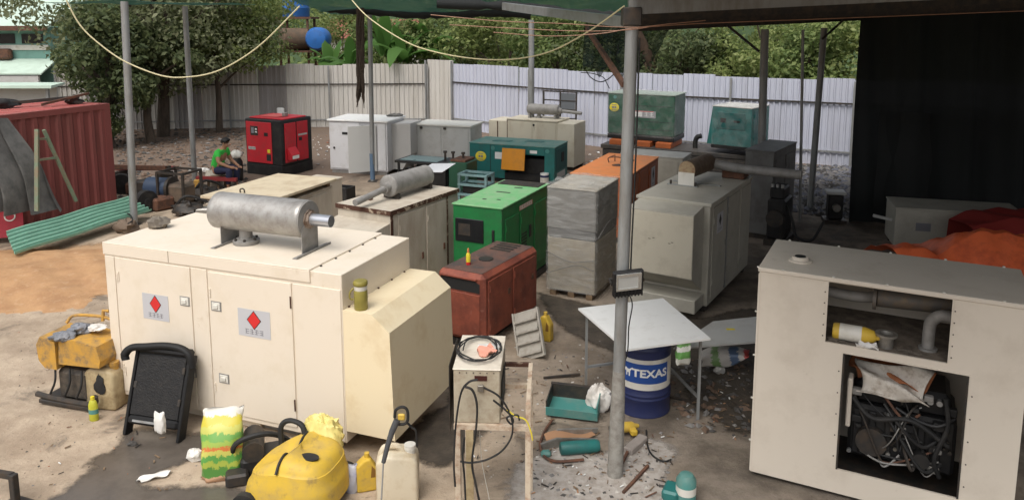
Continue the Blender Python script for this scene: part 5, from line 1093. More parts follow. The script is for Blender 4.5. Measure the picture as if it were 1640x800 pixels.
def wrap_text(txt, size, a_mid, z, r, mt, parent, name='lettering', thick=.0):
    c = bpy.data.curves.new('t', 'FONT'); c.body = txt; c.size = size; c.align_x = 'CENTER'; c.align_y = 'CENTER'; c.offset = .004; c.resolution_u = 3
    ob = bpy.data.objects.new('t', c); COL.objects.link(ob); dg = bpy.context.evaluated_depsgraph_get(); dg.update(); me = bpy.data.meshes.new_from_object(ob.evaluated_get(dg)); bpy.data.objects.remove(ob)
    bm = bmesh.new(); bm.from_mesh(me); xs = [v.co.x for v in bm.verts]; x = min(xs)
    while x < max(xs):
        x += .015; bmesh.ops.bisect_plane(bm, geom=bm.verts[:]+bm.edges[:]+bm.faces[:], plane_co=(x, 0, 0), plane_no=(1, 0, 0))
    for v in bm.verts:
        a = a_mid+v.co.x*1.16/r; v.co = (r*math.sin(a), -r*math.cos(a), z+v.co.y)
    bm.to_mesh(me); bm.free(); me.name = name; me.materials.clear(); me.materials.append(mt); o = bpy.data.objects.new(name, me); COL.objects.link(o); o.parent = parent; return o
wrap_text('TEXAS', .120, -.06, .508, RD+.0045, LABELWHITE, dr)
def arc_poly(poly, a_mid, z, r, mt, parent, name):
    vs = [(r*math.sin(a_mid+x/r), -r*math.cos(a_mid+x/r), z+y) for x, y in poly]; m = MB(); m.add(vs, [tuple(range(len(vs)))]); m.build(name, mt, parent)
arc_poly([(-.055, .035), (-.03, .045), (-.012, .03), (.012, .03), (.045, .055), (.055, .05), (.022, .012), (.018, -.05), (.004, -.05), (.002, -.01), (-.014, -.012), (-.016, -.045), (-.03, -.045), (-.028, .0), (-.05, .01)], -.90, .51, RD+.0045, LABELWHITE, dr, 'emblem')
def slab(name, label, pix, z, th, mt, cat='board', zs=None):
    P = [at(*p, zz) for p, zz in zip(pix, zs or [z]*4)]; c = sum(P, Vector())/4; r_ = thing(name, label, cat, (c.x, c.y, 0)); n = Vector((0, 0, th))
    v = [p-Vector((c.x, c.y, 0)) for p in P]; m = MB(); m.add([p-n for p in v]+v, [(0,1,2,3),(4,5,6,7),(0,1,5,4),(1,2,6,5),(2,3,7,6),(3,0,4,7)]); return r_, v, m
tb, v, m = slab('white_table', 'white board table resting over the blue drum', [(926,493),(1062,477),(1138,541),(1003,559)], .945, .022, WHITE, 'table')
m.build('table_top', WHITE, tb)
cen = sum(v, Vector())/4
for k, p in enumerate(v):
    if k == 3: continue
    q = p.lerp(cen, .14); mm = MB(); mm.box(q.x-.014, q.y-.014, 0, q.x+.014, q.y+.014, .922); mm.build('leg', POLE, tb)
for i, j in ((0, 1), (1, 2)):
    a, b = v[i].lerp(cen, .14), v[j].lerp(cen, .14); mm = MB(); mm.bar((a.x, a.y, .25), (b.x, b.y, .25), .025); mm.build('stretcher', POLE, tb)
gb, v, m = slab('grey_board', 'grey flat panel propped behind the white table', [(1142,514),(1225,505),(1232,545),(1078,557)], .5, .02, BEIGE_G, 'board')
m.build('panel', GREY_C, gb)
for p in (v[0].lerp(v[1], .1), v[2].lerp(v[3], .1)): MB().box(p.x-.03, p.y-.03, 0, p.x+.03, p.y+.03, .479).build('prop', WOOD, gb)
q = at(1170, 527, .5); o = MB().box(-.05, -.02, 0, .05, .02, .006).build('sticker', LABELYEL, gb); o.location = q-gb.location; o.location.z = .5005
def sackf(label, name, loc, w, h, d, mt, tilt, rz, seed=1, cat='sack'):
    rr = random.Random(seed); ph = [rr.uniform(0, 6) for _ in range(6)]
    m = MB()
    def f(u, v):
        a = u*2*math.pi; t = v; sx = w/2*(abs(math.cos(a))**.55)*(1 if math.cos(a) >= 0 else -1); sy = d/2*(abs(math.sin(a))**.8)*(1 if math.sin(a) >= 0 else -1)
        pin = 1-.85*max(0, (t-.72)/.28)**1.5; fat = .75+.35*math.sin(math.pi*min(1, t*1.15+.05))
        k = 1+.05*math.sin(a*5+ph[0]+t*7)+.04*math.sin(a*3+ph[1]-t*11)
        return (sx*k*(.9+.1*fat), sy*k*fat*pin, t*h+.015*math.sin(a*4+ph[2]))
    m.grid(f, 36, 22); o = m.build(name, mt); md = None
    bm = bmesh.new(); bm.from_mesh(o.data); bmesh.ops.remove_doubles(bm, verts=bm.verts, dist=1e-4); bmesh.ops.holes_fill(bm, edges=[e for e in bm.edges if e.is_boundary]); bm.to_mesh(o.data); bm.free()
    o.location = loc; o.rotation_euler = (tilt, 0, rz); return tag(o, label, cat)
def printed(name, stops, wav=6):
    m = bpy.data.materials.new(name); m.use_nodes = True; t = m.node_tree; N, Lk = t.nodes, t.links; b = N['Principled BSDF']; b.inputs['Roughness'].default_value = .4
    tc = N.new('ShaderNodeTexCoord'); sp_ = N.new('ShaderNodeSeparateXYZ'); Lk.new(tc.outputs['Generated'], sp_.inputs[0]); nz = N.new('ShaderNodeTexNoise'); nz.inputs['Scale'].default_value = wav; nz.inputs['Detail'].default_value = 10; nz.inputs['Roughness'].default_value = .75; nz.inputs['Distortion'].default_value = 1.0; Lk.new(tc.outputs['Generated'], nz.inputs['Vector'])
    ma = N.new('ShaderNodeMath'); ma.operation = 'MULTIPLY_ADD'; ma.inputs[1].default_value = .30; Lk.new(nz.outputs[0], ma.inputs[0]); Lk.new(sp_.outputs[2], ma.inputs[2]); mb_ = N.new('ShaderNodeMath'); mb_.operation = 'SUBTRACT'; mb_.inputs[1].default_value = .15; Lk.new(ma.outputs[0], mb_.inputs[0])
    rp = N.new('ShaderNodeValToRGB'); rp.color_ramp.interpolation = 'CONSTANT'; e = rp.color_ramp.elements
    e[0].position = 0; e[0].color = (*stops[0][1], 1); e[1].position = stops[1][0]; e[1].color = (*stops[1][1], 1)
    for p, c in stops[2:]: k = e.new(p); k.color = (*c, 1)
    Lk.new(mb_.outputs[0], rp.inputs[0]); Lk.new(rp.outputs[0], b.inputs['Base Color']); return m
SACK = printed('printed_sack', [(0, (.55, .33, .20)), (.07, (.08, .22, .04)), (.20, (.34, .40, .06)), (.27, (.10, .30, .06)), (.35, (.50, .48, .10)), (.42, (.55, .16, .04)), (.47, (.30, .42, .07)), (.56, (.16, .36, .08)), (.66, (.52, .52, .12)), (.76, (.55, .47, .05)), (.88, (.62, .60, .54))], 5)
ps = at(352, 772); sackf('bright green and yellow printed sack standing near the radiator', 'seed_sack', (ps.x, ps.y+.08, 0), .37, .63, .20, SACK, R(-16), R(10), 2)
BAGC = printed('printed_bag', [(0, (.5, .47, .43)), (.25, (.16, .28, .10)), (.4, (.55, .53, .5)), (.62, (.12, .18, .30)), (.8, (.6, .58, .55)), (.9, (.45, .06, .05))], 7)
pb = at(1125, 588); o = sackf('printed plastic bag lying under the white table corner', 'litter_bag', (pb.x, pb.y, .12), .24, .55, .20, BAGC, 0, 0, 4, 'bag'); o.rotation_euler = (R(75), 0, R(70))
pb = at(1092, 560, .85); o = sackf('green and white bag hanging from the white table edge', 'litter_bag', (pb.x+.02, pb.y+.02, .70), .16, .22, .08, printed('green_bag', [(0, (.55, .55, .5)), (.3, (.12, .30, .08)), (.6, (.6, .6, .56)), (.8, (.15, .33, .1))], 6), 0, R(20), 6, 'bag')
# ------------------------------------------------------------------ welding set on its stand
q0 = at(727, 681, y=5.82); zR = q0.z; st = thing('angle_iron_stand', 'cream angle iron stand carrying the welding cabinet', 'stand', (q0.x, q0.y, 0), R(-3)); CRS = mat('cream_rusty_steel', (.56, .47, .36), .6, dirt=(.33, .2, .13), amt=.35, scale=6)
SW, SD = .60, .72
for x, y in ((.03, 0), (SW, 0), (.03, SD), (SW, SD)): MB().box(x-.022, y-.022, 0, x+.022, y+.022, zR-.021).build('leg', CRS, st)
for a, b in (((0, 0), (SW+.02, 0)), ((0, SD), (SW+.02, SD)), ((.03, .025), (.03, SD-.025)), ((SW, .025), (SW, SD-.025))): m = MB(); m.bar((*a, zR), (*b, zR), .04, .04); m.build('rail', CRS, st)
MB().box(SW-.02, -.0, zR+.021, SW+.02, .04, zR+.20).build('guard_post', CRS, st); m = MB(); m.bar((SW, .02, zR+.2), (SW, SD, zR+.2), .035); m.build('guard_rail', CRS, st); m = MB(); m.bar((.3, SD, zR+.2), (SW, SD, zR+.2), .034); m.build('guard_rail', RUSTY_EDGE, st)
MB().box(.10, -.04, .35, .16, -.023, zR-.02).build('cable_board', JUGDIRTY, st)
wc = thing('welding_cabinet', 'small beige welding cabinet with coiled wire on top', 'cabinet', (q0.x+.0, q0.y+.01, zR+.0215), R(-3)); WH = at(724, 592, y=5.83).z-zR-.02
m = MB(); m.box(.0, 0, 0, .375, .66, WH, .008); m.build('cabinet_body', mat('cabinet_beige', (.42, .37, .28), .55, dirt=(.3, .24, .17), amt=.35, scale=4), wc)
MB().box(-.006, -.006, WH+.0005, .381, .666, WH+.012, .004).build('top_plate', mat('cabinet_top', (.66, .60, .50), .5, dirt=(.52, .45, .36), amt=.3, scale=4), wc)
MB().box(.17, -.006, WH-.085, .27, -.0005, WH-.045).build('display_slot', mat('dark_red_slot', (.05, .012, .01), .4), wc); MB().box(.195, -.03, WH-.17, .245, -.0005, WH-.115, .006).build('connector', TIN, wc)
MB().box(-.045, .05, -.12, -.0405, .6, WH+.01).build('side_plate', DARK, wc); MB().box(.37+.0115, .1, .05, .3865, .5, .3).build('vent', INK, wc)
for k in range(6): m = MB(); m.cyl((.05+.055*k, -.001, WH-.02), (.05+.055*k, -.006, WH-.02), .005, n=6); m.build('screw', DARK, wc)
def world_of(o, p): return Matrix.LocRotScale(o.location, o.rotation_euler, None) @ Vector(p)
m = MB(); c0 = world_of(wc, (.19, .33, WH+.012))
pts = []
for i in range(90): a = i/90*2*math.pi*3.6; r_ = .165+.03*math.sin(i*.21)+.01*math.sin(i*.7); pts.append((c0.x+r_*math.cos(a), c0.y+r_*1.45*math.sin(a), c0.z+.012+.00045*i+.006*math.sin(i*.9)))
m.tube(pts, .006, 6); tag(m.build('wire_coil', RUBBER), 'loose coil of black wire on the welding cabinet', 'wire')
c0 = world_of(wc, (.26, .38, WH+.014)); o = cloth('paper_sheet', 'white paper sheet under the wire coil', BAGW, .17, .16, 4, .006, 'paper'); o.location = c0+Vector((0, 0, .002)); o.rotation_euler = (0, 0, .1)
o = cloth('pink_gloves', 'pink crumpled gloves lying inside the wire coil', mat('pink_rubber', (.62, .28, .20), .6), .15, .13, 6, .02, 'gloves'); o.location = c0+Vector((-.02, -.09, .008)); o.rotation_euler = (0, 0, .5)
def wpx(*pts, yy=5.72): return [at(x, y, y=yy) for x, y in pts]
wire('black_cable', 'thick black cable looped down the left of the stand', wpx((765,607),(750,612),(738,630),(730,680),(727,740),(729,778)), .009, RUBBER)
wire('black_cable', 'thick black cable hanging in a long loop from the cabinet connector', wpx((775,620),(800,635),(818,665),(820,695),(805,720),(780,735),(755,740),(737,738)), .008, RUBBER)
wire('black_cable', 'black cable bundle hanging down the middle of the stand', wpx((743,618),(757,625),(764,650),(762,690),(756,740),(762,775),(770,812)), .010, RUBBER)
wire('black_cable', 'short black cable coil hanging at the right of the cabinet', wpx((790,640),(812,658),(822,672),(818,678),(812,668),(828,664),(832,672)), .008, RUBBER)
wire('black_cable', 'black cable dropping straight from the cable board', wpx((744,700),(741,730),(744,765),(746,812)), .009, RUBBER)
wire('yellow_cable', 'thin yellow cable dangling right of the stand', wpx((812,655),(825,665),(842,672),(850,690),(853,704)), .006, LABELYEL)
wire('white_string', 'thin white string hanging under the stand', wpx((768,690),(772,740),(782,790),(786,815), yy=6.0), .003, DRUMWHITE)
# ------------------------------------------------------------------ radiator leaning on A
pr_ = at(246, 704); rd = thing('radiator', 'black truck radiator leaning against the cream generator', 'radiator', (pr_.x-.02, pr_.y+.04, 0), rot=(R(-19), 0, R(-14))); rd.scale = (1, 1, .85)
RBLK = mat('radiator_black', (.006, .006, .0065), .6, var=.2)
for x in (-.335, .30): MB().box(x, -.055, .0, x+.035, .06, 1.0, .006).build('side_channel', RBLK, rd)
MB().box(-.30, -.04, .24, .30, .04, .98, .006).build('core', mat('radiator_core', (.018, .018, .019), .45, .3, bump=.3, bscale=60), rd)
MB().box(-.285, -.052, .25, .285, -.0405, .965, .004).build('grille', mat('radiator_grille', (.008, .008, .009), .45, dirt=(.018, .017, .016), amt=.4, scale=5, bump=.4, bscale=45), rd)
for x, z, s_ in ((-.27, .6, .02), (.275, .45, .016), (.275, .82, .016)): MB().box(x-s_, -.06, z-.04, x+s_, -.0405, z+.04, .005).build('mount_lug', DARK, rd)
MB().box(-.3, -.08, .98, .3, .08, 1.07, .03).build('top_tank', RBLK, rd); MB().box(-.30, -.07, .14, .30, .07, .2395, .025).build('bottom_tank', RBLK, rd)
m = MB(); m.tube(curve_pts([(.33, 0, .86), (.30, -.03, 1.0), (.20, -.05, 1.075), (.02, -.07, 1.09), (-.18, -.09, 1.06), (-.34, -.11, 1.03), (-.40, -.12, .95), (-.39, -.11, .88)]), [.046]*20+[.044]*30+[.04]*7, 10); m.build('hose', RBLK, rd)
m = MB(); m.cyl((.05, -.02, 1.07), (.05, -.02, 1.12), .035, n=12); m.build('filler_cap', DARK, rd); MB().box(-.22, -.085, .175, .12, -.0705, .20).build('tie_bar', STEEL, rd)
o = sackf('small white bag hanging low on the black radiator', 'rag_knot', at(257, 690, y=7.12), .11, .20, .06, BAGW, 0, R(-10), 7, 'bag')
# ------------------------------------------------------------------ yellow compactor with bags
py_ = at(128, 648); ym = thing('plate_compactor', 'battered yellow machine with plastic bags on top left of the radiator', 'machine', (py_.x, py_.y+.1, 0), R(-16))
MB().box(-.42, -.22, .02, .30, .25, .07, .01).build('base_plate', DARK, ym)
for y in (-.2, .2): m = MB(); m.tube(curve_pts([(-.45, y, .12), (-.2, y, .10), (.3, y, .10), (.36, y, .2)]), .03, 8); m.build('skid_rail', DARK, ym)
MB().box(-.22, -.14, .07, .22, .16, .42, .04).build('engine', mat('grimy_engine', (.10, .08, .06), .7, dirt=(.04, .035, .03), amt=.5, scale=6), ym)
m = MB(); m.prism([(-.38, .52), (-.30, .44), (-.14, .44), (-.14, .76), (-.34, .80), (-.40, .70)], 'y', -.20, .22); m.build('yellow_hood', YELLOW_D, ym)
m = MB(); m.prism([(-.13, .50), (.42, .52), (.44, .60), (.40, .76), (.10, .80), (-.10, .78)], 'y', -.18, .22); m.build('yellow_tank', YELLOW_D, ym)
MB().box(-.44, -.16, .50, -.40, .1, .70, .01).build('black_box', BLACK, ym)
m = MB(); m.tube(curve_pts([(-.38, .2, .80), (-.3, .25, .88), (.1, .26, .90), (.45, .2, .86)]), .018, 8); m.tube([(.10, .24, .86), (.10, .26, .98), (.18, .26, .98)], .02, 6); m.build('handle_bar', YELLOW_D, ym)
for x in (-.2, .0, .16): m = MB(); m.tube(curve_pts([(x, -.16, .45), (x+.02, -.2, .3), (x-.05, -.21, .15)]), .012, 6); m.build('hose', RUBBER, ym)
def bagblob(label, px, py, z, r, mt, seed, sq=(1.2, .9, .5)): 
    o = MB().blob((0, 0, 0), r, 18, .2, seed, sq, cr=.16).build('plastic_bag', mt); o.location = at(px, py, z); tag(o, label, 'bag')
bagblob('grey plastic bag on the left end of the yellow machine', 99, 538, .82, .10, BAGG, 3); bagblob('dark plastic bag in the middle of the yellow machine', 128, 526, .84, .11, BAGG, 4); bagblob('white plastic bag on the right end of the yellow machine', 155, 524, .86, .08, BAGW, 5)
def jerry(label, loc, rz, w, d, h, mt, cap, name='jerrycan'):
    r_ = thing(name, label, 'canister', loc, rz); m = MB()
    m.prism([(-w/2, 0), (w/2, 0), (w/2, h*.78), (w*.38, h*.88), (w*.2, h*.90), (-w*.28, h*.92), (-w/2, h*.80)], 'y', -d/2, d/2); o = m.build('can_body', mt, r_)
    b = o.modifiers.new('round', 'BEVEL'); b.width = min(w, d)*.16; b.segments = 3
    for p in o.data.polygons: p.use_smooth = True
    m = MB(); m.tube(curve_pts([(-w*.40, 0, h*.80), (-w*.30, 0, h*.97), (w*.0, 0, h*.98), (w*.16, 0, h*.86)]), d*.11, 8); m.build('handle', mt, r_)
    m = MB(); m.cyl((w*.30, 0, h*.82), (w*.30, 0, h*.93), w*.12, n=14); m.cyl((w*.30, 0, h*.93), (w*.30, 0, h*1.01), w*.14, n=14); m.build('cap', cap, r_); return r_
pj = at(166, 655); j = jerry('dirty beige jerrycan with a black stain beside the yellow machine', (pj.x, pj.y+.1, 0), R(-12), .38, .24, .52, JUGDIRTY, YELLOW_D)
o = MB().blob((.02, -.127, .30), .06, 8, .4, 9, (1, .08, 1.6)).build('stain', INK, j)
pj = at(637, 800); jerry('milky white jerrycan in front of the cream generator', (pj.x, pj.y+.05, 0), R(4), .37, .26, .50, JUGWHITE, DRUMWHITE)
def bottle(label, loc, s, mt, cap, band=None, rz=0, tilt=0, name='oil_bottle'):
    r_ = thing(name, label, 'bottle', loc, rot=(tilt, 0, rz)); MB().lathe([(.045*s, 0), (.05*s, .01*s), (.05*s, .17*s), (.035*s, .22*s), (.018*s, .235*s)], n=18, sy=.7).build('bottle_body', mt, r_)
    MB().lathe([(.02*s, .235*s), (.021*s, .27*s), (.01*s, .272*s)], n=14).build('cap', cap, r_)
    if band: MB().lathe([(.0508*s, .08*s), (.0508*s, .13*s)], n=18, sy=.7).build('label_band', band, r_)
    return r_
pj = at(151, 672); bottle('yellow green bottle with teal label beside the dirty jerrycan', pj, 1.0, mat('lime_plastic', (.45, .44, .04), .4), LABELYEL, TEAL_L)
pj = at(588, 782); b_ = thing('oil_jug', 'small yellow oil jug behind the milky jerrycan', 'bottle', (pj.x, pj.y, 0), .3)
def jug(r_, s, mt):
    m = MB(); m.prism([(-.09*s, 0), (.09*s, 0), (.09*s, .2*s), (.03*s, .3*s), (-.02*s, .3*s), (-.09*s, .24*s)], 'y', -.05*s, .05*s); o = m.build('jug_body', mt, r_); b = o.modifiers.new('round', 'BEVEL'); b.width = .018*s; b.segments = 3
    m = MB(); m.cyl((.005*s, 0, .3*s), (.005*s, 0, .34*s), .022*s, n=12); m.build('cap', mt, r_); m = MB(); m.prism([(.03*s, .13*s), (.07*s, .13*s), (.07*s, .2*s), (.04*s, .24*s)], 'y', -.0515*s, -.0505*s); m.build('grip_hole', mat('jug_shadow', (.20, .10, .02), .6), r_)
jug(b_, 1.05, YELLOW)
pj = at(563, 785); o = sackf('clear crumpled plastic bottle left of the yellow oil jug', 'crushed_bottle', (pj.x, pj.y, 0), .13, .26, .11, mat('clear_blue_plastic', (.42, .42, .46), .2, dirt=(.2, .2, .3), amt=.3), 0, 0, 12, 'bottle')
# ------------------------------------------------------------------ yellow pressure washer
pw = at(478, 800); w = thing('pressure_washer', 'yellow pressure washer with black slot at the bottom edge', 'pressure washer', (pw.x, pw.y+.0, 0), R(-14)); w.scale = (1.12, 1.1, 1.0)
def pwf(u, v):
    a = u*2*math.pi; th = v*math.pi*.5; c_, s_ = math.cos(a), math.sin(a); k = .62
    sx = math.copysign(abs(c_)**k, c_); sy = math.copysign(abs(s_)**k, s_); r_ = max(0, math.cos(th))**.30; z = .10+.44*math.sin(th)**.9
    zz = z-.17*max(0, -sx)**1.4*v-.05*max(0, sx)*v+(.018 if .42 < v < .50 else 0)
    return (sx*.37*r_*(1-.08*v)+.03*v+(.012*sx if v < .3 else 0), sy*.31*r_+.03*v, zz)
bd_ = MB().grid(pwf, 48, 20).build('yellow_cover', YELLOW, w)
MB().box(-.33, -.27, .02, .33, .27, .12, .03).build('chassis', BLACK, w)
for x in (-.28, .28):
    for y in (-.32, .27): MB().cyl((x, y, .11), (x, y+.05, .11), .11, n=20).build('wheel', RUBBER, w)
def onpw(x, y, dz=0):   # height of the cover
    best = min(((pwf(i/96, j/40)) for i in range(96) for j in range(41)), key=lambda p: (p[0]-x)**2+(p[1]-y)**2); return best[2]+dz
m = MB(); m.lathe([(.05, 0), (.078, .0), (.08, .012), (.05, .014)], n=24, sy=.55); m.xf(Matrix.Translation((.17, -.10, onpw(.17, -.10)+.0)) @ Matrix.Rotation(R(10), 4, 'X')); m.build('slot_rim', BLACK, bd_)
m = MB(); m.tube(curve_pts([(-.02, y, onpw(-.02, y, .008)) for y in (-.28, -.22, -.12, 0, .12, .22)]), .012, 6); m.build('cord', RUBBER, bd_)
m = MB(); m.tube(curve_pts([(-.26, .22, .34), (-.27, .24, .52), (-.20, .26, .58), (-.08, .25, .55), (-.04, .22, .42)]), .024, 8); m.build('handle', RUBBER, w)
MB().blob((.08, .34, .42), .22, 26, .15, 14, (.95, .6, 1.05), cr=.17, fq=2.4).build('tmp', BAGY); o = COL.objects['tmp']; o.name = 'plastic_bag'; o.location = w.location; o.rotation_euler = w.rotation_euler; tag(o, 'yellow plastic bag piled on the pressure washer', 'bag')
pq = at(425, 735, y=6.85); ms = thing('black_scrap_frame', 'tangle of black motor parts left of the pressure washer', 'scrap', (pq.x, pq.y, 0), .3)
MB().box(-.22, -.15, 0, .2, .15, .2, .03).build('motor', BLACK, ms); m = MB(); m.cyl((-.1, -.15, .26), (-.1, .2, .26), .10, n=18); m.build('drum', DARK, ms); m = MB(); m.tube(curve_pts([(-.3, 0, .1), (-.25, -.1, .35), (0, -.12, .42), (.2, -.05, .3), (.28, 0, .1)]), .025, 8); m.build('hose', RUBBER, ms)
MB().box(-.35, -.25, .0, -.15, -.1, .12, .02).build('bracket', DARK, ms); MB().box(.0, -.28, 0, .22, -.16, .1, .02).build('bracket', GREYPAINT, ms)
pl_ = [at(650, 662, y=6.2), at(636, 672, y=6.18), at(628, 690, y=6.16), at(621, 712, y=6.13), at(614, 740, y=6.1)]
ln = thing('spray_lance', 'grey spray lance with yellow trigger leaning on the cream hood', 'spray gun', (pl_[-1].x, pl_[-1].y, 0)); off = Vector((pl_[-1].x, pl_[-1].y, 0))
m = MB(); m.tube([p-off for p in pl_[1:]], [.030, .027, .022, .019], 10); m.build('barrel', mat('grey_plastic', (.06, .062, .066), .5), ln)
e_ = at(610, 815, y=6.0)-off; m = MB(); m.tube([pl_[-1]-off, e_], .007, 8); m.build('tube', STEEL, ln)
m = MB(); m.tube(curve_pts([p-off for p in wpx((632,668),(634,656),(644,651),(652,656),(653,672),(648,678),(636,679), yy=6.19)]), .013, 8); m.build('grip_loop', RUBBER, ln)
MB().box(-.03, -.012, -.03, .03, .012, .03, .01).build('trigger', YELLOW, ln).location = at(643, 667, y=6.18)-off
m = MB(); m.tube(curve_pts([p-off for p in wpx((652,676),(660,684),(666,690),(668,715), yy=6.25)]), .01, 6); m.build('hose', RUBBER, ln)
pb_ = at(18, 806); bk = thing('steel_bracket', 'dark steel bracket at the lower left corner', 'bracket', pb_, R(-20)); MB().box(.03, -.03, 0, .09, .03, .30, .006).build('upright', DARK, bk); m = MB(); m.bar((.05, 0, .28), (-.45, .05, .20), .05); m.build('arm', DARK, bk); MB().box(-.06, -.1, 0, .16, .1, .015).build('foot', DARK, bk)
pp = at(247, 765); o = cloth('paper_scrap', 'white paper scrap on the wet ground', BAGW, .26, .09, 11, .012, 'paper'); o.location = (pp.x, pp.y, .012); o.rotation_euler = (0, 0, .5)
pp = at(312, 735); o = MB().blob((0, 0, .05), .08, 16, .15, 21, (1, .8, .8), cr=.15).build('plastic_bag', BAGW); o.location = pp; tag(o, 'small white bag beside the printed sack', 'bag')
pp = at(211, 713); o = MB().blob((0, 0, .02), .035, 8, .3, 23, (1.2, .8, .7)).build('stone', ST3); o.location = pp; tag(o, 'dark stone on the wet ground before the radiator', 'stone')
# ------------------------------------------------------------------ scrap round the post
def tray(label, loc, rz, tilt, w, d, h, mt, mt2):
    r_ = thing('metal_tray', label, 'tray', loc, rot=(tilt, 0, rz)); t_ = .012
    MB().box(0, 0, 0, w, d, t_).build('floor', mt, r_); MB().box(0, 0, t_, w, t_, h*.55).build('side', mt, r_); MB().box(0, d-t_, t_, w, d, h).build('side', mt2, r_); MB().box(0, t_, t_, t_, d-t_, h).build('side', mt2, r_); MB().box(w-t_, t_, t_, w, d-t_, h).build('side', mt, r_); MB().box(-.01, d, h-.02, w+.01, d+.03, h).build('rim', mt2, r_)
p = at(874, 668); tray('open teal metal tray lying on the ground near the post', (p.x, p.y, .03), R(-14), R(6), .56, .36, .17, TEAL_L, DARK)
p = at(958, 655); o = MB().blob((0, 0, .13), .16, 22, .15, 31, (.9, .7, .95), cr=.15).build('plastic_bag', BAGW); o.location = p; tag(o, 'white plastic bag beside the teal tray', 'bag')
p = at(945, 728); sc = thing('cut_canister', 'cut open teal canister with rusty hose left of the post foot', 'canister', (p.x-.35, p.y, 0), R(8))
m = MB(); m.lathe([(.03, 0), (.06, .01), (.065, .05), (.065, .36), (.05, .4)], n=16); m.xf(Matrix.Translation((.05, -.0, .065)) @ Matrix.Rotation(math.pi/2, 4, 'Y')); m.build('cylinder', TEAL, sc)
m = MB(); m.prism([(-.1, .0), (.45, .02), (.47, .06), (.05, .10), (-.12, .05)], 'y', .12, .15); m.prism([(-.05, .0), (.5, .03), (.52, .07), (.1, .09)], 'y', .30, .33); m.build('side_strip', TIN, sc)
m = MB(); m.grid(lambda u, v: (-.05+u*.5, .14+v*.18, .05+.03*math.sin(u*6)+.06*u*(1-v)), 10, 6); m.build('rust_sheet', CARD, sc); MB().box(-.14, -.05, .0, -.04, .03, .06, .02).build('valve', TEAL_L, sc)
wire('rusty_hose', 'brown rusty hose curling left of the cut canister', [at(x, y, .03) for x, y in ((884,672),(872,690),(865,712),(872,730),(890,738),(915,737),(935,735))], .014, RUSTM)
p = at(1008, 694); dl = thing('yellow_drill', 'yellow power tool lying right of the post foot', 'power tool', (p.x, p.y, .05), R(12))
m = MB(); m.lathe([(.03, -.14), (.05, -.13), (.055, -.05), (.05, .03), (.03, .06), (.018, .10)], n=16); m.xf(Matrix.Translation((0, 0, .03)) @ Matrix.Rotation(math.pi/2, 4, 'Y')); m.build('motor_case', YELLOW, dl); MB().box(-.02, -.12, -.02, .05, -.03, .05, .015).build('grip', YELLOW, dl); m = MB(); m.cyl((-.14, 0, .03), (-.22, .01, .02), .03, n=12); m.build('chuck', DARK, dl)
wire('black_cable', 'black cable lying right of the yellow power tool', [at(x, y, .02) for x, y in ((1035,688),(1037,712),(1045,728),(1062,738),(1075,735))], .009, RUBBER)
p = at(1098, 800); tc_ = thing('teal_canister', 'small teal canister at the bottom edge right of the post', 'canister', (p.x, p.y, 0), R(-25)); m = MB(); m.lathe([(.05, 0), (.09, .01), (.09, .20), (.06, .25), (.03, .26)], n=18); m.build('can_body', TEAL_L, tc_); MB().lathe([(.091, .08), (.091, .15)], n=18).build('label_band', DRUMWHITE, tc_); MB().box(-.2, -.1, 0, -.05, .1, .10, .02).build('side_box', TEAL, tc_)
for k, (x, y, a, l, lab) in enumerate(((1020,770,.9,.5,'rusty bar lying right of the post foot'),(1080,640,-.6,.4,'dark bar lying beside the drum foot'),(900,605,.1,.45,'dark stick lying left of the white table'),(1000,740,1.1,.35,'short rusty bar against the post foot'))):
    p = at(x, y); m = MB(); m.bar((-l/2, 0, .015), (l/2, .02, .03), .025); o = m.build('scrap_bar', RUSTM if 'rusty' in lab else DARK); o.location = p; o.rotation_euler = (0, 0, a); tag(o, lab, 'bar')
p = at(985, 725); o = MB().box(-.16, -.05, 0, .16, .05, .07, .01).build('brick', mat('old_brick', (.33, .29, .26), .9, bump=.4)); o.location = (p.x+.22, p.y+.10, 0); o.rotation_euler = (0, 0, .9); tag(o, 'grey brick lying against the post foot', 'brick')
p = at(1152, 597); o = MB().blob((0, 0, .04), .07, 8, .25, 41, (1, .9, .7)).build('stone', GREY_C); o.location = p; tag(o, 'pale grey stone below the litter bag', 'stone')
# louvre panel and oil jug
p = at(845, 574); lv = thing('louvre_panel', 'grey louvred panel leaning on the rusty red generator', 'panel', (p.x+.06, p.y, 0), rot=(R(-28), R(-24), R(-24))); LVM = mat('louvre_grey', (.36, .335, .29), .55, dirt=(.26, .23, .19), amt=.3, scale=4)
MB().box(-.20, 0, 0, .20, .02, .62, .004).build('backing', LVM, lv)
for x in (-.2, .175): MB().box(x, -.03, 0, x+.025, -.0005, .62, .003).build('side_rail', LVM, lv)
for k in range(4): m = MB(); m.prism([(-.001, .06+k*.14), (-.045, .05+k*.14), (-.05, .07+k*.14), (-.001, .17+k*.14)], 'x', -.165, .165); m.build('louvre', LVM, lv)
p = at(873, 545); b_ = thing('oil_jug', 'yellow oil jug with grip beside the louvred panel', 'bottle', (p.x, p.y+.03, 0), R(-30)); jug(b_, 1.15, YELLOW)
p = at(548, 318); cr = thing('battery_crate', 'black open crate between the beige generators', 'crate', (p.x, p.y, 0), -.35)
MB().box(-.25, -.2, 0, .25, .2, .02).build('floor', BLACK, cr)
for a in ((-.25, -.2, .25, -.18), (-.25, .18, .25, .2), (-.25, -.18, -.23, .18), (.23, -.18, .25, .18)): MB().box(a[0], a[1], .02, a[2], a[3], .30).build('side', BLACK, cr)
for k in range(6): m = MB(); m.cyl((-.15+.15*(k % 3), -.08+.16*(k//3), .02), (-.15+.15*(k % 3), -.08+.16*(k//3), .25), .06, n=12); m.build('cell', DARK, cr)
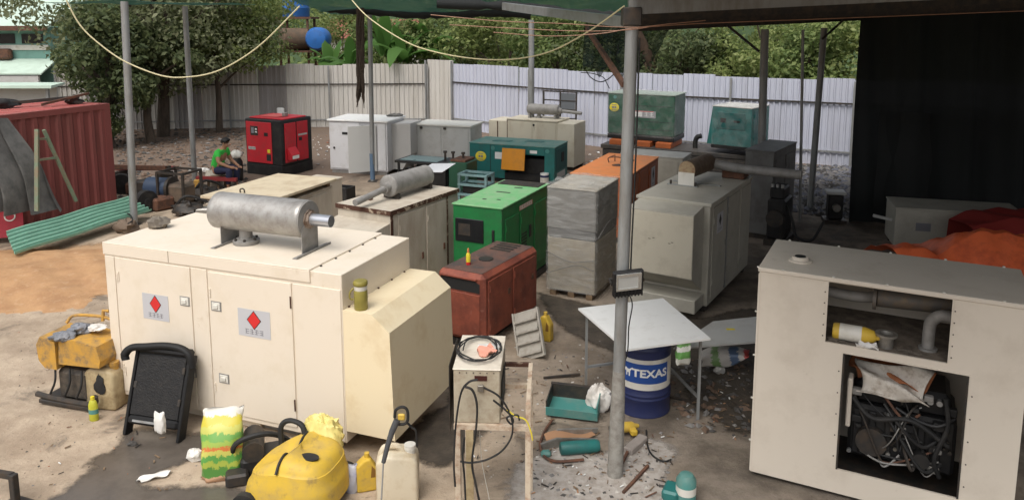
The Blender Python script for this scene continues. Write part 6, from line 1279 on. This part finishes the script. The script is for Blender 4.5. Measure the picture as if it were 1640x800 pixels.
# ------------------------------------------------------------------ right rear under the roof
p = at(1430, 402); gx = thing('grey_canopy', 'grey generator canopy standing in the shade behind the orange tarp', 'canopy', (p.x, p.y, 0), R(-16)); enclosure(gx, 2.1, .9, .74, BEIGE_G); MB().box(.35, -.006, .42, .60, -.0005, .57).build('label', INKGREY, gx); m = MB(); m.bar((-.02, .2, .55), (-.35, .15, .62), .05); m.build('bar', GREY_C, gx)
p = at(1490, 340); rj = thing('red_machine', 'dark red machine in the deep shade before the curtain', 'machine', (p.x, p.y, 0), -.1); MB().box(0, 0, .1, 1.4, .6, .5, .05).build('body', mat('dark_red_paint', (.13, .02, .02), .5), rj); MB().box(.1, .1, .5005, .9, .5, .7, .05).build('tank', mat('dark_red_tank', (.16, .02, .025), .4), rj)
for x in (.2, 1.2): m = MB(); m.cyl((x, -.02, .15), (x, .1, .15), .15, n=18); m.build('wheel', RUBBER, rj)
T0 = at(1425, 415, .0, y=10.6); pk = [(1424,392),(1455,390),(1490,396),(1520,376),(1556,360),(1600,364),(1640,376),(1700,380)]
zt = [at(x, y, y=10.9).z for x, y in pk]; xt = [at(x, y, y=10.9).x for x, y in pk]
def crease(t): return abs((t % 1)-.5)*2
def tarpf(u, v):
    x = xt[0]+(xt[-1]-xt[0])*u; h = float(np.interp(x, xt, zt)); y = 9.9+v*2.0-.3*u
    k = h*min(1, v*2.4)**.6 if v < .5 else h*(1-.35*(v-.5)*2)
    k += .05*(crease(x*1.3+y*.7)-.5)+.035*(crease(x*2.9-y*1.9)-.5)+.02*math.sin(x*13+y*7)
    return (x+.05*math.sin(v*9+u*7), y, max(.01, k))
tag(MB().grid(tarpf, 70, 34).build('orange_tarp', TARP, angle=18), 'orange tarpaulin heaped over machinery behind the right generator', 'tarpaulin')
x2 = [at(x, 350, y=12.6).x for x in (1560, 1600, 1640, 1720)]; z2 = [at(1560, 366, y=12.6).z, at(1600, 352, y=12.6).z, at(1640, 350, y=12.6).z, at(1720, 350, y=12.6).z]
def tarp2(u, v):
    x = x2[0]+(x2[-1]-x2[0])*u; y = 12.0+v*1.4; h = float(np.interp(x, x2, z2)); k = h*min(1, v*2.2)**.5+.05*(crease(x*1.7+y)-.5)
    return (x, y, max(.02, k if v < .97 else .02))
tag(MB().grid(tarp2, 40, 20).build('red_tarp', TARPRED, angle=18), 'dark red tarpaulin behind the orange one', 'tarpaulin')
# ------------------------------------------------------------------ left: container, ladder, sheets, junk
cx, cy = -9.05, 17.25; ang = math.atan2(.917, .40); ct = thing('shipping_container', 'red corrugated shipping container at the left', 'container', (cx, cy, 0), 0)
dx = Vector((-.40, -.917, 0)); dn = Vector((-.917, .40, 0)); CL_, CW_, CH = 6.0, 2.4, 2.40
ct.rotation_euler = (0, 0, math.atan2(dx.y, dx.x))    # local x along the long side towards the camera, local -y is outwards
MB().box(.0, -CW_, .0, CL_, .0, .12).build('floor_frame', CONTRED, ct)
m = MB(); k = 22; prof = []
for i in range(k):
    x = .16+i*(CL_-.32)/k; s_ = (CL_-.32)/k; prof += [(x, .0), (x+s_*.3, .0), (x+s_*.45, -.04), (x+s_*.8, -.04)]
prof.append((CL_-.16, 0)); n_ = len(prof); m.add([(x, y-.01, z) for z in (.12, CH-.12) for x, y in prof], [(i, i+1, n_+i+1, n_+i) for i in range(n_-1)]); sp_ = m.build('side_wall', CONTRED, ct)
m = MB(); m.add([(x, -CW_+.01-y, z) for z in (.12, CH-.12) for x, y in prof], [(i, i+1, n_+i+1, n_+i) for i in range(n_-1)]); m.build('side_wall', CONTRED, ct)
for x in (0, CL_-.16):
    for y in (-CW_, -.16): MB().box(x, y, .0, x+.16, y+.16, CH).build('corner_post', CONTRED, ct)
MB().box(.16, -.10, CH-.12, CL_-.16, .0, CH).build('top_rail', CONTRED, ct); MB().box(.16, -CW_, CH-.12, CL_-.16, -CW_+.1, CH).build('top_rail', CONTRED, ct); MB().box(.02, -CW_+.16, .12, .06, -.16, CH).build('end_wall', CONTRED, ct)
m = MB()
for i in range(26): m.box(.1+i*.225, -CW_+.1, CH-.03, .1+i*.225+.15, -.1, CH-.005)
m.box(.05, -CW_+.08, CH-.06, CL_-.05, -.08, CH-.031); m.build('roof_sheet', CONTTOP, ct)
def inCT(x, y, z): return world_of(ct, (x, y, z))
jk = thing('scrap_bars', 'dark scrap parts lying on the container roof', 'scrap', inCT(1.2, -.9, CH), .5)
m = MB(); m.bar((-.7, 0, .08), (.9, .2, .16), .07); m.build('bar', DARK, jk); m = MB(); m.bar((.2, -.2, .06), (1.1, .3, .22), .05); m.build('bar', RUSTM, jk); MB().blob((-.6, 0, .1), .2, 8, .4, 3, (1.6, .7, .5)).build('lump', BLACK, jk); MB().blob((.8, .25, .08), .14, 8, .4, 4, (1.2, .8, .6)).build('lump', DARK, jk)
# ladder leaning on the container
lt = [at(60, 207, y=15.6), at(72, 207, y=15.6)]; lb_ = [at(59, 338), at(122, 322)]
ldr = thing('step_ladder', 'weathered green step ladder against the red container', 'ladder', (lb_[0].x, lb_[0].y, 0)); off = Vector((lb_[0].x, lb_[0].y, 0)); LAD = mat('ladder_green', (.16, .22, .15), .7, dirt=(.22, .17, .11), amt=.45, scale=4)
yT = 14.55; tL, tR = at(59, 207, y=yT), at(70, 208, y=yT+.2); bL = at(59, 340, .1); bR = at(124, 325, .1); bL.y = yT-.35; bR.y = yT+.5
bL = Vector((at(59, 338, y=yT-.3).x, yT-.3, max(.0, at(59, 338, y=yT-.3).z))); bR = Vector((at(122, 322, y=yT+.6).x, yT+.6, max(0, at(122, 322, y=yT+.6).z)))
for a, b in ((bL, tL), (bR, tR)): m = MB(); m.bar(a-off, b-off, .07, .05); m.build('rail', LAD, ldr)
for f_ in (.12, .38): a, b = tL.lerp(bL, f_), tR.lerp(bR, f_); m = MB(); m.bar(a-off, b-off, .05, .04); m.build('rung', LAD, ldr)
# grey cloth draped from the container corner
tp = [at(0, 184, y=14.2), at(26, 200, y=14.6), at(110, 335, y=15.4), at(0, 345, y=13.9)]
def dr_(u, v):
    a = at(-60, 178, y=13.8).lerp(at(14, 190, y=14.9), u); b = at(-60, 345, y=13.4).lerp(at(104, 338, y=15.2), u); p = a.lerp(b, v)
    return (p.x+.05*math.sin(v*7+u*5), p.y+.16*math.sin(u*21+v*1.5)*(.4+v), p.z)
tag(MB().grid(dr_, 50, 24).build('draped_cloth', CLOTHGREY), 'grey shade cloth draped down the container side', 'cloth')
sg = MB().box(-.02, 0, 0, 1.6, .03, .8, .005); p = at(52, 385); sgo = thing('red_sign', 'red sign board with white ring propped before the container', 'sign', (p.x-1.55, p.y-.75, .12), rot=(R(-14), 0, R(24)))
sg.build('board', mat('sign_red', (.36, .03, .045), .5, dirt=(.28, .03, .04), amt=.3), sgo)
m = MB(); pts = [(1.38+.085*math.cos(a*math.pi/16), -.004, .40+.085*math.sin(a*math.pi/16)) for a in range(33)]; m.tube(pts, .014, 6); m.build('white_ring', LABELWHITE, sgo); MB().box(1.25, -.004, .64, 1.55, -.0005, .70).build('white_stroke', LABELWHITE, sgo)
# green corrugated sheet
c4 = [at(10, 374, .42), at(206, 317, .45), at(243, 337, .18), at(24, 408, .20)]; root = thing('mint_sheet', 'mint green corrugated roofing sheet lying on the sand', 'metal sheet', (c4[3].x, c4[3].y, 0)); off = Vector((c4[3].x, c4[3].y, 0))
def shf(u, v):
    p = c4[0].lerp(c4[1], u).lerp(c4[3].lerp(c4[2], u), v)-off; r_ = (v*6) % 1
    return (p.x, p.y, p.z+(.05 if r_ < .25 else .0)+.01*math.sin(u*12))
m = MB(); m.grid(shf, 30, 96, smooth=False); m.build('sheet', SHEETGREEN, root)
wire('black_ring_hose', 'thin black hose loop lying on the mint sheet', [at(x, y, .26) for x, y in ((150,352),(146,346),(156,340),(180,337),(205,342),(212,352),(205,358))], .014, RUBBER)
p = at(222, 360); o = MB().blob((0, 0, .12), .22, 8, .3, 51, (1.1, .8, .7)).build('rock', mat('brown_rock', (.15, .11, .08), .9, bump=.5)); o.location = p; 
tag(o, 'brown rock at the foot of the left pole', 'rock'); o.location = at(203, 372, 0)
# junk machinery between container and man
def junk(label, px, py, rz, build, cat='machinery', name='scrap_machine'):
    r_ = thing(name, label, cat, at(px, py), rz); build(r_); return r_
def j1(r_):
    MB().box(-.5, -.25, .05, .5, .25, .15).build('bed', RUSTM, r_); m = MB(); m.cyl((-.1, -.2, .42), (.45, -.2, .42), .24, n=20); m.build('blue_motor', mat('motor_blue', (.03, .05, .09), .5), r_); MB().box(-.5, -.2, .15, -.15, .25, .55, .04).build('gearbox', DARK, r_)
    m = MB(); m.cyl((.45, -.2, .42), (.52, -.2, .42), .27, n=20); m.build('flange', DARK, r_)
def j2(r_):
    for x, y in ((-.35, -.3), (.35, -.3), (-.35, .3), (.35, .3)): MB().box(x-.025, y-.025, 0, x+.025, y+.025, .85).build('post', DARK, r_)
    for z in (.05, .8): m = MB(); m.box(-.35, -.32, z, .35, -.28, z+.05); m.box(-.35, .28, z, .35, .32, z+.05); m.box(-.37, -.28, z, -.33, .28, z+.05); m.box(.33, -.28, z, .37, .28, z+.05); m.build('frame', DARK, r_)
    MB().box(-.28, -.22, .1, .28, .22, .55, .06).build('tank', mat('brown_tank', (.14, .10, .07), .7, dirt=(.06, .05, .04), amt=.4), r_)
def j3(r_):
    for k in range(4): m = MB(); m.bar((-.9+.1*k, -.15*k, .42+.05*k), (.9, .1-.15*k, .5+.03*k), .08, .1); m.build('beam', [RUSTM, mat('red_beam', (.2, .05, .04), .7), DARK, RUSTM][k], r_)
    for x in (-.6, .6): MB().box(x, -.4, 0, x+.15, .1, .42).build('trestle', DARK, r_)
def j4(r_):
    m = MB(); m.cyl((0, -.08, .25), (0, .08, .25), .25, n=24); m.cyl((0, -.1, .25), (0, .1, .25), .08, n=14); m.build('wheel', RUBBER, r_); MB().box(.1, -.2, 0, .6, .2, .3, .05).build('casting', RUSTM, r_)
def j5(r_):
    MB().blob((0, 0, .15), .22, 9, .4, 61, (1.4, .9, .7)).build('casting', DARK, r_); m = MB(); m.tube(curve_pts([(-.3, 0, .1), (0, -.1, .45), (.4, 0, .3), (.6, .1, .05)]), .03, 8); m.build('hose', RUBBER, r_); MB().box(.2, -.2, 0, .5, .1, .18, .03).build('box', TIN, r_)
junk('dark blue motor on a rusty bed behind the left pole', 256, 325, -.2, j1); junk('black frame holding a brown tank left of the slim pole', 290, 330, -.3, j2); junk('stack of rusty and red beams beside the container', 235, 298, -.25, j3, 'beams', 'beam_stack')
junk('rusty casting with a wheel by the container corner', 196, 310, .3, j4); junk('dark castings and hose below the tank frame', 300, 345, .2, j5); junk('tangle of dark scrap in front of the seated man', 326, 318, .6, j5); junk('small wheel and casting right of the left pole', 235, 340, 1.0, j4)
for k, (x, y, mt, l_) in enumerate(((205,280,BAGW,'white bag beside the container'),(262,331,CARD,'brown card box in the junk'),(313,275,BAGW,'pale pink scrap behind the slim pole'),(325,276,BAGW,'pale scrap sheet near the man'),(283,322,BAGW,'small pale bag in the junk pile'),(305,322,BAGW,'white rag by the tank frame'))):
    o = MB().blob((0, 0, .06), .14, 8, .35, 70+k, (1.2, .9, .45)).build('litter_piece', mt); o.location = at(x, y); tag(o, l_, 'litter')
# ------------------------------------------------------------------ seated man
pm = Vector((-7.52, 19.25, 0)); MAN = thing('person', 'person in a green T-shirt and dark trousers sitting bent over', 'person', pm, R(-12)); MAN.scale = (1.08, 1.08, 1.08)
def skin_mesh(name, verts, edges, radii, mt, sub=2):
    me = bpy.data.meshes.new(name); me.from_pydata(verts, edges, []); o = bpy.data.objects.new(name, me); COL.objects.link(o)
    o.modifiers.new('skin', 'SKIN').use_smooth_shade = True; lay = me.skin_vertices[0].data if me.skin_vertices else None
    if lay is None: bpy.context.view_layer.objects.active = o
    for i, r_ in enumerate(radii): lay[i].radius = r_ if isinstance(r_, tuple) else (r_, r_); lay[i].use_root = (i == 0)
    sb = o.modifiers.new('sub', 'SUBSURF'); sb.levels = sub; sb.render_levels = sub
    dg = bpy.context.evaluated_depsgraph_get(); dg.update(); m2 = bpy.data.meshes.new_from_object(o.evaluated_get(dg)); m2.name = name; bpy.data.objects.remove(o)
    o2 = bpy.data.objects.new(name, m2); COL.objects.link(o2); m2.materials.clear(); m2.materials.append(mt)
    for p in m2.polygons: p.use_smooth = True
    return o2
# local frame: x forwards, y left, z up; sitting on a low stool
J = {'pel': (0, 0, .46), 'wai': (.05, 0, .60), 'che': (.14, 0, .80), 'nec': (.22, 0, .97), 'hd0': (.26, 0, 1.02), 'hd1': (.31, 0, 1.11)}
bv = [J['pel'], J['wai'], J['che'], J['nec'], J['hd0'], J['hd1']]; be = [(0, 1), (1, 2), (2, 3), (3, 4), (4, 5)]; br_ = [(.15, .13), (.14, .11), (.17, .11), (.06, .06), (.058, .058), (.085, .095)]
for s_ in (-1, 1):
    i = len(bv); bv += [(.17, .19*s_, .90), (.24, .25*s_, .67), (.46, .15*s_, .56), (.55, .10*s_, .54)]; be += [(2, i), (i, i+1), (i+1, i+2), (i+2, i+3)]; br_ += [.065, .048, .034, (.04, .022)]
    i = len(bv); bv += [(.06, .10*s_, .45), (.46, .17*s_, .50), (.40, .16*s_, .09), (.44, .16*s_, .045), (.58, .18*s_, .04)]; be += [(0, i), (i, i+1), (i+1, i+2), (i+2, i+3), (i+3, i+4)]; br_ += [.095, .065, .045, .045, .035]
bodyo = skin_mesh('body', bv, be, br_, SKIN)
mb = MB(); me = bodyo.data; mb.add([v.co[:] for v in me.vertices], [tuple(p.vertices) for p in me.polygons], True); bpy.data.objects.remove(bodyo)
for s_ in (-1, 1):      # five fingers, nose, ears
    for k, (dy, ln_, rr_) in enumerate(((-.028, .07, .009), (-.010, .08, .0095), (.009, .076, .009), (.027, .062, .008))):
        y = .10*s_+dy; mb.tube(curve_pts([(.55, y, .54), (.55+ln_*.6, y*.96, .53), (.55+ln_*.85, y*.93, .50)], 3), [rr_]*6+[rr_*.7], 6)
    mb.tube(curve_pts([(.53, .10*s_-.03*s_, .545), (.56, .10*s_-.055*s_, .535), (.585, .10*s_-.06*s_, .515)], 3), [.011]*6+[.008], 6); mb.blob((.285, .088*s_, 1.10), .028, 6, 0, 1, (.7, .35, 1))
mb.blob((.40, 0, 1.075), .020, 6, 0, 1, (1, .8, 1.2)); mb.build('body', SKIN, MAN)
for s_ in (-1, 1): MB().blob((.388, .032*s_, 1.105), .010, 6, 0, 1, (.7, 1.2, .7)).build('eye', INK, MAN)
MB().box(.385, -.022, 1.035, .394, .022, 1.041).build('mouth', mat('lip', (.25, .10, .08), .5), MAN)
m = MB(); m.blob((.285, 0, 1.145), .108, 12, .05, 3, (1.02, .90, .86)); o = m.build('hair', HAIR, MAN)
bm = bmesh.new(); bm.from_mesh(o.data); bmesh.ops.bisect_plane(bm, geom=bm.verts[:]+bm.edges[:]+bm.faces[:], plane_co=(.335, 0, 1.13), plane_no=(.75, 0, -.66), clear_outer=True); bm.to_mesh(o.data); bm.free()
sv = [(0, 0, .47), (.05, 0, .60), (.14, 0, .80), (.205, 0, .94)]; se = [(0, 1), (1, 2), (2, 3)]; srr = [(.175, .15), (.165, .135), (.195, .135), (.085, .085)]
for s_ in (-1, 1): i = len(sv); sv += [(.17, .195*s_, .895), (.215, .235*s_, .75)]; se += [(2, i), (i, i+1)]; srr += [.088, .075]
o = skin_mesh('shirt', sv, se, srr, SHIRT); o.parent = MAN
tv = [(0, 0, .46), (.03, 0, .54)]; te = [(0, 1)]; trr = [(.185, .16), (.17, .14)]
for s_ in (-1, 1): i = len(tv); tv += [(.06, .10*s_, .45), (.46, .17*s_, .50), (.40, .16*s_, .14)]; te += [(0, i), (i, i+1), (i+1, i+2)]; trr += [.12, .09, .07]
o = skin_mesh('trousers', tv, te, trr, TROUSER); o.parent = MAN
for s_ in (-1, 1): MB().box(.36, .16*s_-.05, .0, .64, .16*s_+.05, .05, .015).build('shoe', BLACK, MAN)
st_ = thing('low_stool', 'low wooden stool under the seated person', 'stool', pm, R(-12)); MB().box(-.18, -.2, .28, .18, .2, .33, .006).build('seat', WOOD, st_)
for x, y in ((-.14, -.15), (.14, -.15), (-.14, .15), (.14, .15)): MB().box(x-.025, y-.025, 0, x+.025, y+.025, .28).build('leg', WOOD, st_)
p = at(378, 292); wb = thing('covered_canister', 'black canister with a white rounded cover behind the seated person', 'canister', (p.x-.05, p.y+.25, 0)); MB().lathe([(.15, 0), (.16, .05), (.16, .5), (.12, .6)], n=18).build('canister', BLACK, wb)
m = MB(); m.blob((0, 0, .70), .16, 10, .15, 8, (1, .9, .75)); m.build('white_cover', DRUMWHITE, wb)
o = sackf('pale cloth bag on the ground beside the seated person', 'cloth_bag', at(345, 300), .4, .45, .3, mat('pale_cloth', (.45, .40, .33), .85), R(-20), R(30), 15, 'bag')
p = at(336, 306); ra = thing('red_angle_frame', 'red and yellow frame lying before the seated person', 'frame', p, .1); m = MB(); m.bar((-.3, 0, .35), (.7, -.1, .30), .12, .08); m.build('red_beam', mat('dark_red_beam', (.22, .03, .03), .5), ra); MB().box(-.35, -.12, 0, -.2, .12, .32, .02).build('yellow_foot', YELLOW_D, ra); MB().box(.55, -.15, 0, .65, .05, .26, .02).build('trestle', DARK, ra)

# ------------------------------------------------------------------ last small things
fr = thing('window_grille', 'grey metal window frame leaning on the fence behind the thin far pole', 'frame', at(895, 245, y=25.6), -.5); fr.location.z = 0
z_ = at(895, 190, y=25.6).z; zt_ = at(895, 146, y=25.6).z
for x in (-.62, .0, .58): MB().box(x, 0, 0 if x else z_, x+.05, .05, zt_).build('upright', DARK, fr)
for k in range(4): MB().box(-.57, .005, z_+(zt_-z_-.04)*k/3, .58, .045, z_+(zt_-z_-.04)*k/3+.04).build('rail', DARK, fr)
MB().box(.06, .012, z_+.3, .56, .03, zt_-.06).build('pane', mat('dusty_pane', (.12, .13, .14), .3), fr)
tw = thing('leaning_trunk', 'bare brown trunk leaning above the fence behind the foreground post', 'trunk', (at(1045, 118, y=29).x, 29, 0))
m = MB(); m.tube(curve_pts([(.35, 0, 0), (.15, 0, 1.4), (-.05, 0, 2.4), (-.4, .1, 3.4), (-.7, .2, 4.0)]), [.34-.006*i for i in range(33)], 10); m.build('bark_stem', mat('red_bark', (.20, .125, .085), .9, dirt=(.11, .075, .055), amt=.5, scale=3, stretch=3, bump=.5), tw)
wire('twig_loop', 'dark looped twigs hanging in front of the fence below the torn net', [at(x, y, y=18.8) for x, y in ((938,112),(946,124),(960,131),(972,128),(984,118),(990,112))], .014, BLACK)
wire('twig_loop', 'dark forked twig hanging below the looped twigs', [at(x, y, y=18.8) for x, y in ((930,116),(950,118),(966,124),(972,134),(976,142))], .012, BLACK)
lamp = thing('wall_lamp', 'small white lamp box on the fence above the red generator', 'lamp', at(450, 178, y=30.2)); MB().box(-.14, -.12, -.12, .14, .0, .14, .03).build('box', LABELWHITE, lamp); MB().box(-.2, .0, -.2, .2, .03, -.13, .01).build('bracket', DARK, lamp)
GROUPS = {'generator': 'generators standing about the yard', 'steel_pole': 'steel poles of the yard roof', 'plastic_bag': 'loose plastic bags', 'black_cable': 'black welding cables', 'hanging_cable': 'sagging yellow cables', 'slung_wire': 'wires under the roof beam',
          'shade_net': 'shade nets', 'hanging_net': 'hanging nets', 'water_tank': 'blue water tanks', 'corrugated_fence': 'fence runs', 'oil_jug': 'yellow oil jugs', 'scrap_bar': 'scrap bars', 'scrap_machine': 'scrap machinery', 'litter_piece': 'litter among the scrap', 'jerrycan': 'jerrycans', 'feathery_tree': 'trees at the left', 'dark_tree': 'trees at the left'}
for o in COL.objects:
    if o.parent is None and 'group' not in o and o.name.split('.')[0] in GROUPS and 'category' in o: o['group'] = GROUPS[o.name.split('.')[0]]
